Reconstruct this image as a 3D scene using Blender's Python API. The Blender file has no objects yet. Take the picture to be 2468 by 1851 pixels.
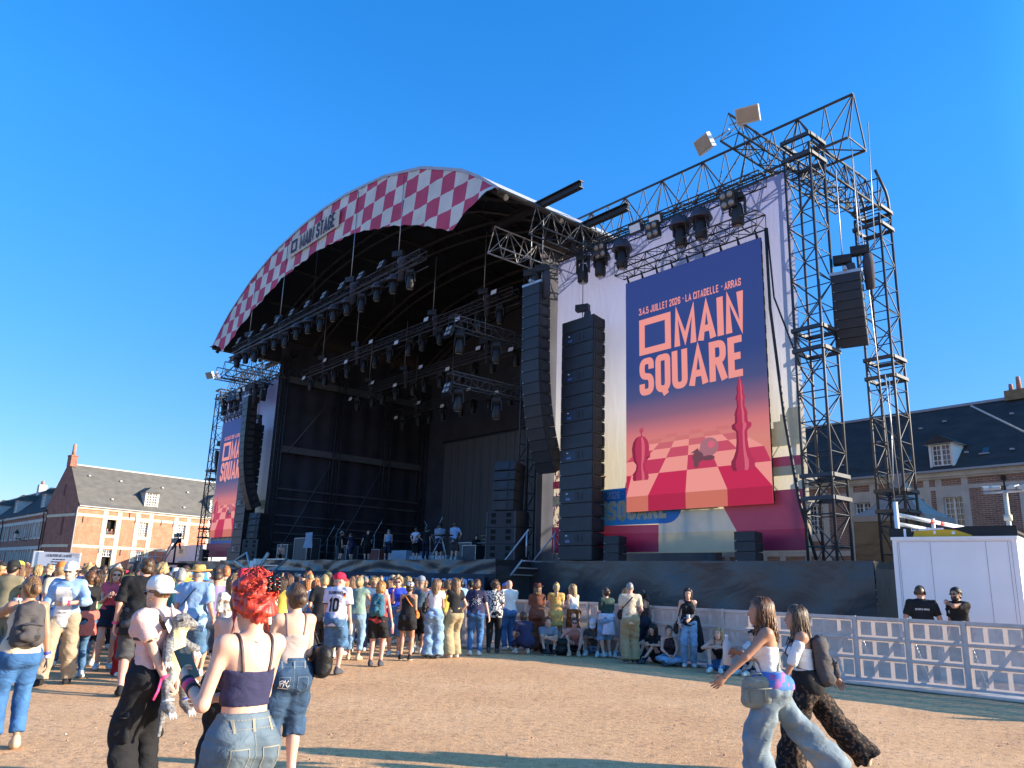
import bpy, math, random
import numpy as np
from mathutils import Vector, Matrix
from mathutils.bvhtree import BVHTree
R_ = random.Random(7)
PI = math.pi
rad = math.radians
scn = bpy.context.scene
COL = scn.collection
V3 = Vector

# ------------------------------------------------------------------ materials
_M = {}
def nodes_of(m):
    m.use_nodes = True
    nt = m.node_tree
    return nt, nt.nodes, nt.links, nt.nodes.get('Principled BSDF')

def mat(key, col=(.5, .5, .5), rough=.6, metal=0., var=.12, vscale=3., bump=0., bscale=60., spec=.4,
        trans=0., emit=None, estr=1., objcol=False, stretch=None, coat=0.):
    if key in _M: return _M[key]
    m = bpy.data.materials.new(key); _M[key] = m
    nt, N, L, b = nodes_of(m)
    b.inputs['Roughness'].default_value = rough
    b.inputs['Metallic'].default_value = metal
    b.inputs['Specular IOR Level'].default_value = spec
    if coat: b.inputs['Coat Weight'].default_value = coat
    c4 = (*col, 1)
    tc = N.new('ShaderNodeTexCoord')
    src = tc.outputs['Object']
    if stretch:
        mp = N.new('ShaderNodeMapping'); mp.inputs['Scale'].default_value = stretch
        L.new(src, mp.inputs['Vector']); src = mp.outputs['Vector']
    if objcol:
        oi = N.new('ShaderNodeObjectInfo')
    if var > 0:
        n = N.new('ShaderNodeTexNoise'); n.inputs['Scale'].default_value = vscale; n.inputs['Detail'].default_value = 4
        L.new(src, n.inputs['Vector'])
        mr = N.new('ShaderNodeMapRange'); mr.inputs['From Min'].default_value = .25; mr.inputs['From Max'].default_value = .75
        mr.inputs['To Min'].default_value = 1 - var; mr.inputs['To Max'].default_value = 1 + var
        L.new(n.outputs['Fac'], mr.inputs['Value'])
        mx = N.new('ShaderNodeMix'); mx.data_type = 'RGBA'; mx.blend_type = 'MULTIPLY'; mx.inputs[0].default_value = 1
        if objcol: L.new(oi.outputs['Color'], mx.inputs[6])
        else: mx.inputs[6].default_value = c4
        cc = N.new('ShaderNodeCombineColor')
        for k in range(3): L.new(mr.outputs['Result'], cc.inputs[k])
        L.new(cc.outputs[0], mx.inputs[7])
        L.new(mx.outputs[2], b.inputs['Base Color'])
    elif objcol:
        L.new(oi.outputs['Color'], b.inputs['Base Color'])
    else:
        b.inputs['Base Color'].default_value = c4
    if bump > 0:
        n2 = N.new('ShaderNodeTexNoise'); n2.inputs['Scale'].default_value = bscale; n2.inputs['Detail'].default_value = 5
        L.new(src, n2.inputs['Vector'])
        bp = N.new('ShaderNodeBump'); bp.inputs['Strength'].default_value = bump; bp.inputs['Distance'].default_value = .02
        L.new(n2.outputs['Fac'], bp.inputs['Height']); L.new(bp.outputs['Normal'], b.inputs['Normal'])
    if trans > 0:
        out = N.get('Material Output')
        t = N.new('ShaderNodeBsdfTranslucent'); t.inputs['Color'].default_value = c4
        ms = N.new('ShaderNodeMixShader'); ms.inputs[0].default_value = trans
        L.new(b.outputs[0], ms.inputs[1]); L.new(t.outputs[0], ms.inputs[2]); L.new(ms.outputs[0], out.inputs['Surface'])
    if emit:
        b.inputs['Emission Color'].default_value = (*emit, 1); b.inputs['Emission Strength'].default_value = estr
    return m

def srgb(r, g, b):
    f = lambda c: (c / 255 / 12.92) if c / 255 <= .04045 else ((c / 255 + .055) / 1.055) ** 2.4
    return (f(r), f(g), f(b))

# ------------------------------------------------------------------ mesh builder
class MB:
    def __init__(s): s.V = []; s.F = []; s.m = []; s.s = []
    def add(s, vs, fs, m=0, sm=False):
        o = len(s.V); s.V.extend([tuple(v) for v in vs])
        for f in fs: s.F.append(tuple(i + o for i in f)); s.m.append(m); s.s.append(sm)
        return s
    def box(s, x0, x1, y0, y1, z0, z1, m=0):
        v = [(x, y, z) for z in (z0, z1) for y in (y0, y1) for x in (x0, x1)]
        return s.add(v, [(0, 2, 3, 1), (4, 5, 7, 6), (0, 1, 5, 4), (2, 6, 7, 3), (0, 4, 6, 2), (1, 3, 7, 5)], m)
    def obox(s, c, size, M3=None, m=0, taper=1.):
        hx, hy, hz = size[0] / 2, size[1] / 2, size[2] / 2
        v = []
        for z in (-hz, hz):
            k = taper if z > 0 else 1
            for y in (-hy, hy):
                for x in (-hx, hx):
                    p = V3((x * k, y * k, z))
                    if M3 is not None: p = M3 @ p
                    v.append(V3(c) + p)
        return s.add(v, [(0, 2, 3, 1), (4, 5, 7, 6), (0, 1, 5, 4), (2, 6, 7, 3), (0, 4, 6, 2), (1, 3, 7, 5)], m)
    def tube(s, path, r, n=6, m=0, sm=True, cap=True, flat=None):
        P = [V3(p) for p in path]
        k = len(P)
        rs = r if isinstance(r, (list, tuple)) else [r] * k
        d0 = (P[1] - P[0]).normalized()
        a = V3(flat) if flat is not None else (V3((0, 0, 1)) if abs(d0.z) < .9 else V3((1, 0, 0)))
        u = (a - d0 * a.dot(d0)).normalized()
        vs = []
        for i in range(k):
            if i == 0: d = d0
            elif i == k - 1: d = (P[i] - P[i - 1])
            else: d = (P[i + 1] - P[i - 1])
            if d.length < 1e-9: d = d0
            d = d.normalized()
            u = (u - d * u.dot(d))
            u = u.normalized() if u.length > 1e-6 else V3((1, 0, 0))
            w = d.cross(u)
            rr = rs[i]
            ru, rw = rr if isinstance(rr, tuple) else (rr, rr)
            for j in range(n):
                t = 2 * PI * j / n
                vs.append(P[i] + u * (ru * math.cos(t)) + w * (rw * math.sin(t)))
        fs = []
        for i in range(k - 1):
            for j in range(n):
                j2 = (j + 1) % n
                fs.append((i * n + j, i * n + j2, (i + 1) * n + j2, (i + 1) * n + j))
        s.add(vs, fs, m, sm)
        if cap:
            o = len(s.V) - len(vs)
            s.F.append(tuple(o + j for j in reversed(range(n)))); s.m.append(m); s.s.append(False)
            s.F.append(tuple(o + (k - 1) * n + j for j in range(n))); s.m.append(m); s.s.append(False)
        return s
    def lathe(s, prof, n=16, c=(0, 0, 0), M3=None, m=0, sm=True, sy=1.):
        vs = []
        for r, z in prof:
            for j in range(n):
                t = 2 * PI * j / n
                p = V3((r * math.cos(t), r * sy * math.sin(t), z))
                if M3 is not None: p = M3 @ p
                vs.append(V3(c) + p)
        fs = []
        for i in range(len(prof) - 1):
            for j in range(n):
                j2 = (j + 1) % n
                fs.append((i * n + j, i * n + j2, (i + 1) * n + j2, (i + 1) * n + j))
        s.add(vs, fs, m, sm)
        o = len(s.V) - len(vs)
        if prof[0][0] > 1e-4:
            s.F.append(tuple(o + j for j in reversed(range(n)))); s.m.append(m); s.s.append(False)
        if prof[-1][0] > 1e-4:
            q = o + (len(prof) - 1) * n
            s.F.append(tuple(q + j for j in range(n))); s.m.append(m); s.s.append(False)
        return s
    def ell(s, c, r, n=10, k=7, M3=None, m=0):
        prof = [(max(1e-5, math.sin(PI * i / k)), -math.cos(PI * i / k)) for i in range(k + 1)]
        vs = []
        for q, z in prof:
            for j in range(n):
                t = 2 * PI * j / n
                p = V3((q * math.cos(t) * r[0], q * math.sin(t) * r[1], z * r[2]))
                if M3 is not None: p = M3 @ p
                vs.append(V3(c) + p)
        fs = [(i * n + j, i * n + (j + 1) % n, (i + 1) * n + (j + 1) % n, (i + 1) * n + j) for i in range(k) for j in range(n)]
        return s.add(vs, fs, m, True)
    def prism(s, poly, y0, y1, m=0):          # polygon in x,z extruded along y
        n = len(poly)
        v = [(x, y0, z) for x, z in poly] + [(x, y1, z) for x, z in poly]
        f = [tuple(range(n)), tuple(reversed(range(n, 2 * n)))]
        f += [(i, i + n, (i + 1) % n + n, (i + 1) % n) for i in range(n)]
        return s.add(v, f, m)
    def quad(s, a, b, c, d, m=0): return s.add([a, b, c, d], [(0, 1, 2, 3)], m)
    def mesh(s, name, mats):
        me = bpy.data.meshes.new(name)
        me.from_pydata(s.V, [], s.F)
        for q in mats: me.materials.append(q)
        me.polygons.foreach_set('material_index', s.m)
        me.polygons.foreach_set('use_smooth', s.s)
        me.update()
        return me
    def build(s, name, mats, parent=None, loc=(0, 0, 0), rz=0.):
        if not isinstance(mats, (list, tuple)): mats = [mats]
        return link(name, s.mesh(name, mats), parent, loc, rz)

def link(name, data, parent=None, loc=(0, 0, 0), rz=0.):
    o = bpy.data.objects.new(name, data); COL.objects.link(o)
    if parent is not None: o.parent = parent
    o.location = loc; o.rotation_euler = (0, 0, rz)
    return o
def tag(o, label, cat, group=None, kind=None):
    if label: o['label'] = label
    if cat: o['category'] = cat
    if group: o['group'] = group
    if kind: o['kind'] = kind
    return o
def thing(name, label, cat, loc=(0, 0, 0), rz=0., group=None):
    o = link(name, None, None, loc, rz); o.empty_display_size = .2
    return tag(o, label, cat, group)
def structure(o):
    o['kind'] = 'structure'; return o
def copy_thing(src, loc=None, rz=None, label=None, group=None):
    c = src.copy(); COL.objects.link(c)
    if loc is not None: c.location = loc
    if rz is not None: c.rotation_euler = (0, 0, rz)
    if label: c['label'] = label
    if group: c['group'] = group
    for ch in list(KIDS.get(src.name, [])) or [x for x in src.children]:
        k = ch.copy(); COL.objects.link(k); k.parent = c
        for g in list(ch.children):
            q = g.copy(); COL.objects.link(q); q.parent = k
    return c
KIDS = {}
ORD = ['first', 'second', 'third', 'fourth', 'fifth', 'sixth', 'seventh', 'eighth', 'ninth', 'tenth', 'eleventh',
       'twelfth', 'thirteenth', 'fourteenth', 'fifteenth', 'sixteenth', 'seventeenth', 'eighteenth', 'nineteenth', 'twentieth',
       'twenty-first', 'twenty-second', 'twenty-third', 'twenty-fourth', 'twenty-fifth']

# ------------------------------------------------------------------ truss
def truss(mb, p, q, w, h, step=None, rc=.035, rb=.018, up=(0, 0, 1), tri=False, m=0, nc=6, nb=4, ends=True):
    p, q = V3(p), V3(q); ax = q - p; Ln = ax.length; a = ax.normalized()
    upv = V3(up)
    if abs(a.dot(upv)) > .95: upv = V3((0, 1, 0))
    sd = a.cross(upv).normalized(); u2 = sd.cross(a)
    offs = [sd * (-w / 2) - u2 * (h / 2), sd * (w / 2) - u2 * (h / 2), u2 * (h / 2)] if tri else \
           [sd * (-w / 2) - u2 * (h / 2), sd * (w / 2) - u2 * (h / 2), sd * (w / 2) + u2 * (h / 2), sd * (-w / 2) + u2 * (h / 2)]
    for o in offs: mb.tube([p + o, q + o], rc, nc, m)
    n = max(1, round(Ln / (step or max(w, h))))
    k = len(offs)
    for f in range(k):
        o1, o2 = offs[f], offs[(f + 1) % k]
        for i in range(n):
            s0, s1 = p + a * (Ln * i / n), p + a * (Ln * (i + 1) / n)
            if (i + f) % 2: mb.tube([s0 + o1, s1 + o2], rb, nb, m, cap=False)
            else: mb.tube([s0 + o2, s1 + o1], rb, nb, m, cap=False)
            mb.tube([s0 + o1, s0 + o2], rb * .85, nb, m, cap=False)
        if ends: mb.tube([q + o1, q + o2], rb, nb, m, cap=False)
    return mb

# ------------------------------------------------------------------ stroke lettering (cell 1 wide, 2 high)
_r = 1
GL = {
 'A': [[(0, 0), (.6, 2), (1.2, 0)], [(.2, .5), (1.0, .5)]],
 'B': [[(0, 0), (0, 2), (.95, 2, _r), (.95, 1.05, _r), (0, 1.05)], [(0, 1.05), (1, 1.05, _r), (1, 0, _r), (0, 0)]],
 'C': [[(1, 1.4), (1, 2, _r), (0, 2, _r), (0, 0, _r), (1, 0, _r), (1, .6)]],
 'D': [[(0, 0), (0, 2), (1, 2, _r), (1, 0, _r), (0, 0)]],
 'E': [[(1, 2), (0, 2), (0, 0), (1, 0)], [(0, 1.02), (.85, 1.02)]],
 'F': [[(1, 2), (0, 2), (0, 0)], [(0, 1.02), (.85, 1.02)]],
 'G': [[(1, 1.45), (1, 2, _r), (0, 2, _r), (0, 0, _r), (1, 0, _r), (1, .95), (.55, .95)]],
 'H': [[(0, 0), (0, 2)], [(1, 0), (1, 2)], [(0, 1), (1, 1)]],
 'I': [[(.5, 0), (.5, 2)]],
 'J': [[(.9, 2), (.9, 0, _r), (0, 0, _r), (0, .6)]],
 'K': [[(0, 0), (0, 2)], [(1, 2), (.1, .95), (1, 0)]],
 'L': [[(0, 2), (0, 0), (.95, 0)]],
 'M': [[(0, 0), (0, 2), (.9, .18), (1.8, 2), (1.8, 0)]],
 'N': [[(0, 0), (0, 2), (1.2, 0), (1.2, 2)]],
 'O': [[(.5, 2), (0, 2, _r), (0, 0, _r), (1, 0, _r), (1, 2, _r), (.5, 2)]],
 'P': [[(0, 0), (0, 2), (1, 2, _r), (1, .9, _r), (0, .9)]],
 'Q': [[(.5, 2), (0, 2, _r), (0, 0, _r), (1, 0, _r), (1, 2, _r), (.5, 2)], [(.5, .1), (.85, -.38)]],
 'R': [[(0, 0), (0, 2), (1, 2, _r), (1, 1, _r), (0, 1)], [(.55, 1), (1.02, 0)]],
 'S': [[(1, 1.45), (1, 2, _r), (0, 2, _r), (0, 1.05, _r), (1, .95, _r), (1, 0, _r), (0, 0, _r), (0, .55)]],
 'T': [[(0, 2), (1, 2)], [(.5, 2), (.5, 0)]],
 'U': [[(0, 2), (0, 0, _r), (1, 0, _r), (1, 2)]],
 'V': [[(0, 2), (.5, 0), (1, 2)]],
 'X': [[(0, 2), (1, 0)], [(1, 2), (0, 0)]],
 'Y': [[(0, 2), (.5, 1), (1, 2)], [(.5, 1), (.5, 0)]],
 'Z': [[(0, 2), (1, 2), (0, 0), (1, 0)]],
 '0': [[(.5, 2), (0, 2, _r), (0, 0, _r), (1, 0, _r), (1, 2, _r), (.5, 2)]],
 '1': [[(.1, 1.6), (.55, 2), (.55, 0)]],
 '2': [[(0, 1.45), (0, 2, _r), (1, 2, _r), (1, 1.2, _r), (0, .25), (0, 0), (1, 0)]],
 '3': [[(0, 1.5), (0, 2, _r), (1, 2, _r), (1, 1.05, _r), (.4, 1.05)], [(.4, 1.05), (1, 1.05, _r), (1, 0, _r), (0, 0, _r), (0, .5)]],
 '4': [[(1, .5), (0, .5), (.6, 2)], [(.72, 1.1), (.72, 0)]],
 '5': [[(.95, 2), (0, 2), (0, 1.15), (1, 1.15, _r), (1, 0, _r), (0, 0, _r), (0, .5)]],
 '6': [[(1, 1.5), (1, 2, _r), (0, 2, _r), (0, 0, _r), (1, 0, _r), (1, 1.1, _r), (0, 1.1)]],
 '8': [[(.5, 1.05), (0, 1.05, _r), (0, 2, _r), (1, 2, _r), (1, 1.05, _r), (.5, 1.05)], [(.5, 1.05), (0, 1.05, _r), (0, 0, _r), (1, 0, _r), (1, 1.05, _r), (.5, 1.05)]],
 '.': [[(.2, 0), (.2, .01)]], '-': [[(.25, 1), (.55, 1)]], '~': [[(.3, .97), (.3, .98)]], ' ': [],
 "'": [[(.3, 2), (.2, 1.6)]],
}
def _round(pl, r=.42):
    out = []
    for i, p in enumerate(pl):
        if len(p) == 3 and 0 < i < len(pl) - 1:
            a, b, c = V3(pl[i - 1][:2]).to_3d(), V3(p[:2]).to_3d(), V3(pl[i + 1][:2]).to_3d()
            da, dc = (a - b), (c - b)
            k = min(r, da.length * .5, dc.length * .5)
            s, e = b + da.normalized() * k, b + dc.normalized() * k
            for t in range(6):
                t /= 5
                q = s * (1 - t) ** 2 + b * (2 * t * (1 - t)) + e * t * t
                out.append((q.x, q.y))
        else: out.append((p[0], p[1]))
    return out
def _ribbon(pl, w):
    pts = []
    for p in pl:
        v = V3((p[0], p[1], 0))
        if not pts or (v - pts[-1]).length > 1e-5: pts.append(v)
    n = len(pts); Lf, Rt = [], []
    for i in range(n):
        d1 = (pts[i] - pts[i - 1]).normalized() if i else (pts[1] - pts[0]).normalized()
        d2 = (pts[i + 1] - pts[i]).normalized() if i < n - 1 else d1
        n1, n2 = V3((-d1.y, d1.x, 0)), V3((-d2.y, d2.x, 0))
        mm = (n1 + n2)
        mm = mm.normalized() if mm.length > 1e-5 else n1
        k = min(1 / max(.3, mm.dot(n1)), 2.2)
        p = pts[i].copy()
        if i == 0: p -= d1 * 0
        Lf.append(p + mm * (w / 2 * k)); Rt.append(p - mm * (w / 2 * k))
    return Lf, Rt
def text(mb, s, x, z, h, width=.5, stroke=.3, gap=.28, y=0., t=.004, m=0, fit=None, fn=None):
    """letters in the x,z plane, cap height h, letter cell width = width*h; y grows away from the viewer"""
    sc = h / 2
    def adv(ch): return {'M': 1.8, 'A': 1.2, 'N': 1.2, 'I': .0, '.': .0, ' ': .25, '~': .3, '1': .55, '-': .5, "'": .2}.get(ch, 1.)
    W = sum(adv(c) + stroke / (width * 2) + gap for c in s) * width * h
    kx = fit / W if fit else 1.
    cx = 0.
    for ch in s:
        for pl in GL.get(ch, []):
            off = .5 if ch == 'I' else (.2 if ch == '.' else 0)
            q = [((px - off) * width * 2, pz) for px, pz in _round(pl)]
            ww = stroke * (1.25 if ch in '.~' else 1)
            if ch in '.~':
                q = [(q[0][0], q[0][1] + (stroke * .1)), (q[0][0], q[0][1] + stroke * 1.15)]
            else:
                ins = stroke / 2     # keep strokes inside the cap height
                q = [(a, ins + b * (2 - stroke) / 2) for a, b in q]
                if len(pl) and ch in 'AIMNHTFPRLKVXYU1BDE4JQ':
                    a0, a1 = V3(q[0]).to_3d(), V3(q[1]).to_3d()
                    for e in (0, -1):
                        b0 = q[e]; b1 = q[1] if e == 0 else q[-2]
                        d = (V3(b0) - V3(b1))
                        if d.length > 0 and abs(b0[1] - b1[1]) > .3 and (abs(b0[1] - ins) < .02 or abs(b0[1] - 2 + ins) < .02):
                            d = d.normalized() * ins; q[e] = (b0[0] + d.x, b0[1] + d.y)
            A, B = _ribbon(q, ww)
            vs = []
            for a, b in zip(A, B):
                for c in (a, b):
                    X = x + (cx * width * h) + (c.x * sc + stroke * sc / 2) * 1.0
                    if fit: X = x + (X - x) * kx
                    Z = z + c.y * sc
                    vs.append((X, y - t, Z))
            nn = len(A)
            if t > .006:
                o = len(vs); vs += [(a, y, c) for a, _, c in vs]
                fs = [(2 * i, 2 * i + 1, 2 * i + 3, 2 * i + 2) for i in range(nn - 1)]
                fs += [(2 * i, 2 * i + 2, o + 2 * i + 2, o + 2 * i) for i in range(nn - 1)]
                fs += [(2 * i + 1, o + 2 * i + 1, o + 2 * i + 3, 2 * i + 3) for i in range(nn - 1)]
            else:
                fs = [(2 * i, 2 * i + 1, 2 * i + 3, 2 * i + 2) for i in range(nn - 1)]
            if fn: vs = [fn(v) for v in vs]
            mb.add(vs, fs, m)
        cx += adv(ch) + stroke / (width * 2) + gap
    return mb
# ------------------------------------------------------------------ camera, sky, sun
CAMZ = 1.6
cam_d = bpy.data.cameras.new('camera'); cam = bpy.data.objects.new('camera', cam_d); COL.objects.link(cam)
pit, rol = rad(14.31), rad(1.92)
cF = V3((0, math.cos(pit), math.sin(pit))); cU = V3((0, -math.sin(pit), math.cos(pit))); cX = V3((1, 0, 0))
cR = cX * math.cos(rol) + cU * math.sin(rol); cV = cU * math.cos(rol) - cX * math.sin(rol)
Mc = Matrix((cR, cV, -cF)).transposed().to_4x4(); Mc.translation = (0, 0, CAMZ)
cam.matrix_world = Mc
cam_d.sensor_fit = 'HORIZONTAL'; cam_d.sensor_width = 36; cam_d.lens = 36 * 1891 / 2468
cam_d.clip_start = .05; cam_d.clip_end = 3000
scn.camera = cam
SUN_AZ, SUN_EL = 98., 15.5
w = bpy.data.worlds.new('World'); scn.world = w; w.use_nodes = True
nt = w.node_tree; bg = nt.nodes['Background']
sky = nt.nodes.new('ShaderNodeTexSky'); sky.sky_type = 'NISHITA'; sky.sun_disc = False
sky.sun_elevation = rad(SUN_EL); sky.sun_rotation = rad(SUN_AZ); sky.altitude = 50
sky.air_density = 1.0; sky.dust_density = .1; sky.ozone_density = 3.2
hs = nt.nodes.new('ShaderNodeHueSaturation'); hs.inputs['Saturation'].default_value = 1.3
hs.inputs['Hue'].default_value = .506
nt.links.new(sky.outputs[0], hs.inputs['Color'])
# clear dry air: the pale band near the horizon is toned down
tcw = nt.nodes.new('ShaderNodeTexCoord'); sxw = nt.nodes.new('ShaderNodeSeparateXYZ'); nt.links.new(tcw.outputs['Generated'], sxw.inputs[0])
rw = nt.nodes.new('ShaderNodeValToRGB'); nt.links.new(sxw.outputs[2], rw.inputs[0])
rw.color_ramp.elements[0].position = 0; rw.color_ramp.elements[0].color = (.3, .29, .42, 1); qe = rw.color_ramp.elements.new(.16); qe.color = (.46, .48, .62, 1); rw.color_ramp.elements[1].position = .5; rw.color_ramp.elements[1].color = (.8, .86, .9, 1)
mw = nt.nodes.new('ShaderNodeMix'); mw.data_type = 'RGBA'; mw.blend_type = 'MULTIPLY'; mw.inputs[0].default_value = 1
nt.links.new(hs.outputs[0], mw.inputs[6]); nt.links.new(rw.outputs[0], mw.inputs[7]); 
# warm glow added around the sun, outside the view, to fill the shade
dpn = nt.nodes.new('ShaderNodeVectorMath'); dpn.operation = 'DOT_PRODUCT'; nt.links.new(tcw.outputs['Generated'], dpn.inputs[0])
dpn.inputs[1].default_value = (math.sin(rad(SUN_AZ)) * math.cos(rad(SUN_EL)), math.cos(rad(SUN_AZ)) * math.cos(rad(SUN_EL)), math.sin(rad(SUN_EL)))
ra = nt.nodes.new('ShaderNodeValToRGB'); nt.links.new(dpn.outputs['Value'], ra.inputs[0])
ra.color_ramp.elements[0].position = .5; ra.color_ramp.elements[0].color = (.25, .25, .25, 1); ra.color_ramp.elements[1].position = .96; ra.color_ramp.elements[1].color = (1, .66, .4, 1)
ma = nt.nodes.new('ShaderNodeMix'); ma.data_type = 'RGBA'; ma.blend_type = 'MULTIPLY'; ma.inputs[0].default_value = 1
nt.links.new(mw.outputs[2], ma.inputs[6]); nt.links.new(ra.outputs[0], ma.inputs[7])
x4 = nt.nodes.new('ShaderNodeVectorMath'); x4.operation = 'SCALE'; x4.inputs['Scale'].default_value = 4.; nt.links.new(ma.outputs[2], x4.inputs[0]); nt.links.new(x4.outputs[0], bg.inputs['Color'])
bg.inputs['Strength'].default_value = .15
sd = bpy.data.lights.new('sun', 'SUN'); so = bpy.data.objects.new('sun', sd); COL.objects.link(so)
sd.energy = 4.0; sd.angle = rad(.53); sd.color = (1, .85, .66)
sdir = V3((math.sin(rad(SUN_AZ)) * math.cos(rad(SUN_EL)), math.cos(rad(SUN_AZ)) * math.cos(rad(SUN_EL)), math.sin(rad(SUN_EL))))
so.rotation_euler = sdir.to_track_quat('Z', 'Y').to_euler(); so.location = (40, -10, 40)
scn.view_settings.view_transform = 'Standard'; scn.view_settings.look = 'None'
scn.view_settings.exposure = 1.6; scn.view_settings.gamma = 1
scn.cycles.max_bounces = 6; scn.cycles.transparent_max_bounces = 12
scn.cycles.use_denoising = True

# ------------------------------------------------------------------ ground
def make_ground():
    m = mat('dirt', (.5, .3, .19), .95, var=0)
    nt, N, L, b = nodes_of(m)
    tc = N.new('ShaderNodeTexCoord')
    def noise(s, d=5, r=.6):
        n = N.new('ShaderNodeTexNoise'); n.inputs['Scale'].default_value = s; n.inputs['Detail'].default_value = d
        n.inputs['Roughness'].default_value = r; L.new(tc.outputs['Object'], n.inputs['Vector']); return n.outputs['Fac']
    def ramp(f, st):
        r = N.new('ShaderNodeValToRGB'); L.new(f, r.inputs[0])
        e = r.color_ramp.elements; e[0].position = st[0][0]; e[0].color = (*st[0][1], 1); e[1].position = st[-1][0]; e[1].color = (*st[-1][1], 1)
        for p, c in st[1:-1]:
            q = e.new(p); q.color = (*c, 1)
        return r.outputs[0]
    big = ramp(noise(.35, 6, .65), [(.3, (.58, .325, .165)), (.5, (.68, .4, .205)), (.72, (.74, .46, .26))])
    fine = ramp(noise(9, 9, .75), [(.33, (.42, .36, .32)), (.45, (.9, .88, .86)), (.62, (1.05, 1.03, 1.0))])
    grit = ramp(noise(55, 4, .7), [(.36, (.62, .58, .54)), (.5, (1, 1, 1)), (.7, (1.12, 1.1, 1.06))])
    def mul(a, c):
        x = N.new('ShaderNodeMix'); x.data_type = 'RGBA'; x.blend_type = 'MULTIPLY'; x.inputs[0].default_value = 1
        L.new(a, x.inputs[6]); L.new(c, x.inputs[7]); return x.outputs[2]
    L.new(mul(mul(big, fine), grit), b.inputs['Base Color'])
    h1, h2, h3 = noise(9, 9, .75), noise(38, 5, .7), noise(2.2, 4)
    ad = N.new('ShaderNodeMath'); ad.operation = 'MULTIPLY_ADD'; ad.inputs[1].default_value = .35; L.new(h2, ad.inputs[0]); L.new(h1, ad.inputs[2])
    ad2 = N.new('ShaderNodeMath'); ad2.operation = 'MULTIPLY_ADD'; ad2.inputs[1].default_value = 1.2; L.new(h3, ad2.inputs[0]); L.new(ad.outputs[0], ad2.inputs[2])
    bp = N.new('ShaderNodeBump'); bp.inputs['Strength'].default_value = .55; bp.inputs['Distance'].default_value = .035
    L.new(ad2.outputs[0], bp.inputs['Height']); L.new(bp.outputs['Normal'], b.inputs['Normal'])
    mb = MB()
    # fine sheet near the camera (gently uneven) welded into one large sheet
    xs = [-700, -250, -110, -60] + [-40 + i * 1.0 for i in range(81)] + [60, 110, 250, 700]
    ys = [-300, -60, -10] + [i * 1.0 - 2 for i in range(60)] + [75, 110, 200, 500, 1200]
    nx = len(xs)
    vs = []
    for y in ys:
        for x in xs:
            z = .012 * math.sin(x * 1.7 + 2 * math.sin(y * .9)) * math.sin(y * 1.3 + x * .4) - .012 if (abs(x) < 30 and -1 < y < 40) else -.012
            vs.append((x, y, z))
    fs = [(j * nx + i, j * nx + i + 1, (j + 1) * nx + i + 1, (j + 1) * nx + i) for j in range(len(ys) - 1) for i in range(nx - 1)]
    mb.add(vs, fs, 0, True)
    structure(mb.build('ground', m))
    # loose grit: small stones and clods lying on the dirt
    g = MB()
    r = random.Random(3)
    for i in range(9000):
        y = 4.5 + 17 * r.random() ** 1.5; x = r.uniform(-.75, .75) * (y + 2)
        s = r.uniform(.003, .009) * (1 + (r.random() < .06) * 1.4)
        a = r.random() * 6.3
        ca, sa = math.cos(a) * s, math.sin(a) * s
        k = r.uniform(.5, 1.2)
        g.add([(x + ca, y + sa, 0), (x - sa * k, y + ca * k, 0), (x - ca, y - sa, 0), (x + sa * k, y - ca * k, 0),
               (x + ca * .3, y + sa * .2, s * r.uniform(.6, 1.2))], [(0, 1, 4), (1, 2, 4), (2, 3, 4), (3, 0, 4)], 0 if r.random() < .7 else 1)
    o = g.build('gravel', [mat('grit_a', (.4, .23, .14), .95, var=.3, vscale=8), mat('grit_b', (.55, .4, .29), .95, var=.3, vscale=8)])
    tag(o, 'loose reddish grit and small stones scattered over the dry ground', 'gravel', kind='stuff')
make_ground()

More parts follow.
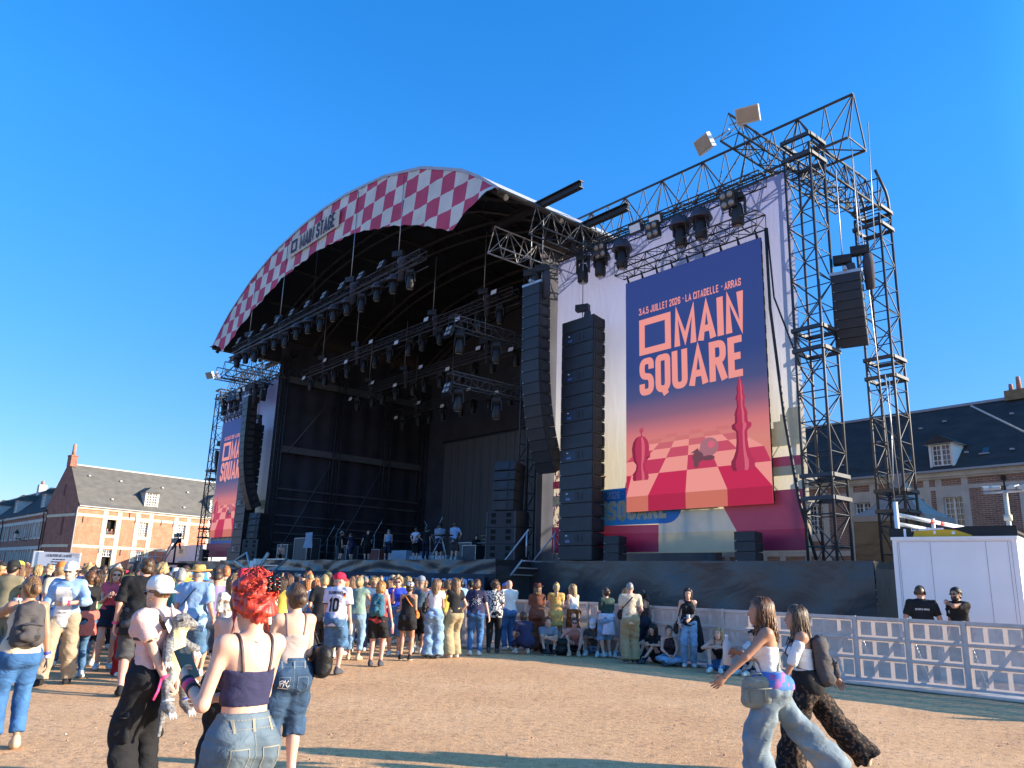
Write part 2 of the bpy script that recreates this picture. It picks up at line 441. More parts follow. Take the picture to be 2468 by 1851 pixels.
# ------------------------------------------------------------------ old brick barracks
def brick_mat(key, c1, c2, mortar, sc=1.0):
    if key in _M: return _M[key]
    m = mat(key, c1, .9, var=0)
    nt, N, L, b = nodes_of(m)
    tc = N.new('ShaderNodeTexCoord')
    sx = N.new('ShaderNodeSeparateXYZ'); cb = N.new('ShaderNodeCombineXYZ')
    L.new(tc.outputs['Object'], sx.inputs[0])
    ad = N.new('ShaderNodeMath'); ad.operation = 'ADD'; L.new(sx.outputs[0], ad.inputs[0]); L.new(sx.outputs[1], ad.inputs[1])
    L.new(ad.outputs[0], cb.inputs[0]); L.new(sx.outputs[2], cb.inputs[1])
    br = N.new('ShaderNodeTexBrick'); br.inputs['Scale'].default_value = sc
    br.inputs['Color1'].default_value = (*c1, 1); br.inputs['Color2'].default_value = (*c2, 1); br.inputs['Mortar'].default_value = (*mortar, 1)
    br.inputs['Brick Width'].default_value = .34; br.inputs['Row Height'].default_value = .1; br.inputs['Mortar Size'].default_value = .012; br.inputs['Mortar Smooth'].default_value = .2
    L.new(cb.outputs[0], br.inputs['Vector'])
    n = N.new('ShaderNodeTexNoise'); n.inputs['Scale'].default_value = 1.4; n.inputs['Detail'].default_value = 8; n.inputs['Roughness'].default_value = .7
    L.new(tc.outputs['Object'], n.inputs['Vector'])
    rp = N.new('ShaderNodeValToRGB'); L.new(n.outputs['Fac'], rp.inputs[0])
    rp.color_ramp.elements[0].position = .32; rp.color_ramp.elements[0].color = (.7, .66, .62, 1)
    rp.color_ramp.elements[1].position = .68; rp.color_ramp.elements[1].color = (1.2, 1.15, 1.1, 1)
    mx = N.new('ShaderNodeMix'); mx.data_type = 'RGBA'; mx.blend_type = 'MULTIPLY'; mx.inputs[0].default_value = 1
    L.new(br.outputs['Color'], mx.inputs[6]); L.new(rp.outputs[0], mx.inputs[7]); L.new(mx.outputs[2], b.inputs['Base Color'])
    bp = N.new('ShaderNodeBump'); bp.inputs['Strength'].default_value = .4; bp.inputs['Distance'].default_value = .02
    L.new(br.outputs['Fac'], bp.inputs['Height']); bp.invert = True; L.new(bp.outputs['Normal'], b.inputs['Normal'])
    return m
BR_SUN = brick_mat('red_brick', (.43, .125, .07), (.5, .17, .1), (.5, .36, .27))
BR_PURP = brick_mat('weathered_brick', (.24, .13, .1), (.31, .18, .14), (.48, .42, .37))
BR_WING = brick_mat('shaded_red_brick', (.25, .085, .06), (.3, .11, .08), (.34, .25, .2))  # darker copy of the red brick, shade put into its colour
STONE = mat('pale_stone', (.62, .53, .38), .9, var=.14, vscale=1.6, bump=.25, bscale=14)
STONEW = mat('white_stone', (.52, .49, .44), .9, var=.2, vscale=1.3, bump=.3, bscale=10)
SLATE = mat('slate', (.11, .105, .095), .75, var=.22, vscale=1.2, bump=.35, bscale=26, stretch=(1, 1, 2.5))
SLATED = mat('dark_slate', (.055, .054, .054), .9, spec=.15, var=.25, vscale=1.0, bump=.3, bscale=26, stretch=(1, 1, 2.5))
LEAD = mat('lead', (.32, .34, .37), .5, var=.1)
FRAMEW = mat('white_paint', (.75, .75, .73), .5, var=.06)
GLASS = mat('window_glass', (.05, .065, .08), .08, var=.3, vscale=.9, spec=.8)
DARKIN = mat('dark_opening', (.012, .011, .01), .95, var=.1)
IRON = mat('black_iron', (.02, .02, .022), .6, var=.15)
CHIM = mat('terracotta', (.42, .2, .13), .9, var=.25, vscale=4)

def win(parent, x0, x1, z0, z1, nx=4, nz=6, y=.14, pane=GLASS, fr=FRAMEW, deep=.14):
    """casement set in its opening: frame with glazing bars, the glass behind it a sub-part"""
    f = MB(); t = .055
    f.box(x0, x1, y, y + .05, z0, z0 + t).box(x0, x1, y, y + .05, z1 - t, z1)
    f.box(x0, x0 + t, y, y + .05, z0 + t, z1 - t).box(x1 - t, x1, y, y + .05, z0 + t, z1 - t)
    xm = (x0 + x1) / 2
    f.box(xm - .05, xm + .05, y - .003, y + .047, z0 + t, z1 - t)
    for i in range(1, nx):
        if i * 2 == nx: continue
        x = x0 + (x1 - x0) * i / nx; f.box(x - .016, x + .016, y + .01, y + .044, z0 + t, z1 - t)
    for k in range(1, nz):
        z = z0 + (z1 - z0) * k / nz; f.box(x0 + t, x1 - t, y + .006, y + .04, z - .016, z + .016)
    fo = f.build('window', fr, parent)
    MB().box(x0 + .01, x1 - .01, y + .051, y + .06, z0 + .01, z1 - .01).build('pane', pane, fo)
    return fo

def facade(mb, L0, L1, z0, z1, holes, m=0, thick=.35, mr=0):
    """wall face in the x,z plane at y=0 (outside towards -y) with real openings"""
    xs = sorted({L0, L1, *[h[0] for h in holes], *[h[1] for h in holes]})
    zs = sorted({z0, z1, *[h[2] for h in holes], *[h[3] for h in holes]})
    for i in range(len(xs) - 1):
        for k in range(len(zs) - 1):
            cx, cz = (xs[i] + xs[i + 1]) / 2, (zs[k] + zs[k + 1]) / 2
            if any(h[0] < cx < h[1] and h[2] < cz < h[3] for h in holes): continue
            mb.quad((xs[i], 0, zs[k]), (xs[i + 1], 0, zs[k]), (xs[i + 1], 0, zs[k + 1]), (xs[i], 0, zs[k + 1]), m)
    for a, b, c, d in holes:
        for q in (((a, 0, c), (a, thick, c), (a, thick, d), (a, 0, d)), ((b, 0, c), (b, 0, d), (b, thick, d), (b, thick, c)),
                  ((a, 0, c), (b, 0, c), (b, thick, c), (a, thick, c)), ((a, 0, d), (a, thick, d), (b, thick, d), (b, 0, d))):
            mb.quad(*q, mr)

def dormer(parent, xc, w, z0, z1, y0, mslate, mside, nx=4, nz=4, depth=2.6, over=.22, gable=True):
    d = MB()
    x0, x1 = xc - w / 2, xc + w / 2
    d.box(x0 - .12, x0, y0, y0 + depth, z0, z1, 0).box(x1, x1 + .12, y0, y0 + depth, z0, z1, 0)
    d.box(x0 - .12, x1 + .12, y0 + .3, y0 + depth, z0 - .1, z0, 0)
    zt = z1 + w * .5
    a, b, c = (x0 - .12 - over, y0 - over, z1), (x1 + .12 + over, y0 - over, z1), (xc, y0 - over + (0 if gable else .7), zt)
    a2, b2, c2 = (x0 - .12 - over, y0 + depth, z1), (x1 + .12 + over, y0 + depth, z1), (xc, y0 + depth + .6, zt)
    d.quad(a, c, c2, a2, 1).quad(b, b2, c2, c, 1)
    d.add([a, b, c], [(0, 1, 2)], 1)
    d.quad(a, a2, b2, b, 0)
    o = d.build('dormer', [mside, mslate], parent)
    win(o, x0 + .03, x1 - .03, z0 + .05, z1 - .03, nx, nz, y=y0 + .05)
    return o

def azrot(azd): return rad(90 - azd)      # local +x looks along this azimuth

def left_barracks():
    t = thing('brick_barracks', 'sunlit red brick barracks with cream stone bands and tall slate roof, left of stage', 'building',
              (-43.75, 80.97, 0), azrot(39))
    # local x along the sunlit facade, y into the building (left of x is +y)
    Lx, D, ze, zr = 26., 7.8, 7.9, 12.45
    wins = [(3.07, 4.05, 5.24, 6.8), (6.5, 7.5, 5.24, 6.8), (10.86, 11.86, 5.24, 6.85), (14.9, 15.9, 5.24, 6.85), (19, 20, 5.24, 6.85), (23, 24, 5.24, 6.85)]
    low = [(3.06, 4.04, 0, 3.73), (6.45, 7.4, 1.6, 3.73), (10.86, 11.86, 1.6, 3.73), (14.9, 15.9, 1.6, 3.73), (19, 20, 1.6, 3.73), (23, 24, 1.6, 3.73)]
    wl = MB(); facade(wl, 0, Lx, 0, ze, wins + low, 0, .35, 1)
    wl.quad((Lx, 0, 0), (Lx, D, 0), (Lx, D, ze), (Lx, 0, ze)).quad((Lx, D, 0), (0, D, 0), (0, D, ze), (Lx, D, ze))
    # gable end on x=0, its shade put into a darker brick, swept up to the chimney
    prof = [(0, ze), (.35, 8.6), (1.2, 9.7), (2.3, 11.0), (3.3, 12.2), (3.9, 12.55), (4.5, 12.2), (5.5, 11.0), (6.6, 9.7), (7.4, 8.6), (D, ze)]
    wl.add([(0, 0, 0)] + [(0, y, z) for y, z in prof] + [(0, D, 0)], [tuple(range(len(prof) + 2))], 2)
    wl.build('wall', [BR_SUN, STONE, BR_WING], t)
    st = MB()
    pr = .05
    st.box(-.06, Lx, -.16, .02, 7.66, 7.9)            # cornice
    st.box(-.05, Lx, -pr, .01, 6.92, 7.2)              # upper band
    st.box(-.05, Lx, -pr, .01, 3.8, 4.08)              # middle band
    for a, b, c, d in wins:
        for u0, u1 in ((a - .47, a), (b, b + .47)):
            st.box(u0, u1, -pr + .006, .012, 4.08, 6.92); st.box(u0, u1, -pr + .006, .012, 7.2, 7.66)
            st.box(u0, u1, -pr + .006, .012, 0, 3.8)
        st.box(a, b, -pr + .003, .012, 4.95, c); st.box(a, b, -pr + .003, .012, d, 6.92)
    for k in range(30):                                  # toothed quoin blocks
        pass
    st.build('stone_trim', STONE, t)
    for i, (a, b, c, d) in enumerate(wins):
        if i == 0: continue
        win(t, a, b, c, d, 4, 6)
    for i, (a, b, c, d) in enumerate(low):
        if i == 0:
            win(t, a, b, 3.0, d, 4, 2)
        else: win(t, a, b, c, d, 4, 7)
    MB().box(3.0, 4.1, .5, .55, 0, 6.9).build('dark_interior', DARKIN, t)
    rl = MB(); rl.box(3.07, 4.05, .05, .09, 5.55, 5.6).box(3.07, 4.05, .05, .09, 5.4, 5.43)
    for k in range(6): rl.box(3.1 + k * .18, 3.12 + k * .18, .06, .08, 5.24, 5.55)
    rl.build('window_railing', IRON, t)
    for x, z in ((.6, 6.6), (2.65, 3.6), (4.9, 3.5), (6.0, 6.95), (5.3, 7.35), (8.9, 6.9), (10.3, 6.9)): MB().box(x, x + .05, -.1, -.052, z - .32, z + .32).build('wall_anchor', IRON, t)
    rf = MB()
    half = D / 2
    ys = [(-.28, 7.93), (.2, 8.35), (1.2, 9.55), (2.6, 11.15), (half, 12.45)]
    for side in (0, 1):
        q = [((y if not side else D - y), z) for y, z in ys]
        for (y0, z0), (y1, z1) in zip(q[:-1], q[1:]):
            v = [(.03, y0, z0), (Lx, y0, z0), (Lx, y1, z1), (.03, y1, z1)]
            rf.add(v if not side else v[::-1], [(0, 1, 2, 3)])
    rf.box(.03, Lx, half - .12, half + .12, 12.42, 12.56, 1)
    rf.box(-.05, Lx, -.42, -.27, 7.88, 7.97, 1)
    vents = ((3.4, 1.2), (4.6, 8.9), (9.4, 8.3), (13, 9.5)); 
    for x, z in ((1.6, 11.3), (4.9, 11.1), (9.6, 10.9), (12.6, 10.7), (3.4, 8.9), (11.5, 8.8)):
        y = np.interp(z, [7.93, 8.35, 9.55, 11.15, 12.45], [-.28, .2, 1.2, 2.6, half])
        rf.box(x, x + .22, y - .16, y + .1, z, z + .13, 1)
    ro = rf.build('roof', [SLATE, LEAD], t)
    ch = MB(); ch.box(-.1, .55, half - .45, half + .45, 12.2, 13.4); ch.box(-.14, .6, half - .5, half + .5, 13.28, 13.42)
    ch.lathe([(.2, 13.4), (.17, 14.6)], 10, (.2, half - .1, 0), m=1)
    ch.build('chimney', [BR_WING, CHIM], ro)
    for x in (7.65, 15.4): dormer(ro, x, 1.3, 8.55, 10.05, .28, SLATE, STONEW, 4, 5, depth=2.0, gable=False)
    gut = MB(); gut.tube([(-.12, -.2, 7.7), (-.12, -.14, 7.2), (-.08, -.08, 6.6), (-.08, -.08, 0)], .06, 6)
    gut.build('downpipe', LEAD, t)
    sl = MB(); sl.box(-.02, .0, 2.9, 3.35, 5.0, 6.9).box(-.02, 0, 3.7, 4.1, 9.1, 10.3)
    sl.build('blind_slit', mat('slit', (.13, .05, .04), .9), t)
    gb = MB(); gb.box(-.05, .01, .45, D, 6.92, 7.2).box(-.05, .01, .9, D, 3.8, 4.08); gb.build('gable_band', STONE, t)
    return t
left_barracks()

def left_wing():
    # long shaded wing running away to the left from the gable
    t = thing('shaded_barracks_wing', 'long shaded brick barracks wing with grey dormers at the left edge', 'building',
              (-43.75 - .777 * 7.9, 80.97 + .629 * 7.9, 0), azrot(138))
    Lx, ze = 62., 7.5                                    # local -x runs away from the camera, y into the building
    ws = [.4, 2.2, 3.9, 6.1, 8.2, 10.2, 12.4, 14.6, 17.4, 19.8, 22.2, 25.2, 28, 31, 34, 37, 41, 45, 49, 53, 57]
    holes = [(-x - 1.0, -x, 4.9, 6.45) for x in ws]
    lows = [(-x - 1.0, -x, 1.3, 3.45) for x in ws]
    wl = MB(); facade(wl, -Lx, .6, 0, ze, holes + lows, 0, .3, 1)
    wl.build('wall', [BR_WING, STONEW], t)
    tr = MB(); tr.box(-Lx, .6, -.2, .02, 7.25, 7.5).box(-Lx, .6, -.06, .01, 6.5, 6.85).box(-Lx, .6, -.06, .01, 3.6, 3.95)
    for x in ws:
        for a in (-x, -x - 1.22):
            tr.box(a, a + .22, -.055, .012, 4.7, 6.5); tr.box(a, a + .22, -.055, .012, 0.9, 3.6)
        tr.box(-x - 1, -x, -.058, .012, 4.7, 4.9)
    tr.build('stone_trim', STONEW, t)
    for a, b, c, d in holes: win(t, a, b, c, d, 2, 4)
    for a, b, c, d in lows: win(t, a, b, c, d, 2, 4)
    rf = MB()
    for y0, z0, y1, z1 in ((-.3, 7.52, .4, 8.1), (.4, 8.1, 3.6, 11.3), (3.6, 11.3, 7.2, 7.5)):
        rf.quad((-Lx, y0, z0), (.5, y0, z0), (.5, y1, z1), (-Lx, y1, z1))
    rf.box(-Lx, .5, 3.5, 3.7, 11.27, 11.4, 1)
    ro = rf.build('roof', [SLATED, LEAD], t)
    for x in (3.6, 17.5, 29.5, 37, 48): dormer(ro, -x, 1.5, 8.2, 9.75, .35, SLATED, LEAD, 4, 4, depth=2.0, gable=False)
    ch = MB(); ch.box(-22.2, -21, 3.2, 4.1, 10.9, 12.3).lathe([(.15, 12.3), (.13, 12.8)], 8, (-21.3, 3.6, 0), m=1).lathe([(.15, 12.3), (.13, 12.8)], 8, (-21.9, 3.6, 0), m=1)
    ch.build('chimney', [STONEW, CHIM], ro)
    dp = MB()
    for x in (.3, -20.9): dp.tube([(x + .3, -.25, 7.4), (x, -.2, 7.0), (x, -.12, 6.8), (x, -.12, 0)], .07, 6)
    dp.build('downpipe', IRON, t)
    # street lanterns on brackets
    for i, x in enumerate((6.3, 22.0)):
        l = thing('wall_lantern', ['black wall lantern on the shaded wing, nearer the brick gable', 'black wall lantern on the shaded wing, farther to the left'][i],
                  'lantern', tuple(t.matrix_basis @ V3((-x, -.06, 4.6))), azrot(138), 'wall lanterns on the barracks wing')
        b = MB(); b.tube([(0, 0, 0), (0, -.6, .05), (0, -1.1, .15)], .04, 6).tube([(0, 0, .35), (0, -.5, .2), (0, -1.0, .12)], .03, 6)
        b.build('bracket', IRON, l)
        h = MB(); h.lathe([(.1, .2), (.22, .7), (.3, .72), (.16, .98), (.05, 1.1), (.0001, 1.2)], 6, (0, -1.1, 0), sm=False); h.build('lantern_head', IRON, l)
        g = MB(); g.lathe([(.12, .22), (.235, .69)], 6, (0, -1.1, 0), sm=False); g.build('lantern_glass', mat('lantern_glass', (.45, .45, .42), .2), l)
    return t
left_wing()

def right_barracks():
    # facade direction az -37 (away), facing the camera's left; local x along the facade towards the camera (az 143)
    t = thing('grey_roofed_barracks', 'weathered brick barracks with white stone and a dark slate roof behind the white cabin', 'building',
              (24.87, 37.51, 0), azrot(143))
    # local x = -t ; y into the building
    L0, L1, D, ze = -34., 26., 9., 8.0
    wc = [3.43, 5.6 - .27, 8.3, 11.2, 14.2, 17, 20, 23, 26, 29, .0 - 1.6, -4.6, -7.6, -10.6, -13.6, -16.6, -19.6]
    holes = []; 
    for c in wc:
        holes.append((-c - .47, -c + .47, 4.95, 6.67)); holes.append((-c - .47, -c + .47, 1.2, 3.4))
    wl = MB(); facade(wl, L0, L1, 0, ze, holes, 0, .3, 1)
    wl.quad((L1, 0, 0), (L1, D, 0), (L1, D, ze), (L1, 0, ze)).quad((L0, D, 0), (L0, 0, 0), (L0, 0, ze), (L0, D, ze)).quad((L1, D, 0), (L0, D, 0), (L0, D, ze), (L1, D, ze))
    wl.add([(L1, 0, ze), (L1, D, ze), (L1, D / 2, 12.35)], [(0, 1, 2)])
    wl.build('wall', [BR_PURP, STONEW], t)
    tr = MB(); tr.box(L0, L1, -.22, .02, 7.72, 8.0).box(L0, L1, -.12, .02, 7.62, 7.72).box(L0, L1, -.06, .01, 7.05, 7.25).box(L0, L1, -.06, .01, 3.75, 4.05)
    for c in wc:
        x = -c
        for a, b in ((x - .82, x - .47), (x + .47, x + .82)):
            tr.box(a, b, -.05, .012, 4.05, 7.05); tr.box(a, b, -.05, .012, 0, 3.75)
            tr.box(a + .02, b - .02, -.052, .012, 7.25, 7.62)
        tr.box(x - .47, x + .47, -.053, .012, 6.67, 7.05); tr.box(x - .47, x + .47, -.053, .012, 4.6, 4.95)
    for x in (-.1, 2.9, -25): tr.box(x - .25, x + .1, -.05, .012, 4.05, 7.05); 
    tr.build('stone_trim', STONEW, t)
    for a, b, c, d in holes: win(t, a, b, c, d, 4, 6, y=.12)
    rf = MB()
    for y0, z0, y1, z1 in ((-.3, 7.98, .3, 8.4), (.3, 8.4, D / 2, 12.35), (D / 2, 12.35, D + .3, 7.98)):
        rf.quad((L0, y0, z0), (L1, y0, z0), (L1, y1, z1), (L0, y1, z1))
    rf.box(L0, L1, D / 2 - .12, D / 2 + .12, 12.3, 12.45, 1); rf.box(L0, L1, -.44, -.29, 7.95, 8.06, 1)
    for x, z in ((-1.5, 11.2), (-4.4, 9.4), (-3.0, 9.0), (-6.2, 11), (-.8, 8.9), (-8.4, 10.4), (-9.9, 9.0), (-5, 11.3)):
        y = .3 + (z - 8.4) / 3.95 * (D / 2 - .3); rf.box(x, x + .16, y - .12, y + .1, z, z + .1, 1)
    ro = rf.build('roof', [SLATED, LEAD], t)
    dormer(ro, -3.86, 1.0, 8.3, 9.5, .15, SLATED, FRAMEW, 4, 4, depth=1.9)
    dormer(ro, -14.5, 1.0, 8.3, 9.5, .15, SLATED, FRAMEW, 4, 4, depth=1.9)
    for x in (-2.0, -5.85):
        sk = MB(); k = 3.95 / (D / 2 - .3)
        y0, z0 = .78, 8.4 + .48 * k; y1, z1 = 1.12, 8.4 + .82 * k
        sk.add([(x - .16, y0, z0 + .06), (x + .16, y0, z0 + .06), (x + .16, y1, z1 + .06), (x - .16, y1, z1 + .06),
                (x - .16, y0, z0), (x + .16, y0, z0), (x + .16, y1, z1), (x - .16, y1, z1)], [(0, 1, 2, 3), (0, 4, 5, 1), (1, 5, 6, 2), (3, 2, 6, 7), (0, 3, 7, 4)])
        sk.box(x - .24, x + .24, y0 - .1, y0, z0 - .02, z0 + .05, 1)
        sk.build('roof_window', [GLASS, LEAD], ro)
    ch = MB(); ch.box(-2.0, 0.2, D / 2 - .35, D / 2 + .35, 12.2, 12.75)
    ch.lathe([(.13, 12.7), (.1, 13.15)], 8, (-1.75, D / 2, 0), m=1).lathe([(.15, 12.7), (.11, 13.5)], 8, (-1.35, D / 2, 0), m=1)
    ch.build('chimney', [mat('mossy_brick', (.25, .17, .09), .95, var=.3), CHIM], ro)
    hk = MB(); hk.tube([(-.95, -.08, 6.3), (-.95, -.08, 7.35)], .035, 6); hk.lathe([(.1, -.02), (.13, 0), (.1, .02)], 12, (-.95, -.08, 7.45), Matrix.Rotation(PI / 2, 3, 'X')); hk.build('iron_hook', IRON, t)
    return t
right_barracks()
# ------------------------------------------------------------------ stage frame: u to the right (towards us), v back, z up
TH = rad(-50.)
UC = -24.
def SP(u, v, z): return (7.30 + .6428 * u + .766 * v, 29.43 - .766 * u + .6428 * v, z)
DECK = 2.6
TRUSSM = mat('truss_steel', (.055, .06, .07), .55, metal=.5, var=.2, vscale=2)
TRUSSI = mat('truss_dull', (.09, .09, .095), .5, metal=.5, var=.2)
TRUSSA = mat('truss_alloy', (.3, .3, .31), .45, metal=.7, var=.2, vscale=2)
BLACKM = mat('black_powdercoat', (.018, .018, .02), .55, var=.25)
BLACKD = mat('black_drape', (.05, .052, .068), .95, var=.3, vscale=.6)
GALV = mat('galvanised', (.42, .44, .47), .45, metal=.6, var=.15, vscale=4)
ALU = mat('aluminium', (.55, .56, .58), .4, metal=.65, var=.12, vscale=5)
LENS = mat('lamp_lens', (.25, .22, .19), .15, var=.1, spec=.9)
WHITEP = mat('white_panel', (.8, .8, .78), .5, var=.05)
SPKB = mat('speaker_black', (.022, .023, .027), .6, var=.2, vscale=3, bump=.1, bscale=120)
SPKG = mat('speaker_grille', (.03, .032, .038), .5, metal=.3, var=.25, vscale=2)
RAIN = mat('rain_dome', (.05, .045, .06), .4, var=.1)
RUST = mat('red_strap', (.35, .04, .03), .7, var=.1)

# ---- tarpaulins
def tarp_mat(key, col, rough, bs, sc):
    m = mat(key, col, rough, var=.35, vscale=.8, spec=.5)
    nt, N, L, b = nodes_of(m)
    tc = N.new('ShaderNodeTexCoord')
    mp = N.new('ShaderNodeMapping'); mp.inputs['Scale'].default_value = (1., 1., 1.6); L.new(tc.outputs['Object'], mp.inputs[0])
    n1 = N.new('ShaderNodeTexNoise'); n1.inputs['Scale'].default_value = sc; n1.inputs['Detail'].default_value = 3; n1.inputs['Distortion'].default_value = 1.2
    n2 = N.new('ShaderNodeTexNoise'); n2.inputs['Scale'].default_value = sc * 2.6; n2.inputs['Detail'].default_value = 1; n2.inputs['Distortion'].default_value = .8
    L.new(mp.outputs[0], n1.inputs['Vector']); L.new(mp.outputs[0], n2.inputs['Vector'])
    ad = N.new('ShaderNodeMath'); ad.operation = 'MULTIPLY_ADD'; ad.inputs[1].default_value = .18
    L.new(n2.outputs['Fac'], ad.inputs[0]); L.new(n1.outputs['Fac'], ad.inputs[2])
    bp = N.new('ShaderNodeBump'); bp.inputs['Strength'].default_value = bs; bp.inputs['Distance'].default_value = .5
    L.new(ad.outputs[0], bp.inputs['Height']); L.new(bp.outputs['Normal'], b.inputs['Normal'])
    return m
TARP = tarp_mat('black_tarpaulin', (.05, .047, .05), .32, .11, .5)
RIGM = mat('rigging_steel', (.06, .06, .065), .5, metal=.4, var=.2)

def cloth_sheet(mb, x0, x1, z0, z1, y=0., nx=60, nz=10, amp=.05, seed=1, hang=None, m=0):
    """hanging sheet in the x,z plane with swags from its fixing points"""
    r = random.Random(seed)
    ph = [(r.uniform(.4, 1.3), r.uniform(0, 6), r.uniform(1.2, 3.2)) for _ in range(6)]
    vs = []
    for k in range(nz + 1):
        w = k / nz
        for i in range(nx + 1):
            x = x0 + (x1 - x0) * i / nx
            d = sum(math.sin(x * f * 2 + p + w * g * .8 * math.sin(x * .3 + p)) for f, p, g in ph) / 6
            d2 = math.sin(x * 1.9 + w * 3.1 * math.sin(x * .55)) * math.sin(w * 5 + x * .7)
            zz = z1 + (z0 - z1) * w
            if hang and k == 0: zz -= abs(math.sin(PI * (x - x0) / hang)) * .05
            vs.append((x, y - amp * (.3 + w) * (d + .6 * d2), zz))
    fs = [(k * (nx + 1) + i, (k + 1) * (nx + 1) + i, (k + 1) * (nx + 1) + i + 1, k * (nx + 1) + i + 1) for k in range(nz) for i in range(nx)]
    return mb.add(vs, fs, m, True)

# ---- printed vinyl behind the screens
def vinyl_mat():
    m = mat('scrim_vinyl', (.6, .6, .7), .38, var=.0, spec=.6)
    nt, N, L, b = nodes_of(m)
    tc = N.new('ShaderNodeTexCoord'); sx = N.new('ShaderNodeSeparateXYZ'); L.new(tc.outputs['Object'], sx.inputs[0])
    n = N.new('ShaderNodeTexNoise'); n.inputs['Scale'].default_value = .5; n.inputs['Detail'].default_value = 4; L.new(tc.outputs['Object'], n.inputs[0])
    mr = N.new('ShaderNodeMapRange'); mr.inputs['From Min'].default_value = 0; mr.inputs['From Max'].default_value = 15; L.new(sx.outputs[2], mr.inputs['Value'])
    rp = N.new('ShaderNodeValToRGB'); L.new(mr.outputs[0], rp.inputs[0])
    e = rp.color_ramp.elements
    e[0].position = 0; e[0].color = (.7, .61, .42, 1); e[1].position = 1; e[1].color = (.25, .28, .52, 1)
    for p, c in ((.28, (.72, .65, .5)), (.40, (.68, .66, .66)), (.6, (.4, .42, .56))):
        q = e.new(p); q.color = (*c, 1)
    L.new(rp.outputs[0], b.inputs['Base Color'])
    mp = N.new('ShaderNodeMapping'); mp.inputs['Scale'].default_value = (1.4, 1, .22); L.new(tc.outputs['Object'], mp.inputs[0])
    n2 = N.new('ShaderNodeTexNoise'); n2.inputs['Scale'].default_value = 2.2; n2.inputs['Detail'].default_value = 5; n2.inputs['Distortion'].default_value = .8; L.new(mp.outputs[0], n2.inputs[0])
    bp = N.new('ShaderNodeBump'); bp.inputs['Strength'].default_value = .4; bp.inputs['Distance'].default_value = .08
    L.new(n2.outputs['Fac'], bp.inputs['Height']); L.new(bp.outputs['Normal'], b.inputs['Normal'])
    t = N.new('ShaderNodeBsdfTranslucent'); L.new(rp.outputs[0], t.inputs['Color']); L.new(bp.outputs['Normal'], t.inputs['Normal'])
    ms = N.new('ShaderNodeMixShader'); ms.inputs[0].default_value = .34
    L.new(b.outputs[0], ms.inputs[1]); L.new(t.outputs[0], ms.inputs[2]); L.new(ms.outputs[0], N.get('Material Output').inputs['Surface'])
    return m
VINYL = vinyl_mat()
def ink(key, c): return mat(key, c, .42, var=.06, trans=.3)
INK_RED = ink('print_crimson', (.36, .03, .09)); INK_REDL = ink('print_rose', (.42, .07, .14)); INK_CREAM = ink('print_cream', (.6, .55, .38))
INK_BLUE = ink('print_blue', (.02, .2, .62)); INK_PALEB = ink('print_pale_blue', (.45, .53, .62)); INK_GREY = ink('print_grey_green', (.34, .36, .3)); INK_CREAML = ink('print_pale_cream', (.62, .62, .55))

# ---- video wall artwork (a lit screen)
def screen_mat(key, stops=None, c=None, st=.5):
    if key in _M: return _M[key]
    m = mat(key, (.02, .02, .02), .6, var=0, emit=c or (1, 1, 1), estr=st)
    nt, N, L, b = nodes_of(m)
    b.inputs['Base Color'].default_value = (.02, .02, .02, 1)
    if stops:
        tc = N.new('ShaderNodeTexCoord'); sx = N.new('ShaderNodeSeparateXYZ'); L.new(tc.outputs['Object'], sx.inputs[0])
        mr = N.new('ShaderNodeMapRange'); mr.inputs['From Max'].default_value = 9.97; L.new(sx.outputs[2], mr.inputs['Value'])
        rp = N.new('ShaderNodeValToRGB'); L.new(mr.outputs[0], rp.inputs[0]); e = rp.color_ramp.elements
        e[0].position, e[0].color = stops[0][0], (*stops[0][1], 1); e[1].position, e[1].color = stops[-1][0], (*stops[-1][1], 1)
        for p, q in stops[1:-1]:
            z = e.new(p); z.color = (*q, 1)
        L.new(rp.outputs[0], b.inputs['Emission Color'])
    return m
SCR_BG = screen_mat('screen_dusk', [(.0, srgb(235, 130, 110)), (.24, srgb(233, 140, 125)), (.31, srgb(225, 125, 125)), (.38, srgb(150, 100, 125)), (.47, srgb(74, 80, 130)), (.58, srgb(46, 66, 132)), (1, srgb(42, 62, 138))], st=.27)
SCR_SAL = screen_mat('screen_salmon', c=srgb(240, 150, 140), st=.31)
SCR_RED = screen_mat('screen_crimson', c=srgb(215, 25, 75), st=.26)
SCR_RED2 = screen_mat('screen_crimson_face', c=srgb(190, 15, 60), st=.26)
SCR_SAL2 = screen_mat('screen_salmon_face', c=srgb(222, 120, 95), st=.26)
SCR_PIECE = screen_mat('screen_piece', c=srgb(205, 45, 85), st=.24)
SCR_PIECEL = screen_mat('screen_piece_light', c=srgb(235, 105, 125), st=.26)
SCR_PIECED = screen_mat('screen_piece_dark', c=srgb(150, 20, 55), st=.24)
SCR_GLASS = screen_mat('screen_piece_glass', c=srgb(190, 120, 130), st=.24)
SCR_GLASSD = screen_mat('screen_piece_glass_dark', c=srgb(125, 70, 75), st=.24)

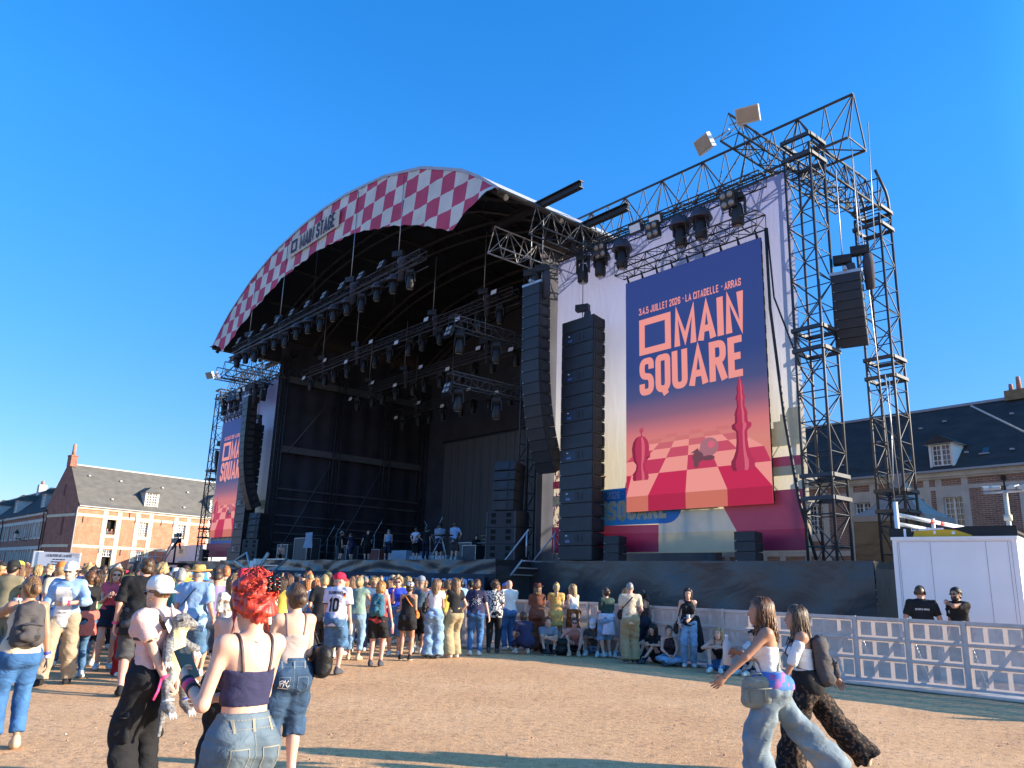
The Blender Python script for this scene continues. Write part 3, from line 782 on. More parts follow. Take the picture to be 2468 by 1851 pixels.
def video_wall(u0, label):
    W, H = 6.7, 9.97
    t = thing('video_wall', label, 'screen', SP(u0, 0, 4.6), TH, 'video walls flanking the stage')
    cab = MB(); cab.box(0, W, .01, .09, 0, H)
    for i in range(1, 8): cab.box(i * W / 8 - .01, i * W / 8 + .01, .09, .15, .1, H - .1)
    for k in range(18):
        cab.box(W, W + .012, .04, .09, .1 + k * H / 18, .42 + k * H / 18)
    cab.build('cabinet_frame', BLACKM, t)
    bgm = MB(); bgm.box(0, W, 0, .01, 0, H); pn = bgm.build('screen_panel', SCR_BG, t)
    # chequered floor in perspective
    bd = MB()
    X = lambda f: f * W
    vx, vz = .5 * W, .40 * H
    zr = [.062 * H, .148 * H, .205 * H, .243 * H, .268 * H, .286 * H, .3 * H]
    xe = [-.40, -.115, .17, .445, .725, 1.02, 1.3]
    def px(f, z):
        x0 = f * W; k = (vz - z) / (vz - zr[0]); return vx + (x0 - vx) * k
    def clipx(v): return min(max(v, 0), W)
    for r in range(len(zr) - 1):
        for c in range(len(xe) - 1):
            q = [(clipx(px(xe[c], zr[r])), zr[r]), (clipx(px(xe[c + 1], zr[r])), zr[r]), (clipx(px(xe[c + 1], zr[r + 1])), zr[r + 1]), (clipx(px(xe[c], zr[r + 1])), zr[r + 1])]
            if q[1][0] - q[0][0] < .01 and q[2][0] - q[3][0] < .01: continue
            if (r + c) % 2 == 0: bd.add([(a, -.003, b) for a, b in q], [(0, 1, 2, 3)], 0 if r < 1 else 3 + min(r, 4))
            elif r < 4: bd.add([(a, -.003, b) for a, b in q], [(0, 1, 2, 3)], 1)
    for c in range(len(xe) - 1):
        a, b = clipx(xe[c] * W), clipx(xe[c + 1] * W)
        if b - a > .01: bd.add([(a, -.003, 0), (b, -.003, 0), (b, -.003, zr[0]), (a, -.003, zr[0])], [(0, 1, 2, 3)], 2 if c % 2 == 0 else 3)
    bd.build('chequered_board_art', [SCR_RED, SCR_SAL, SCR_RED2, SCR_SAL2, screen_mat('screen_row_a', c=srgb(212, 50, 88), st=.26), screen_mat('screen_row_b', c=srgb(216, 78, 100), st=.26), screen_mat('screen_row_c', c=srgb(220, 104, 112), st=.26), screen_mat('screen_row_d', c=srgb(226, 122, 118), st=.26)], pn)
    # pieces
    pc = MB()
    def sil(prof, cx, cz, s, m=0, y=-.006):
        L_ = [(cx - r * s, y, cz + z * s) for r, z in prof]; Rr = [(cx + r * s, y, cz + z * s) for r, z in prof]
        n = len(prof); pc.add(L_ + Rr, [(i, n + i, n + i + 1, i + 1) for i in range(n - 1)], m)
        # soft lit strip on one side
        A = [(cx + r * s * .15, y - .003, cz + z * s) for r, z in prof]; B = [(cx + r * s * .5, y - .003, cz + z * s) for r, z in prof]
        pc.add(A + B, [(i, n + i, n + i + 1, i + 1) for i in range(n - 1)], m + 1 if m < 2 else m)
        D_ = [(cx - r * s, y - .004, cz + z * s) for r, z in prof]; E_ = [(cx - r * s * .62, y - .004, cz + z * s) for r, z in prof]
        pc.add(D_ + E_, [(i, n + i, n + i + 1, i + 1) for i in range(n - 1)], 2 if m == 0 else 4)
    tower = [(.3, 0), (.36, .1), (.36, .26), (.28, .36), (.2, .55), (.17, .8), (.17, 1.05), (.3, 1.15), (.31, 1.25), (.2, 1.3), (.19, 1.5), (.21, 1.52), (.15, 1.68), (.12, 1.72), (.12, 1.92), (.16, 1.94), (.12, 2.08), (.1, 2.1), (.1, 2.2), (.12, 2.21), (.0, 2.62)]
    sil(tower, .83 * W, .125 * H, 1.36)
    lion = [(.3, 0), (.33, .08), (.3, .22), (.2, .34), (.17, .5), (.28, .62), (.34, .85), (.36, 1.05), (.3, 1.25), (.18, 1.38), (.05, 1.42)]
    sil(lion, .115 * W, .125 * H, 1.28)
    lx, lz = .115 * W, .125 * H
    pc.add([(lx + .25, -.012, lz + 1.15), (lx + .52, -.012, lz + 1.1), (lx + .5, -.012, lz + .88), (lx + .3, -.012, lz + .85)], [(0, 1, 2, 3)], 0)
    pc.add([(lx + .3, -.013, lz + .9), (lx + .47, -.013, lz + .98), (lx + .36, -.013, lz + .8)], [(0, 1, 2)], 2)
    for k in range(9):
        a = k / 9 * 2 * PI; cx, cz = lx + .06, lz + 2.05
        pc.add([(cx + .05 * math.cos(a + .5), -.012, cz + .05 * math.sin(a + .5)), (cx + .16 * math.cos(a), -.012, cz + .16 * math.sin(a)), (cx + .05 * math.cos(a - .5), -.012, cz + .05 * math.sin(a - .5))], [(0, 1, 2)], 0)
    pc.add([(lx + .03, -.011, lz + 1.75), (lx + .09, -.011, lz + 1.75), (lx + .09, -.011, lz + 2.05), (lx + .03, -.011, lz + 2.05)], [(0, 1, 2, 3)], 0)
    # toppled piece
    fx, fz = .6 * W, .205 * H
    for k, (dx, dz, rx, rz, m) in enumerate(((.1, .22, .42, .36, 3), (-.15, .02, .3, .2, 3), (-.42, -.12, .26, .22, 4), (-.5, -.34, .12, .2, 4), (.05, -.2, .3, .1, 4), (.22, .3, .16, .14, 1))):
        pc.add([(fx + dx + rx * math.cos(a * PI / 8), -.006 - k * .002, fz + dz + rz * math.sin(a * PI / 8)) for a in range(16)], [tuple(range(16))], m)
    pc.add([(fx - .75, -.02, fz + .05), (fx - .4, -.02, fz + .22), (fx - .35, -.02, fz + .05)], [(0, 1, 2)], 4)
    pc.build('chess_piece_art', [SCR_PIECE, SCR_PIECEL, SCR_PIECED, SCR_GLASS, SCR_GLASSD], pn)
    # floor reflections under the pieces
    tx = MB()
    text(tx, '3.4.5 JUILLET 2026 ~ LA CITADELLE ~ ARRAS', .112 * W, .832 * H, .031 * H, .4, .34, .24, -.003, fit=.755 * W)
    text(tx, 'MAIN', .388 * W, .652 * H, .158 * H, .26, .34, .2, -.003, fit=.5 * W)
    text(tx, 'SQUARE', .112 * W, .476 * H, .16 * H, .29, .34, .17, -.003, fit=.775 * W)
    bx0, bx1, bz0, bz1, th = .112 * W, .362 * W, .652 * H, .81 * H, .3
    for a in ((bx0, bx1, bz0, bz0 + th * .95), (bx0, bx1, bz1 - th * .95, bz1), (bx0, bx0 + th, bz0 + th * .95, bz1 - th * .95), (bx1 - th, bx1, bz0 + th * .95, bz1 - th * .95)):
        tx.add([(a[0], -.004, a[2]), (a[1], -.004, a[2]), (a[1], -.004, a[3]), (a[0], -.004, a[3])], [(0, 1, 2, 3)])
    tx.build('lettering', SCR_SAL, pn)
    return t
# ------------------------------------------------------------------ lamps and rigging (built once, then copied)
def frame_rot(pitch=0, yaw=0): return Matrix.Rotation(yaw, 3, 'Z') @ Matrix.Rotation(pitch, 3, 'X')

def proto_moving(dome):
    t = thing('moving_head_lamp', 'x', 'stage lamp')
    b = MB(); b.box(-.2, .2, -.16, .16, -.17, 0); b.tube([(-.12, 0, 0), (-.12, 0, .14)], .02, 5).tube([(.12, 0, 0), (.12, 0, .14)], .02, 5); b.build('lamp_base', BLACKM, t)
    y = MB(); y.box(-.25, -.2, -.07, .07, -.62, -.1).box(.2, .25, -.07, .07, -.62, -.1).box(-.25, .25, -.06, .06, -.22, -.171); y.build('yoke', BLACKM, t)
    h = MB(); h.lathe([(.0001, -1.0), (.15, -1.0), (.19, -.95), (.19, -.7), (.16, -.45), (.12, -.3), (.0001, -.3)], 12, (0, 0, 0)); ho = h.build('lamp_head', BLACKM, t)
    MB().lathe([(.0001, -1.012), (.13, -1.012), (.13, -1.002)], 12, (0, 0, 0)).build('lens', LENS, ho)
    if dome:
        MB().lathe([(.36, -.33), (.37, -.31), (.3, -.12), (.2, .02), (.06, .06), (.0001, .06)], 14, (0, 0, 0)).build('rain_dome', RAIN, t)
    return t
def proto_blinder():
    t = thing('blinder_lamp', 'x', 'stage lamp')
    b = MB(); b.box(-.24, .24, -.02, .14, -.26, .26); b.tube([(-.26, .05, 0), (-.26, .05, -.34), (.26, .05, -.34), (.26, .05, 0)], .015, 4); b.build('lamp_housing', BLACKM, t)
    for x in (-.12, .12):
        for z in (-.13, .13):
            MB().lathe([(.105, 0), (.085, .02), (.0001, .035)], 10, (x, -.02, z), Matrix.Rotation(PI / 2, 3, 'X')).build('lens', LENS, t)
    return t
def proto_strobe():
    t = thing('strobe_panel', 'x', 'stage lamp')
    b = MB(); b.box(-.26, .26, 0, .12, -.17, .17); b.build('lamp_housing', BLACKM, t)
    MB().box(-.22, .22, -.012, -.001, -.12, .12).build('lens', mat('strobe_face', (.75, .78, .82), .3, var=.05), t)
    return t
P_MH, P_DOME, P_BL, P_ST = proto_moving(False), proto_moving(True), proto_blinder(), proto_strobe()
_used = {}
def lamp(proto, u, v, z, label, group, yaw=0., tilt=0., sc=1.):
    if proto.name not in _used:
        _used[proto.name] = 1; o = proto
    else: o = copy_thing(proto)
    o.location = SP(u, v, z); o.rotation_euler = (tilt, 0, TH + yaw); o.scale = (sc,) * 3
    tag(o, label, None, group); return o

# chain hoist
def proto_hoist():
    t = thing('chain_hoist', 'x', 'hoist')
    b = MB(); b.obox((0, 0, 0), (.62, .3, .3)).lathe([(.15, -.3), (.17, -.1), (.17, .1), (.15, .3)], 10, (0, 0, 0), Matrix.Rotation(PI / 2, 3, 'Y')); b.build('motor_body', BLACKM, t)
    c = MB(); c.tube([(0, 0, .15), (0, 0, 3.6)], .022, 5); c.build('chain', GALV, t)
    g = MB(); g.lathe([(.0001, -1.5), (.15, -1.45), (.19, -.5), (.15, -.18), (.0001, -.18)], 8, (.24, 0, 0)); g.build('chain_bag', BLACKD, t)
    h = MB(); h.tube([(0, 0, -.15), (0, 0, -.5)], .025, 5); h.build('hook', GALV, t)
    return t
P_HO = proto_hoist()
def hoist(u, v, z, label, group='chain hoists'):
    if 'h' not in _used: _used['h'] = 1; o = P_HO
    else: o = copy_thing(P_HO)
    o.location = SP(u, v, z); o.rotation_euler = (0, 0, TH + .4); tag(o, label, None, group); return o

# loudspeaker cabinets
def cab_mesh(w, h, d, bevel=.85):
    b = MB()
    z0, z1 = -h / 2, h / 2
    fr = [(-w / 2, 0), (w / 2, 0), (w / 2 * bevel, d), (-w / 2 * bevel, d)]
    b.add([(x, y, z0) for x, y in fr] + [(x, y, z1 if y == 0 else z1 * .82) for x, y in fr], [(3, 2, 1, 0), (4, 5, 6, 7), (1, 2, 6, 5), (3, 0, 4, 7), (2, 3, 7, 6), (0, 1, 5, 4)], 0)
    return b
def make_array(name, label, group, loc, n, w, h, d, curve, rz=TH, cat='line array', rig=True):
    t = thing(name, label, cat, loc, rz, group)
    cm = cab_mesh(w, h * .97, d).mesh('speaker_cabinet', [SPKB])
    g = MB(); g.box(-w / 2 + .02, w / 2 - .02, -.02, -.002, -h * .455, h * .455); g.box(-w / 2 + .05, -w / 2 + .1, -.024, -.0205, -h * .42, -h * .36, 1)
    gm = g.mesh('grille', [SPKG, GALV])
    s = MB(); s.box(w / 2 * .9, w / 2 * .955, d * .1, d * .9, -h * .34, h * .28).box(w / 2 * .93, w / 2 * .985, d * .16, d * .22, -h * .4, h * .4).box(w / 2 * .93, w / 2 * .985, d * .76, d * .82, -h * .36, h * .34)
    s2 = MB(); s2.V = [(-x, y, z) for x, y, z in s.V]; s2.F = [tuple(reversed(f)) for f in s.F]; s2.m = s.m[:]; s2.s = s.s[:]
    sm2 = s2.mesh('rigging_plate', [RIGM if rig else SPKB])
    sm_ = s.mesh('rigging_plate', [RIGM if rig else SPKB])
    p = V3((0, 0, 0)); ang = 0.
    for i in range(n):
        ang = curve(i / max(1, n - 1))
        Rm = Matrix.Rotation(ang, 3, 'X')
        c = p + Rm @ V3((0, 0, -h / 2))
        o = link('speaker_cabinet', cm, t, c); o.rotation_euler = (ang, 0, 0)
        q = link('grille', gm, o); r_ = link('rigging_plate', sm_, o); link('rigging_plate', sm2, o)
        p = p + Rm @ V3((0, 0, -h))
    if rig:
        f = MB(); f.box(-w / 2 - .05, w / 2 + .05, .02, .12, .01, .12).box(-w / 2 - .05, w / 2 + .05, d - .15, d - .05, .01, .12).box(-.06, .06, -.1, d + .25, .121, .24); f.build('flying_frame', GALV, t)
    return t

# ------------------------------------------------------------------ one wing of the stage, mirrored by sg
def wing(sg):
    side = 'right' if sg > 0 else 'left'
    U = lambda d: UC + sg * d
    def rng(a, b): return (min(U(a), U(b)), max(U(a), U(b)))
    near = sg > 0
    # platform
    a, b = rng(15.6, 30.75)
    t = thing('wing_platform', 'raised %s stage wing wrapped in wrinkled black tarpaulin' % side, 'stage platform', SP(a, -1.1, 0), TH, 'stage wing platforms')
    W = b - a
    dk = MB(); dk.box(0, W, .12, 9.1, 2.4, DECK); dk.build('deck', mat('stage_deck', (.05, .05, .052), .8, var=.2), t)
    lg = MB()
    for i in range(int(W / 2.2) + 1):
        for v in (.4, 4, 7.6): lg.tube([(.3 + i * 2.2, v, 0), (.3 + i * 2.2, v, 2.45)], .03, 5)
    lg.build('scaffold_leg', GALV, t)
    sk = MB(); cloth_sheet(sk, 0, W, .02, DECK + .02, 0, 150, 16, .09, 5 if near else 9, hang=2.3)
    sk.box(0, W, .01, .12, DECK - .06, DECK + .015)
    sk.build('tarpaulin_skirt', TARP, t)
    sd_ = MB(); xe = W if near else 0
    [sd_.quad((q, .05, .02), (q, 8, .02), (q, 8, DECK), (q, .05, DECK)) for q in (xe,)]; sd_.build('side_skirt', TARP, t); xi_ = 0 if near else W; MB().quad((xi_, .05, .02), (xi_, 8, .02), (xi_, 8, DECK), (xi_, .05, DECK)).build('inner_skirt', TARP, t)
    # scrim with print behind the screen
    a, b = rng(15.5, 28.05)
    t = thing('printed_scrim', 'white vinyl scrim with printed chequers behind the %s video wall' % side, 'banner', SP(a, .35, 2.98), TH, 'printed vinyl scrims')
    W, H = b - a, 14.1
    bn = MB(); cloth_sheet(bn, 0, W, 0, H, 0, 40, 40, .035, 12); bn.build('vinyl_sheet', VINYL, t)
    pr = MB(); y = -.085
    um = lambda u: .938 * (u + 10.56) - 8.8
    xo = (lambda u: max(0, min(W, um(u) - a))) if near else (lambda u: max(0, min(W, b - (2 * UC - um(u)))))
    zo = lambda z: .945 * (z - 1.6) + 1.6 - 2.98
    def Q(pts, m, dy=0): pr.add([(xo(p[0]), y - dy, zo(p[1])) for p in pts], [tuple(range(len(pts)))], m)
    # coordinates below are stage u, z of the right wing
    Q([(-10.6, 3.1), (-3.72, 3.1), (-3.7, 3.88), (-10.6, 3.96)], 0); Q([(-10.6, 3.96), (-3.7, 3.88), (-3.7, 4.22), (-10.6, 4.32)], 1)
    Q([(-3.7, 3.1), (.02, 3.1), (.1, 3.86), (-3.7, 3.88)], 2); Q([(-3.7, 3.88), (.1, 3.86), (-.42, 4.72), (-3.7, 4.75)], 5)
    Q([(.02, 3.1), (2.95, 3.1), (2.95, 3.86), (.1, 3.86)], 0); Q([(.1, 3.86), (2.95, 3.86), (2.95, 5.28), (-.7, 5.28), (-.42, 4.72)], 1)
    Q([(-10.6, 5.28), (-5.6, 5.28), (-5.4, 5.8), (-10.6, 5.8)], 6, .0); Q([(-5.6, 5.8), (2.95, 5.8), (2.95, 6.14), (-5.5, 6.14)], 6)
    Q([(-10.6, 6.14), (-7.0, 6.14), (-6.7, 6.5), (-10.6, 6.5)], 1); Q([(.9, 6.14), (2.95, 6.14), (2.95, 6.5), (1.3, 6.5)], 1)
    Q([(-5.6, 4.75), (-.7, 4.75), (-.7, 5.28), (-5.6, 5.28)], 6)
    pill = [(-9.3, 4.26)] + [(-3.25 + .82 * math.sin(k * PI / 12), 5.07 - .81 * math.cos(k * PI / 12)) for k in range(13)] + [(-9.3, 5.88)]
    Q(pill, 3, .012)
    # old-town skyline on the gold horizon
    sky_ = [(1.0, 6.9), (1.0, 7.6), (1.9, 7.6), (1.9, 7.85), (2.2, 7.85), (2.2, 8.1), (2.45, 8.1), (2.55, 8.3), (2.95, 8.3), (2.95, 6.9)]
    Q(sky_, 2)
    prn = pr.build('print', [INK_RED, INK_REDL, INK_CREAM, INK_BLUE, INK_PALEB, INK_CREAML, INK_GREY], t)
    tx = MB()
    x0, x1 = sorted((xo(-8.9), xo(-3.1)))
    text(tx, 'MAINSQUARE', x0, zo(4.47), .82, .32, .46, .16, y - .02, fit=x1 - x0, m=0)
    text(tx, '3.4.5 JUILLET 2026 ~ LA CITADELLE', x0 + .1, zo(5.44), .29, .42, .26, .26, y - .02, fit=x1 - x0 - .3, m=1)
    tx.build('print_lettering', [INK_CREAM, INK_PALEB], t)
    # rose portrait strip on the inner edge, as a plain pink motif
    pm = MB(); xi = xo(-10.35)
    g_ = random.Random(4); dirx = 1 if near else -1
    for k in range(70):
        zz = 3.6 * g_.random() + .1; wv = .3 + .12 * math.sin(zz * 2.2); x_ = xi + dirx * (.08 + wv * g_.uniform(.1, 1.5)); l_ = g_.uniform(.08, .3); w_ = g_.uniform(.02, .05); an_ = g_.uniform(-.7, .7)
        dx, dz = math.sin(an_) * l_, math.cos(an_) * l_
        pm.add([(x_ - w_, y - .016 - .0006 * k, zz), (x_ + w_, y - .016 - .0006 * k, zz), (x_ + dx + w_ * .5, y - .016 - .0006 * k, zz + dz), (x_ + dx - w_ * .5, y - .016 - .0006 * k, zz + dz)], [(0, 1, 2, 3)], k % 3)
    pm.build('print_motif', [INK_REDL, ink('print_pink', (.55, .22, .27)), ink('print_pale_pink', (.62, .38, .4))], t)
    hm = MB(); hm.tube([(0, -.02, H + .03), (W, -.02, H + .03)], .05, 6); hm.build('hanging_pipe', TRUSSM, t)
    # video wall
    a, b = rng(20.2, 26.9)
    video_wall(a, ['left video wall showing the festival poster, half hidden by speakers', 'large right video wall showing the navy and pink festival poster'][near])
    # truss carrying the video wall
    def trs(name, label, p, q, w, h, **k):
        g = k.pop('group', 'trusses of the %s wing' % side); mm = k.pop('mat', TRUSSM)
        o = V3(SP(*p)); tt = thing(name, label, 'truss', o, TH, g)
        mb = MB(); qq = (q[0] - p[0], q[1] - p[1], q[2] - p[2])
        truss(mb, (0, 0, 0), qq, w, h, **k); mb.build('truss_frame', mm, tt); return tt
    trs('lighting_truss', 'black truss right above the %s video wall' % side, (U(20.0), -.2, 15.15), (U(27.1), -.2, 15.15), .6, .6, step=.6)
    hs_ = thing('screen_hanger', 'row of straps holding the %s video wall under its truss' % side, 'hanger', SP(U(23.55), .1, 14.56), TH)
    for i in range(9): MB().tube([(-3.2 + i * .8, -.05, 0), (-3.2 + i * .8, -.2, .32)], [.06, .03], 5).build('strap', BLACKM, hs_)
    trs('lighting_truss', 'long black lamp truss across the top of the %s scrim' % side, (U(17.6), -.3, 16.75), (U(27.3), -.3, 16.75), .5, .5, step=.55)
    trs('roof_truss', 'big triangular beam along the top of the %s wing' % side, (U(15.5), 1.5, 18.75), (U(30.15), 1.5, 18.75), 1.3, 2.1, tri=True, step=1.15, rc=.06, rb=.032)
    trs('cantilever_truss', 'truss reaching out over the %s wing with two floodlights at its end' % side, (U(26.6), -1.3, 18.9), (U(26.6), 7.5, 18.9), .8, 1.0, tri=True, step=.9, rc=.045, rb=.025)
    # towers
    def tower(d0, v0, ztop, label, wd=1.0):
        u0 = U(d0)
        tt = thing('truss_tower', label, 'truss tower', SP(u0, v0, 0), TH, 'truss towers of the %s wing' % side)
        mb = MB(); truss(mb, (0, 0, .02), (0, 0, ztop), wd, wd, step=1.05, rc=.055, rb=.026, up=(0, 1, 0)); mb.build('tower_frame', TRUSSM, tt)
        for z in (4.6, 9.7, ztop - .5):
            for zz in (z, z + .75):
                sl = MB()
                for e in (-1, 1):
                    sl.box(-wd / 2 - .08, wd / 2 + .08, e * wd / 2 - .06 + e * .055, e * wd / 2 + .06 + e * .055, zz, zz + .13)
                    sl.box(e * wd / 2 - .06 + e * .055, e * wd / 2 + .06 + e * .055, -wd / 2 - .02, wd / 2 + .02, zz + .002, zz + .128)
                sl.build('sleeve_block', TRUSSM, tt)
        return tt
    tower(28.65, .35, 17.55, 'front square truss tower of the %s wing' % side)
    t = tower(28.7, 5.5, 16.5, 'rear square truss tower of the %s wing with a sloping head' % side)
    hd = MB()
    for x in (-.5, .5): hd.tube([(x, .5, 16.5), (x, .45, 17.4), (x, .3, 17.75), (x, -.5, 18.4)], .06, 6)
    for k in range(4):
        hd.tube([(-.5, .5 - k * .25, 16.8 + k * .45), (.5, .5 - k * .25, 16.8 + k * .45)], .03, 5); hd.tube([(-.5, -.5, 16.6), (-.5, .4 - k * .25, 17 + k * .4)], .026, 5); hd.tube([(.5, -.5, 16.6), (.5, .4 - k * .25, 17 + k * .4)], .026, 5)
    hd.build('tower_head', TRUSSM, t)
    trs('roof_truss', 'triangular beam joining the two tall %s towers' % side, (U(28.7), .9, 17.5), (U(28.7), 5.2, 17.5), 1.0, 1.5, tri=True, step=.85, rc=.05, rb=.028)
    # array hanging trusses next to the main roof
    for k, d in enumerate((15.3, 18.2)):
        trs('roof_truss', '%s of the two triangular beams reaching forward over the %s main speakers' % (['inner', 'outer'][k], side), (U(d), -3.6, 17.2), (U(d), 5.5, 17.2), .9, 1.2, tri=True, step=.9, rc=.045, rb=.025, mat=TRUSSA if k == 0 else TRUSSM)
    # steel I-beams from the main roof
    for k, v in enumerate((-2.6, .4)):
        o = thing('steel_beam', '%s dark steel beam jutting from the main roof over the %s speakers' % (['front', 'rear'][k], side), 'beam', SP(U(16.9), v, 18.35), TH, 'steel beams at the roof edge')
        bm = MB(); L = 6.2
        x0, x1 = (-L / 2, L / 2)
        bm.box(x0, x1, -.13, .13, .0, .04).box(x0, x1, -.13, .13, .3, .34).box(x0, x1, -.02, .02, .04, .3); bm.build('flange', BLACKM, o)
    # line array
    J = lambda f: .02 + .78 * max(0, f - .3) ** 1.6
    make_array('line_array', 'tall curved black line array hanging beside the %s edge of the main stage' % side, 'main line arrays', SP(U(16.45), -2.25, 14.95), 17, 1.12, .515, .78, lambda f: J(f), TH + sg * .05)
    for k, dd in enumerate((16.05, 16.85)): hoist(U(dd), -1.95, 15.7, '%s of the pair of hoists lifting the %s main line array' % (['inner', 'outer'][k], side))
    # sub column
    t = make_array('subwoofer_column', 'straight black column of subwoofers standing in front of the %s scrim' % side, 'subwoofer columns', SP(U(18.25), -1.0, DECK + .05 + 18 * .585), 18, 1.98, .585, .85, lambda f: 0., TH, 'subwoofer column', rig=False)
    cabs = [c for c in t.children if c.name.startswith('speaker_cabinet')]
    am = MB(); am.box(-.62, .42, -.03, -.0205, -.19, .2, 0).box(-.02, .22, -.045, -.031, -.15, .17, 1).box(-.55, -.45, -.036, -.0305, .1, .14, 2).box(-.55, -.3, -.036, -.0305, -.16, -.06, 3).box(.3, .4, -.036, -.0305, -.15, .1, 1)
    am = am.mesh('amplifier_panel', [mat('amp_panel', (.03, .038, .055), .45, metal=.4), BLACKM, WHITEP, mat('amp_display', (.06, .12, .3), .2)])
    for i, c in enumerate(cabs):
        if i % 3 == 1: link('amplifier_panel', am, c)
    hoist(U(18.05), -.5, 13.85, 'hoist with a hanging chain bag above the %s subwoofer column' % side)
    # outer fill array
    make_array('side_array', 'small black speaker array hanging outside the %s tower' % side, 'side fill arrays', SP(U(29.75), .6, 12.45), 8, .98, .325, .56, lambda f: .05 + .2 * f, TH + sg * .25)
    hoist(U(29.55), .9, 13.1, 'upper hoist above the %s side array' % side); hoist(U(30.1), 1.1, 13.35, 'lower hoist above the %s side array' % side)
    # floodlights on the cantilever end
    for k, (du, dz, yw) in enumerate(((.95, -.2, .35), (-1.0, -.55, -.3))):
        f = thing('floodlight', ['larger grey floodlight, the inner one on the %s cantilever' % side, 'grey floodlight, the outer one on the %s cantilever' % side][k if near else k], 'floodlight', SP(U(26.6) + du * sg, -1.5, 19.0 + dz), TH, 'cantilever floodlights')
        b_ = MB(); Rm = frame_rot(.5, yw)
        b_.obox((0, 0, 0), (.85, .2, .6), Rm); b_.build('flood_housing', GALV, f)
        g_ = MB(); g_.obox(Rm @ V3((0, -.11, 0)), (.74, .02, .5), Rm); g_.build('lens', mat('flood_glass', (.34, .28, .22), .3), f)
        br = MB(); br.tube([Rm @ V3((0, .1, 0)), (-du * sg * .5, .25, -dz * .4), (-du * sg, .2, -dz * .5)], .035, 5); br.build('bracket', GALV, f)
    # lamps on the two trusses above the screen
    rows = [(17.9, 'm'), (19.0, 'd'), (20.3, 'd'), (21.3, 's'), (22.4, 's'), (23.5, 'd'), (24.5, 'd'), (26.2, 'm')]
    if not near: rows = rows[:]
    seq = rows if near else rows[::-1]
    cnt = {'m': 0, 'd': 0, 's': 0, 'b': 0}
    for d, kd in seq:
        k = cnt[kd]; cnt[kd] += 1
        if kd == 's': lamp(P_ST, U(d), -.65, 16.65, '%s white faced strobe panel from the left on the %s wing lamp truss' % (ORD[k], side), 'strobe panels', 0, .25, 1.3)
        else: lamp(P_MH if kd == 'm' else P_DOME, U(d), -.35, 16.45, '%s %s from the left on the %s wing lamp truss' % (ORD[k], 'bare black moving lamp' if kd == 'm' else 'black lamp under a rain hood', side), 'moving lamps', .3, 0, 1.3)
    for k, d in enumerate((19.3, 22.3, 26.0) if near else (26.0, 22.3, 19.3)):
        lamp(P_BL, U(d), -.72, 16.2, '%s four-eyed blinder from the left on the %s wing lamp truss' % (ORD[k], side), 'blinders', 0, .25, 1.3)
    # front fills on the deck edge
    for k, (d, n) in enumerate(((20.05, 3), (26.2, 3))):
        make_array('front_fill_stack', ['short stack of fill speakers beside the %s subwoofer column', 'short stack of fill speakers under the %s video wall'][k] % side, 'front fill stacks', SP(U(d), -.75, DECK + n * .34), n, .85, .34, .5, lambda f: 0., TH, 'speaker stack', rig=False)
    # cables down the screen edge
    if near:
        c = thing('cable_bundle', 'thick black cable bundle running down past the video wall to the deck', 'cable', SP(U(27.2), -.1, DECK), TH)
        b_ = MB(); b_.tube([(0, 0, 12.2), (.05, -.05, 9), (.35, -.02, 5), (.7, .05, 2), (1.1, .2, .1)], .06, 6).tube([(.05, .03, 12.2), (.2, 0, 9.4), (.9, .4, 6.6), (1.2, .6, 6.0)], .035, 5); b_.build('cable_run', BLACKM, c)
        for i, (x, y_, z_, x2, y2, z2) in enumerate(((29.9, 1.5, 18.3, 29.9, 2.6, 4.2), (30.2, 2.0, 9.0, 29.2, 4.6, 5.2), (29.2, 4.6, 9.6, 29.9, 2.6, 5.4), (30.6, 1.5, 18.4, 30.5, 1.4, 13.4))):
            c = thing('guy_cable', ['long steel cable hanging from the big beam to the deck', 'crossing steel cable between the right towers, leaning back', 'crossing steel cable between the right towers, leaning forward', 'steel cable from the beam end to the right side array'][i], 'cable', SP(U(x), y_, z_), TH, 'steel cables by the right towers')
            MB().tube([(0, 0, 0), (x2 - x, y2 - y_, z2 - z_)], .018, 5).build('cable_run', GALV, c)
    # work lamps / small items on the tower
    return
wing(1); wing(-1)
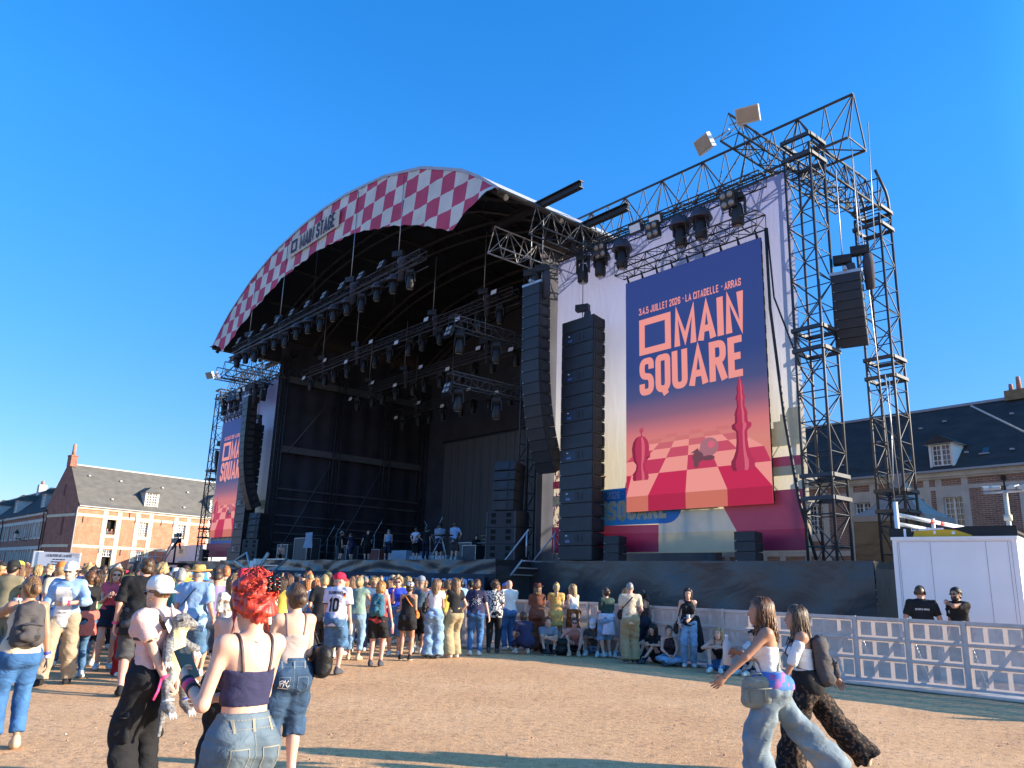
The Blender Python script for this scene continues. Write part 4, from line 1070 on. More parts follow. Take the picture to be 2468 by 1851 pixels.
# ------------------------------------------------------------------ main stage under the arched roof
def arc_z(d):
    return float(np.interp(abs(d), [0, 3, 7, 11, 14.5, 16, 17.3], [23.85, 23.72, 23.2, 22.1, 20.5, 19.5, 18.45]))
def low_z(d):
    return float(np.interp(abs(d), [0, 4.8, 8.9, 11.3, 13.4, 14.3, 15.2, 16.2, 17.3], [20.92, 20.5, 19.5, 18.7, 17.75, 17.35, 18.05, 18.35, 18.45]))
def main_stage():
    t = thing('main_stage', 'huge dark concert stage under an arched roof with a red chequered front', 'stage', SP(UC, 0, 0), TH)
    # checks on the valance: woven into the cloth
    m = mat('chequered_canvas', (.6, .1, .18), .8, var=0)
    nt, N, L, b = nodes_of(m)
    tc = N.new('ShaderNodeTexCoord'); sx = N.new('ShaderNodeSeparateXYZ'); L.new(tc.outputs['Object'], sx.inputs[0])
    cb = N.new('ShaderNodeCombineXYZ')
    def sc(o, k, off):
        a = N.new('ShaderNodeMath'); a.operation = 'MULTIPLY_ADD'; a.inputs[1].default_value = k; a.inputs[2].default_value = off; L.new(o, a.inputs[0]); return a.outputs[0]
    L.new(sc(sx.outputs[0], 1 / 1.08, .12), cb.inputs[0]); L.new(sc(sx.outputs[2], 1 / 1.05, .2), cb.inputs[2]); cb.inputs[1].default_value = .5
    ck = N.new('ShaderNodeTexChecker'); ck.inputs['Scale'].default_value = 1.
    ck.inputs['Color1'].default_value = (.68, .1, .19, 1); ck.inputs['Color2'].default_value = (.86, .83, .76, 1); L.new(cb.outputs[0], ck.inputs['Vector'])
    n = N.new('ShaderNodeTexNoise'); n.inputs['Scale'].default_value = .9; n.inputs['Detail'].default_value = 5; L.new(tc.outputs['Object'], n.inputs[0])
    mr = N.new('ShaderNodeMapRange'); mr.inputs['From Min'].default_value = .3; mr.inputs['From Max'].default_value = .7; mr.inputs['To Min'].default_value = .85; mr.inputs['To Max'].default_value = 1.08; L.new(n.outputs['Fac'], mr.inputs[0])
    mx = N.new('ShaderNodeMix'); mx.data_type = 'RGBA'; mx.blend_type = 'MULTIPLY'; mx.inputs[0].default_value = 1
    cc = N.new('ShaderNodeCombineColor'); [L.new(mr.outputs[0], cc.inputs[k]) for k in range(3)]
    L.new(ck.outputs['Color'], mx.inputs[6]); L.new(cc.outputs[0], mx.inputs[7]); L.new(mx.outputs[2], b.inputs['Base Color'])
    n2 = N.new('ShaderNodeTexWave'); n2.inputs['Scale'].default_value = .9; n2.inputs['Distortion'].default_value = 4; n2.inputs['Detail'].default_value = 2; L.new(tc.outputs['Object'], n2.inputs[0])
    bp = N.new('ShaderNodeBump'); bp.inputs['Strength'].default_value = .2; bp.inputs['Distance'].default_value = .06; L.new(n2.outputs['Fac'], bp.inputs['Height']); L.new(bp.outputs['Normal'], b.inputs['Normal'])
    tl = N.new('ShaderNodeBsdfTranslucent'); L.new(mx.outputs[2], tl.inputs['Color'])
    ms = N.new('ShaderNodeMixShader'); ms.inputs[0].default_value = .3
    L.new(b.outputs[0], ms.inputs[1]); L.new(tl.outputs[0], ms.inputs[2]); L.new(ms.outputs[0], N.get('Material Output').inputs['Surface'])
    va = MB(); nx, nz = 140, 8; vs = []
    for k in range(nz + 1):
        w_ = k / nz
        for i in range(nx + 1):
            d = -17.3 + 34.6 * i / nx
            z0, z1 = low_z(d), arc_z(d)
            rp = .05 * math.sin(d * 2.9 + w_) * (1 - w_) + .02 * math.sin(d * 7)
            vs.append((d, -5 + rp - .25 * (1 - w_), z0 + (z1 - z0) * w_ + .03 * math.sin(d * 5.8) * (w_ == 0)))
    va.add(vs, [(k * (nx + 1) + i, k * (nx + 1) + i + 1, (k + 1) * (nx + 1) + i + 1, (k + 1) * (nx + 1) + i) for k in range(nz) for i in range(nx)], 0, True)
    vo = va.build('chequered_valance', m, t)
    wp_ = MB(); wp_.add([(-4.1 + .25 * i, -5.3 + .0, z) for z in (21.62, 22.8) for i in range(28)], [(i, i + 1, 29 + i, 28 + i) for i in range(27)]); wp_.build('plain_cream_band', mat('canvas_cream', (.68, .64, .55), .8, var=.1, trans=.3), vo)
    lt = MB(); NAVY = mat('navy_print', (.02, .028, .075), .7, var=.05)
    def vf(p): 
        d = p[0]; return (d, -5.34, p[2])
    text(lt, 'MAIN STAGE', -2.45, 21.76, .98, .3, .3, .24, -5.34, fit=4.7, m=0)
    th = .16
    for q in ((-3.72, -2.9, 21.84, 22.0), (-3.72, -2.9, 22.52, 22.68), (-3.72, -3.56, 22.0, 22.52), (-3.06, -2.9, 22.0, 22.52)):
        lt.add([(q[0], -5.345, q[2]), (q[1], -5.345, q[2]), (q[1], -5.345, q[3]), (q[0], -5.345, q[3])], [(0, 1, 2, 3)])
    lt.build('lettering', NAVY, vo)
    # vault skin: pale outside, black inside
    rf = MB(); ds = [-17.3 + 34.6 * i / 48 for i in range(49)]
    for off, mm in ((0, 1), (-.12, 0)):
        vs = []
        for v in (-5.05, 13.5):
            for d in ds: vs.append((d, v, arc_z(d) + .06 + off))
        n_ = len(ds)
        rf.add(vs, [((i, i + 1, n_ + i + 1, n_ + i) if mm == 1 else (i, n_ + i, n_ + i + 1, i + 1)) for i in range(n_ - 1)], mm, True)
    vs = []
    for d in ds: vs += [(d, -5.06, arc_z(d) + .07), (d, -5.06, arc_z(d) - .1)]
    rf.add(vs, [(2 * i, 2 * i + 1, 2 * i + 3, 2 * i + 2) for i in range(len(ds) - 1)], 1)
    UND = mat('roof_underside', (.032, .031, .034), .8, var=.3, vscale=.5)
    ro = rf.build('vault_roof', [UND, mat('roof_skin', (.34, .37, .42), .5, var=.15)], t)
    rb = MB()
    for v in (-4.6, -1.2, 2.4, 6, 9.6, 13):
        rb.tube([(d, v, arc_z(d) - .3) for d in ds[::2]], .14, 6)
        rb.tube([(d, v, arc_z(d) - 1.1) for d in ds[3:-3:2]], .09, 5)
        for i in range(3, len(ds) - 3, 2):
            rb.tube([(ds[i], v, arc_z(ds[i]) - .3), (ds[i + 1], v, arc_z(ds[i + 1]) - 1.1)], .04, 4, cap=False)
    rb.build('roof_rib', mat('rib_steel', (.05, .047, .045), .6, var=.2), ro)
    pl = MB()
    for d in (-15.5, -12, -8, -4, 0, 4, 8, 12, 15.5): pl.tube([(d, -4.8, arc_z(d) - .32), (d, 13, arc_z(d) - .32)], .08, 5)
    pl.tube([(17.25, -5, 18.4), (17.25, 13, 18.4)], .13, 6).tube([(-17.25, -5, 18.4), (-17.25, 13, 18.4)], .13, 6)
    pl.build('purlin', mat('rib_steel', (.05, .047, .045)), ro)
    # deck, drapes, columns
    dk = MB(); dk.box(-15.6, 15.6, -3.0, 13.2, 2.35, 2.6); dk.build('deck', mat('stage_deck', (.05, .05, .052)), t)
    fs = MB(); cloth_sheet(fs, -15.6, 15.6, 1.98, 2.62, -3.05, 160, 8, .06, 3, hang=3.9); fs.build('front_tarpaulin', TARP, t); MB().box(-15.6, 15.6, -2.98, -2.9, .02, 2.0).build('under_skirt', BLACKD, t)
    lp = MB(); lp.box(-15.6, 17.2, -4.6, -3.2, 1.72, 1.84)
    lp.build('lower_platform', BLACKM, t)
    bn = MB(); cloth_sheet(bn, -15.6, 17.0, .1, 1.95, -4.72, 120, 6, .02, 6); bno = bn.build('front_banner', BLACKD, t)
    bt = MB()
    text(bt, 'EN VIVAL E', 7.9, 1.25, .5, .42, .5, .2, -4.8, fit=4.6); text(bt, 'ISSOLDE', 13.5, 1.25, .5, .42, .5, .2, -4.8, fit=3.0)
    bt.build('banner_lettering', mat('blue_white_print', (.4, .52, .8), .6, var=.05), bno)
    def drape(name, pts, z0, z1, par=t):
        d_ = MB(); vs = []; nk = 12
        n_ = 40
        for k in range(nk + 1):
            for i in range(n_ + 1):
                f = i / n_; x = pts[0][0] + (pts[1][0] - pts[0][0]) * f; y = pts[0][1] + (pts[1][1] - pts[0][1]) * f
                wv = .07 * math.sin(f * 60) + .05 * math.sin(f * 23 + 1)
                dx, dy = pts[1][1] - pts[0][1], -(pts[1][0] - pts[0][0]); l = math.hypot(dx, dy)
                vs.append((x + dx / l * wv, y + dy / l * wv, z0 + (z1 - z0) * k / nk))
        d_.add(vs, [(k * (n_ + 1) + i, k * (n_ + 1) + i + 1, (k + 1) * (n_ + 1) + i + 1, (k + 1) * (n_ + 1) + i) for k in range(nk) for i in range(n_)], 0, True)
        return d_.build(name, BLACKD, par)
    drape('side_drape', ((-15.1, -.4), (-15.1, 13.4)), 2.6, 19.6); drape('side_drape', ((15.1, 13.4), (15.1, -.4)), 2.6, 19.6); drape('back_drape', ((-15.4, 13.3), (15.4, 13.3)), 2.6, 19.4)
    gd = MB(); vs = [(d, 13.25, z) for d in ds for z in (18.3, arc_z(d) + .02)]; gd.add(vs, [(2 * i, 2 * i + 2, 2 * i + 3, 2 * i + 1) for i in range(len(ds) - 1)], 0, True); gd.build('gable_drape', BLACKD, t)
    for q in (15.6, -15.6): MB().quad((q, -3, .02), (q, 0, .02), (q, 0, 2.6), (q, -3, 2.6)).build('side_skirt', TARP, t)
    GB = mat('grey_beam', (.13, .135, .14), .6, var=.15)
    for sx_ in (-1, 1):
        for z, hh in ((16.2, .5), (10.75, .5), (7.95, .1), (7.25, .1), (6.0, .08), (5.3, .08), (4.7, .08), (4.0, .08), (3.5, .08)):
            MB().box(*sorted((sx_ * 14.6, sx_ * 14.45)), .2, 13.0, z, z + hh).build('cross_beam', GB, t)
    for d in (-1, 1):
        for v in (-.3, 4.6, 9.2, 12.8):
            cm = MB(); truss(cm, (d * 14.3, v, 2.6), (d * 14.3, v, 18.2), .55, .55, step=.8, rc=.04, rb=.02, up=(0, 1, 0)); cm.build('roof_column', TRUSSM, t)
    for (y0, z0, y1, z1) in ((.4, 2.7, 4.4, 10.5), (5, 3, 9, 10.5), (.6, 10.8, 4.3, 16), (2, 2.7, 5, 5), (2.6, 2.7, 5.5, 5)):
        for d in (-14.4, 14.4): MB().tube([(d, y0, z0), (d, y1, z1)], .035, 5).build('diagonal_brace', GB, t)
    # rear video wall (switched off)
    scm = mat('dark_led', (.075, .066, .064), .55, var=.18, vscale=.6, stretch=(6, 1, .3))
    sc_ = MB(); sc_.box(-9.7, 9.7, 11.9, 12.1, 3.2, 12.4); so_ = sc_.build('rear_screen', scm, t)
    sl = MB()
    for i in range(1, 20): sl.box(-9.7 + i * .97 - .008, -9.7 + i * .97 + .008, 11.885, 11.899, 3.2, 12.4)
    sl.tube([(-9.9, 11.8, 12.55), (9.9, 11.8, 12.55)], .06, 5); sl.build('screen_seam', BLACKM, so_)
    return t
main_stage()

# ------------------------------------------------------------------ hanging light trusses with their lamps
rows = [('front', -5.2, 16.7, 11.8), ('second', .4, 16.2, 12.2), ('third', 4.4, 15.3, 12.2), ('rearmost', 8.6, 14.5, 12.0)]
for ri, (nm, v, z, half) in enumerate(rows):
    t = thing('lighting_truss', '%s long lamp truss hanging under the arched roof' % nm, 'truss', SP(UC, v, z), TH, 'lamp trusses under the arched roof')
    mb = MB(); truss(mb, (-half, 0, .3), (half, 0, .3), .42, .42, step=.6, rc=.024, rb=.01); mb.build('truss_frame', TRUSSI, t)
    wr = MB()
    for d in (-9.5, -4.6, 0, 4.6, 9.5): wr.tube([(d, 0, .5), (d, 0, arc_z(d) - z - .35)], .018, 4)
    wr.build('suspension_wire', BLACKM, t)
    pp = MB(); pp.tube([(-half, -.3, -.22), (half, -.3, -.22)], .03, 5).tube([(-half, .3, -.26), (half, .3, -.26)], .03, 5); pp.build('lamp_pipe', TRUSSI, t)
    for k, d in enumerate((-9.5, -4.6, 4.6, 9.5)):
        o = hoist(UC + d, v, z + 1.0, '%s hoist from the left above the %s roof truss' % (ORD[k], nm))
    if ri == 0:
        n = 15; c = {'d': 0, 'm': 0}
        for k in range(n):
            kd = 'm' if k % 3 == 2 else 'd'; d = -11.2 + k * 22.0 / (n - 1)
            lamp(P_MH if kd == 'm' else P_DOME, UC + d, v, z - (.05 if kd == 'd' else .25), '%s %s from the left on the front roof truss' % (ORD[c[kd]], 'bare moving lamp' if kd == 'm' else 'hooded lamp'), 'moving lamps', .6); c[kd] += 1
        for k in range(10): lamp(P_BL, UC - 10.6 + k * 2.1, v - .3, z + .72, '%s four-eyed blinder from the left on top of the front roof truss' % ORD[k], 'blinders', 0, -.35)
    else:
        n = 13
        for k in range(n): lamp(P_MH, UC - 11 + k * 22 / (n - 1) + (.4 if k % 3 == 1 else 0), v, z - .2, '%s moving lamp from the left under the %s roof truss' % (ORD[k], nm), 'moving lamps', .4 + .5 * (k % 3))
        for k in range(8): lamp(P_ST, UC - 11.6 + k * 3.2, v - .35, z + (.55 if k % 2 else -.2), '%s white strobe from the left on the %s roof truss' % (ORD[k], nm), 'strobe panels', 0, -.15)
# two short ladders of lamps on the right, seen end on
for k, (u, v0, z, v1) in enumerate(((-8.6, -4.7, 13.2, 1.0), (-8.2, -4.9, 10.4, .5))):
    t = thing('lighting_ladder', ['upper', 'lower'][k] + ' short truss end-on beside the right line array, carrying lamps', 'truss', SP(u - 1.6, v0, z), TH, 'short side trusses')
    mb = MB(); truss(mb, (0, 0, 0), (0, v1 - v0, 0), .5, .55, step=.7, rc=.026, rb=.012); mb.build('truss_frame', TRUSSI, t)
    lamp(P_BL, u - 1.7, v0 - .1, z - .45, 'four-eyed blinder at the end of the %s short side truss' % ['upper', 'lower'][k], 'blinders', 0, -.3)
    for q in range(2): lamp(P_MH, u - 1.6, v0 + .5 + q * 2.2, z - .45, '%s moving lamp on the %s short side truss' % (['nearer', 'farther'][q], ['upper', 'lower'][k]), 'moving lamps', .8)

# ------------------------------------------------------------------ gear on the deck
CASE = mat('flight_case', (.05, .05, .055), .55, var=.2)
RIS = mat('riser_white', (.36, .42, .5), .5, var=.08)
z0 = 2.6
t = thing('drum_riser', 'pale riser platform in the middle of the stage deck', 'riser', SP(-22.5, 1.2, z0), TH)
MB().box(-2.6, .6, 0, 2.4, 0, .72).build('riser_deck', RIS, t); MB().box(.62, 4.4, .2, 2.2, 0, .42).build('riser_step', RIS, t)
def case(u, v, w_, d, h, label, m=CASE):
    o = thing('flight_case', label, 'flight case', SP(u, v, z0), TH, 'cases on the deck')
    b = MB(); b.box(-w_ / 2, w_ / 2, 0, d, .1, h)
    b.build('case_body', m, o)
    e = MB()
    for x in (-w_ / 2, w_ / 2):
        for y in (0, d): e.box(x - .02, x + .02, y - .02, y + .02, .1, h + .01)
        e.box(x - .02, x + .02, .02, d - .02, h - .02, h + .012)
    e.box(-w_ / 2 + .02, w_ / 2 - .02, -.02, .02, h - .02, h + .012)
    for x in (-w_ / 2 + .1, w_ / 2 - .1): e.lathe([(.06, -.03), (.06, .03)], 8, (x, .1, .05), Matrix.Rotation(PI / 2, 3, 'Y'))
    e.build('case_edge', GALV, o); return o
case(-33.5, -1.2, 1.6, .9, 1.1, 'low black flight case near the left end of the deck')
case(-31.2, -1.0, 1.9, .9, 1.5, 'tall black case with metal edges behind the left stairs')
case(-28.4, .5, 1.3, .8, 1.05, 'dark case standing left of the two men on stage')
case(-19.3, 3.4, 1.5, .8, 1.25, 'brown wooden amplifier case behind the stage crew', mat('brown_case', (.13, .085, .05), .6, var=.2))
case(-22.8, -.4, 1.1, .6, .7, 'reddish low case by the man in black shorts', mat('red_case', (.2, .05, .04), .6, var=.2))
case(-17.3, 2.3, 1.2, .8, 1.0, 'black case right of the brown amplifier case')
# drum kit
t = thing('drum_kit', 'drum kit with chrome stands on the right half of the deck', 'drum kit', SP(-12.6, .3, z0), TH)
DR = mat('drum_shell', (.05, .07, .14), .3, var=.1); CY = mat('cymbal', (.3, .24, .13), .3, metal=.9)
RX = Matrix.Rotation(PI / 2, 3, 'X')
MB().lathe([(.36, -.25), (.36, .25)], 18, (0, .2, .4), RX).build('bass_drum', DR, t)
for q in ((-.35, .1, .95, .2), (.3, .1, .97, .2), (-.75, .5, .7, .22), (.8, .5, .6, .28)): MB().lathe([(q[3], -.12), (q[3], .12)], 14, q[:3]).build('tom_drum', DR, t)
st = MB()
for q in ((-1.0, .2, 1.35), (-.3, .6, 1.6), (.5, .6, 1.55), (1.1, .3, 1.4), (1.35, .7, 1.1), (-1.3, .6, 1.2)):
    MB().lathe([(.0001, .03), (.1, .02), (.34, 0)], 16, q, Matrix.Rotation(.2, 3, 'X')).build('cymbal', CY, t)
    st.tube([(q[0], q[1], q[2]), (q[0], q[1], .1)], .018, 5).tube([(q[0], q[1], .3), (q[0] + .22, q[1], 0)], .014, 4).tube([(q[0], q[1], .3), (q[0] - .22, q[1], 0)], .014, 4)
st.tube([(-1.3, -.1, .95), (1.3, -.1, .95)], .022, 5); st.build('chrome_stand', GALV, t)
# stacked side monitors
def stack(u, v, label, n1, n2):
    o = thing('monitor_stack', label, 'speaker stack', SP(u, v, z0), TH + .25, 'side monitor stacks')
    for i in range(n1):
        c = MB(); c.box(-.85, .85, 0, 1.0, i * .74 + .01, i * .74 + .73); co = c.build('speaker_cabinet', SPKB, o)
        g = MB()
        for x in (-.42, .42):
            for zz in (.17, .46): MB().box(x - .13, x + .13, -.012, -.002, i * .74 + zz, i * .74 + zz + .18).build('port', mat('port_black', (.004, .004, .004), .9, var=0), co)
        h = MB(); h.box(-.83, -.75, -.02, -.003, i * .74 + .05, i * .74 + .69).box(.75, .83, -.02, -.003, i * .74 + .05, i * .74 + .69); h.build('case_edge', RIGM, co)
    for i in range(n2):
        Rm = Matrix.Rotation(-.05 * i, 3, 'X'); zz = n1 * .74 + .25 + i * .44
        c = MB(); c.obox((0, .45 + .02 * i, zz), (1.2, .8, .42), Rm); co = c.build('speaker_cabinet', SPKB, o)
        g = MB(); g.obox(Rm @ V3((0, -.41, 0)) + V3((0, .45 + .02 * i, zz)), (.5, .02, .32), Rm); g.build('grille', SPKG, co)
stack(-9.9, -1.6, 'tall grey stack of monitor speakers on the right of the deck', 3, 5)
stack(-36.6, -2.2, 'stack of monitor speakers at the left end of the deck', 2, 4)
# microphone booms
for k, (u, v, h, dx) in enumerate(((-31, .8, 1.6, .9), (-30.2, 1.0, 1.9, .9), (-24.6, .6, 1.7, .8), (-18.6, .6, 1.5, -.7), (-16.0, -.9, 1.5, .6))):
    o = thing('microphone_stand', ['boom microphone stand behind the left cases', 'taller boom microphone stand behind the left cases', 'boom stand behind the man in black', 'boom stand left of the brown case', 'boom stand at the front of the deck'][k], 'microphone stand', SP(u, v, z0), TH, 'boom stands on the deck')
    b = MB(); b.tube([(0, 0, 0), (0, 0, h)], .02, 5).tube([(-.5 * dx, 0, h - .4), (dx, 0, h + .8)], .016, 5)
    for a in range(3): b.tube([(0, 0, .2), (.3 * math.cos(a * 2.1), .3 * math.sin(a * 2.1), 0)], .012, 4)
    b.build('stand_tube', GALV, o); MB().ell((dx, 0, h + .8), (.05, .05, .07), 8, 5).build('microphone', BLACKM, o)
o = thing('laptop_tripod', 'tripod table with monitor at the deck front', 'tripod', SP(-12.9, -2.7, z0), TH)
b = MB(); b.box(-.5, .5, -.3, .3, 1.1, 1.16); b.build('table_top', BLACKM, o)
b = MB(); [b.tube([(0, 0, 1.1), (.5 * math.cos(a * 2.1), .5 * math.sin(a * 2.1), 0)], .02, 5) for a in range(3)]; b.build('tripod_leg', GALV, o)
# jacket hanging on a stand
o = thing('jacket_stand', 'stand with a pale jacket hung over it, left on the deck', 'clothes stand', SP(-28.9, -1.6, z0), TH)
MB().tube([(-.3, 0, 0), (-.3, 0, 1.75)], .02, 5).tube([(.5, 0, 0), (.5, 0, 1.6)], .02, 5).tube([(-.3, 0, 1.7), (.5, 0, 1.6)], .02, 5).build('stand_tube', GALV, o)
b = MB(); cloth_sheet(b, -.4, .6, .8, 1.75, -.05, 12, 8, .06, 4); b.build('jacket', mat('pale_denim', (.3, .34, .42), .9), o)

# ------------------------------------------------------------------ stairs
def stairs(label, u, v, wd, n, dz, dv, du, rail=True):
    t = thing('metal_stairs', label, 'stairs', SP(u, v, 0), TH, 'metal stairs to the stage')
    # climbs along +x*du, +y*dv
    s = MB()
    for k in range(n):
        f = (k + 1) / n
        x, y, z = du * (f - 1), dv * (f - 1), DECK * f - dz * (0)
        if du: s.box(x - .14, x + .14, -wd / 2, wd / 2, z - .05, z)
        else: s.box(-wd / 2, wd / 2, y - .14, y + .14, z - .05, z)
    s.build('tread', ALU, t)
    g = MB()
    for e in (-1, 1):
        o = V3((0, e * (wd / 2 + .03), 0)) if du else V3((e * (wd / 2 + .03), 0, 0))
        a = V3((-du, -dv, .0)) + o; b = V3((0, 0, DECK)) + o
        g.tube([a, b], .05, 6)
    g.build('stringer', GALV, t)
    if rail:
        r = MB()
        for e in (-1, 1):
            o = V3((0, e * (wd / 2 + .05), 0)) if du else V3((e * (wd / 2 + .05), 0, 0))
            a = V3((-du * .9, -dv * .9, 1.2)) + o; b = V3((du * .12, dv * .12, DECK + 1.25)) + o
            r.tube([a, b], .04, 6)
            for f in (.15, .97):
                p = a.lerp(b, f); r.tube([p, p - V3((0, 0, 1.05))], .035, 6)
        r.build('handrail', GALV, t)
    return t
stairs('steep metal stairs with handrails beside the right stage wing', -7.7, -1.4, 1.5, 9, 0, 0, 3.0)
stairs('short metal steps at the left front of the stage', -27.3, -4.4, 3.2, 7, 0, 2.6, 0, False)
# work platform at the left
t = thing('camera_platform', 'raised camera platform with rails left of the stage', 'platform', SP(-57.5, -1.5, 0), TH)
b = MB(); b.box(-5, 5, -1.5, 1.5, 2.3, 2.45); b.build('platform_deck', mat('stage_deck', (.05, .05, .052)), t)
b = MB(); 
for x in (-5, -2.5, 0, 2.5, 5): b.tube([(x, -1.5, 0), (x, -1.5, 3.5)], .035, 5)
for z in (2.9, 3.5): b.tube([(-5, -1.5, z), (5, -1.5, z)], .035, 5)
b.tube([(5, -1.5, 2.4), (8.5, -1.5, 4.8)], .05, 5).tube([(4.2, -1.5, 2.4), (7.7, -1.5, 4.8)], .05, 5); b.build('platform_rail', GALV, t)
b = MB(); cloth_sheet(b, -5, 5, .1, 2.3, -1.6, 50, 8, .06, 8); b.build('tarpaulin_skirt', TARP, t)
o = thing('remote_camera', 'black remote camera on the left platform', 'camera', SP(-54.6, -1.5, 2.45), TH)
b = MB(); b.tube([(0, 0, 0), (0, 0, 1.5)], .08, 6).obox((0, 0, 1.9), (1.2, .5, .4)).obox((.2, 0, 2.35), (.9, .4, .3)).tube([(-.9, 0, 1.2), (.5, 0, 1.9)], .1, 6).tube([(.9, 0, 1.6), (1.3, 0, 1.2)], .08, 6); b.build('camera_body', BLACKM, o)
t = thing('white_truck_trailer', 'white trailer parked behind the camera platform', 'trailer', SP(-68, 3.5, 0), TH)
MB().box(-5, 6, 0, 2.4, .9, 4.4).build('trailer_box', mat('trailer_white', (.5, .54, .6), .5), t)
b = MB(); b.box(-1.8, 1.2, -.02, -.005, 3.3, 4.3); b.build('trailer_sign', mat('sign_cream', (.65, .6, .45), .6), t)
b = MB(); text(b, '2011', -.9, 3.6, .4, .45, .4, .3, -.03, fit=1.2); b.build('sign_lettering', BLACKM, t)
b = MB()
for x in (-4, -3, 4.5, 5.5):
    b.lathe([(.45, -.15), (.45, .15)], 14, (x, .1, .45), RX)
b.build('wheel', BLACKM, t)
# camera crane in the pit
t = thing('camera_crane', 'spidery grey camera crane base standing in the pit before the stage', 'crane', SP(-23.2, -7.5, 0), TH)
b = MB()
for p, q in (((0, 0, 1.75), (-2.3, 0, 2.35)), ((0, 0, 1.85), (-1.3, .2, 2.8)), ((-2.3, 0, 2.35), (-1.3, .2, 2.8)), ((.6, 0, 1.7), (1.9, 0, 2.75)), ((.7, 0, 1.6), (2.0, 0, 2.7))): b.tube([p, q], .055, 6)
b.build('crane_arm', mat('crane_silver', (.5, .5, .48), .4, metal=.4), t)
b = MB(); b.tube([(.3, 0, 0), (.3, 0, 1.8)], .1, 8); b.build('crane_post', GALV, t)
b = MB(); b.obox((.35, 0, 2.05), (.5, .3, .6)).obox((.7, 0, 2.3), (.3, .3, .3)); b.build('crane_head', WHITEP, t)
# ------------------------------------------------------------------ crowd barrier
def mesh_panel_mat():
    m = mat('perforated_sheet', (.6, .5, .44), .45, metal=.3, var=.18, vscale=6)
    nt, N, L, b = nodes_of(m)
    tc = N.new('ShaderNodeTexCoord'); sx = N.new('ShaderNodeSeparateXYZ'); L.new(tc.outputs['Object'], sx.inputs[0])
    def fr(o):
        a = N.new('ShaderNodeMath'); a.operation = 'MULTIPLY'; a.inputs[1].default_value = 55; L.new(o, a.inputs[0])
        f = N.new('ShaderNodeMath'); f.operation = 'FRACT'; L.new(a.outputs[0], f.inputs[0])
        g = N.new('ShaderNodeMath'); g.operation = 'GREATER_THAN'; g.inputs[1].default_value = .6; L.new(f.outputs[0], g.inputs[0]); return g.outputs[0]
    mu = N.new('ShaderNodeMath'); mu.operation = 'MULTIPLY'; L.new(fr(sx.outputs[0]), mu.inputs[0]); L.new(fr(sx.outputs[2]), mu.inputs[1])
    tr = N.new('ShaderNodeBsdfTransparent'); ms = N.new('ShaderNodeMixShader')
    L.new(mu.outputs[0], ms.inputs[0]); L.new(b.outputs[0], ms.inputs[1]); L.new(tr.outputs[0], ms.inputs[2]); L.new(ms.outputs[0], N.get('Material Output').inputs['Surface'])
    return m
PERF = mesh_panel_mat()
BARF = mat('barrier_alu', (.5, .46, .44), .45, metal=.45, var=.15, vscale=5)
SHEET = mat('barrier_sheet', (.62, .52, .46), .5, metal=.1, trans=.25, var=.15, vscale=5)
def proto_barrier(W=.955, H=1.22):
    t = thing('crowd_barrier', 'x', 'crowd barrier', (0, 0, 0), 0, 'aluminium crowd barrier panels')
    f = MB()
    f.box(0, W, -.03, .03, H - .06, H).box(0, W, -.03, .03, .06, .1)
    f.box(.0, .035, -.03, .03, .1, H - .06).box(W - .035, W, -.03, .03, .1, H - .06)
    for z in (.45, .8): f.box(.035, W - .035, -.028, .028, z, z + .045)
    f.box(-.025, .03, -.05, -.031, H - .2, H + .01)
    f.build('barrier_frame', BARF, t)
    s = MB(); g = MB()
    zs = [(.1, .45), (.495, .8), (.845, H - .06)]
    cols = [(.09, .29), (.365, .59), (.665, .865)]
    for z0_, z1_ in zs:
        a, b = z0_ + .035, z1_ - .035
        xs = [.035] + [q for c in cols for q in c] + [W - .035]
        for i in range(0, len(xs), 2): s.quad((xs[i], 0, z0_), (xs[i + 1], 0, z0_), (xs[i + 1], 0, z1_), (xs[i], 0, z1_))
        for c in cols:
            s.quad((c[0], 0, z0_), (c[1], 0, z0_), (c[1], 0, a), (c[0], 0, a)); s.quad((c[0], 0, b), (c[1], 0, b), (c[1], 0, z1_), (c[0], 0, z1_))
            g.quad((c[0], .0, a), (c[1], .0, a), (c[1], .0, b), (c[0], .0, b))
    s.build('sheet', SHEET, t); g.build('perforated_window', PERF, t)
    p = MB(); p.box(0, W, -.36, .95, .0, .018); p.box(0, W, -.38, -.33, .018, .04); p.tube([(.02, .9, .02), (.02, .04, 1.0)], .02, 5).tube([(W - .02, .9, .02), (W - .02, .04, 1.0)], .02, 5)
    p.build('foot_plate', ALU, t)
    return t
PB = proto_barrier()
bd = V3((-.703, .711, 0)); b0 = V3((8.75, 13.86, 0))
k0 = -6
for k in range(15):
    tt = .85 + .955 * (k0 + k)
    p = b0 + bd * (tt + .955)
    lab = 'aluminium crowd barrier panel, %s from the right end of the long row' % ORD[k]
    if k == 0: o = PB
    else: o = copy_thing(PB)
    o.location = p; o.rotation_euler = (0, 0, math.atan2(-bd.y, -bd.x)); o['label'] = lab
p = V3((2.8, 21.15, 0)); d2 = V3((-.998, .06, 0))
for k in range(5):
    o = copy_thing(PB, p + d2 * (.96 * (k + 1)), math.atan2(-d2.y, -d2.x), 'aluminium crowd barrier panel, %s left of the corner behind the standing women' % ORD[k])
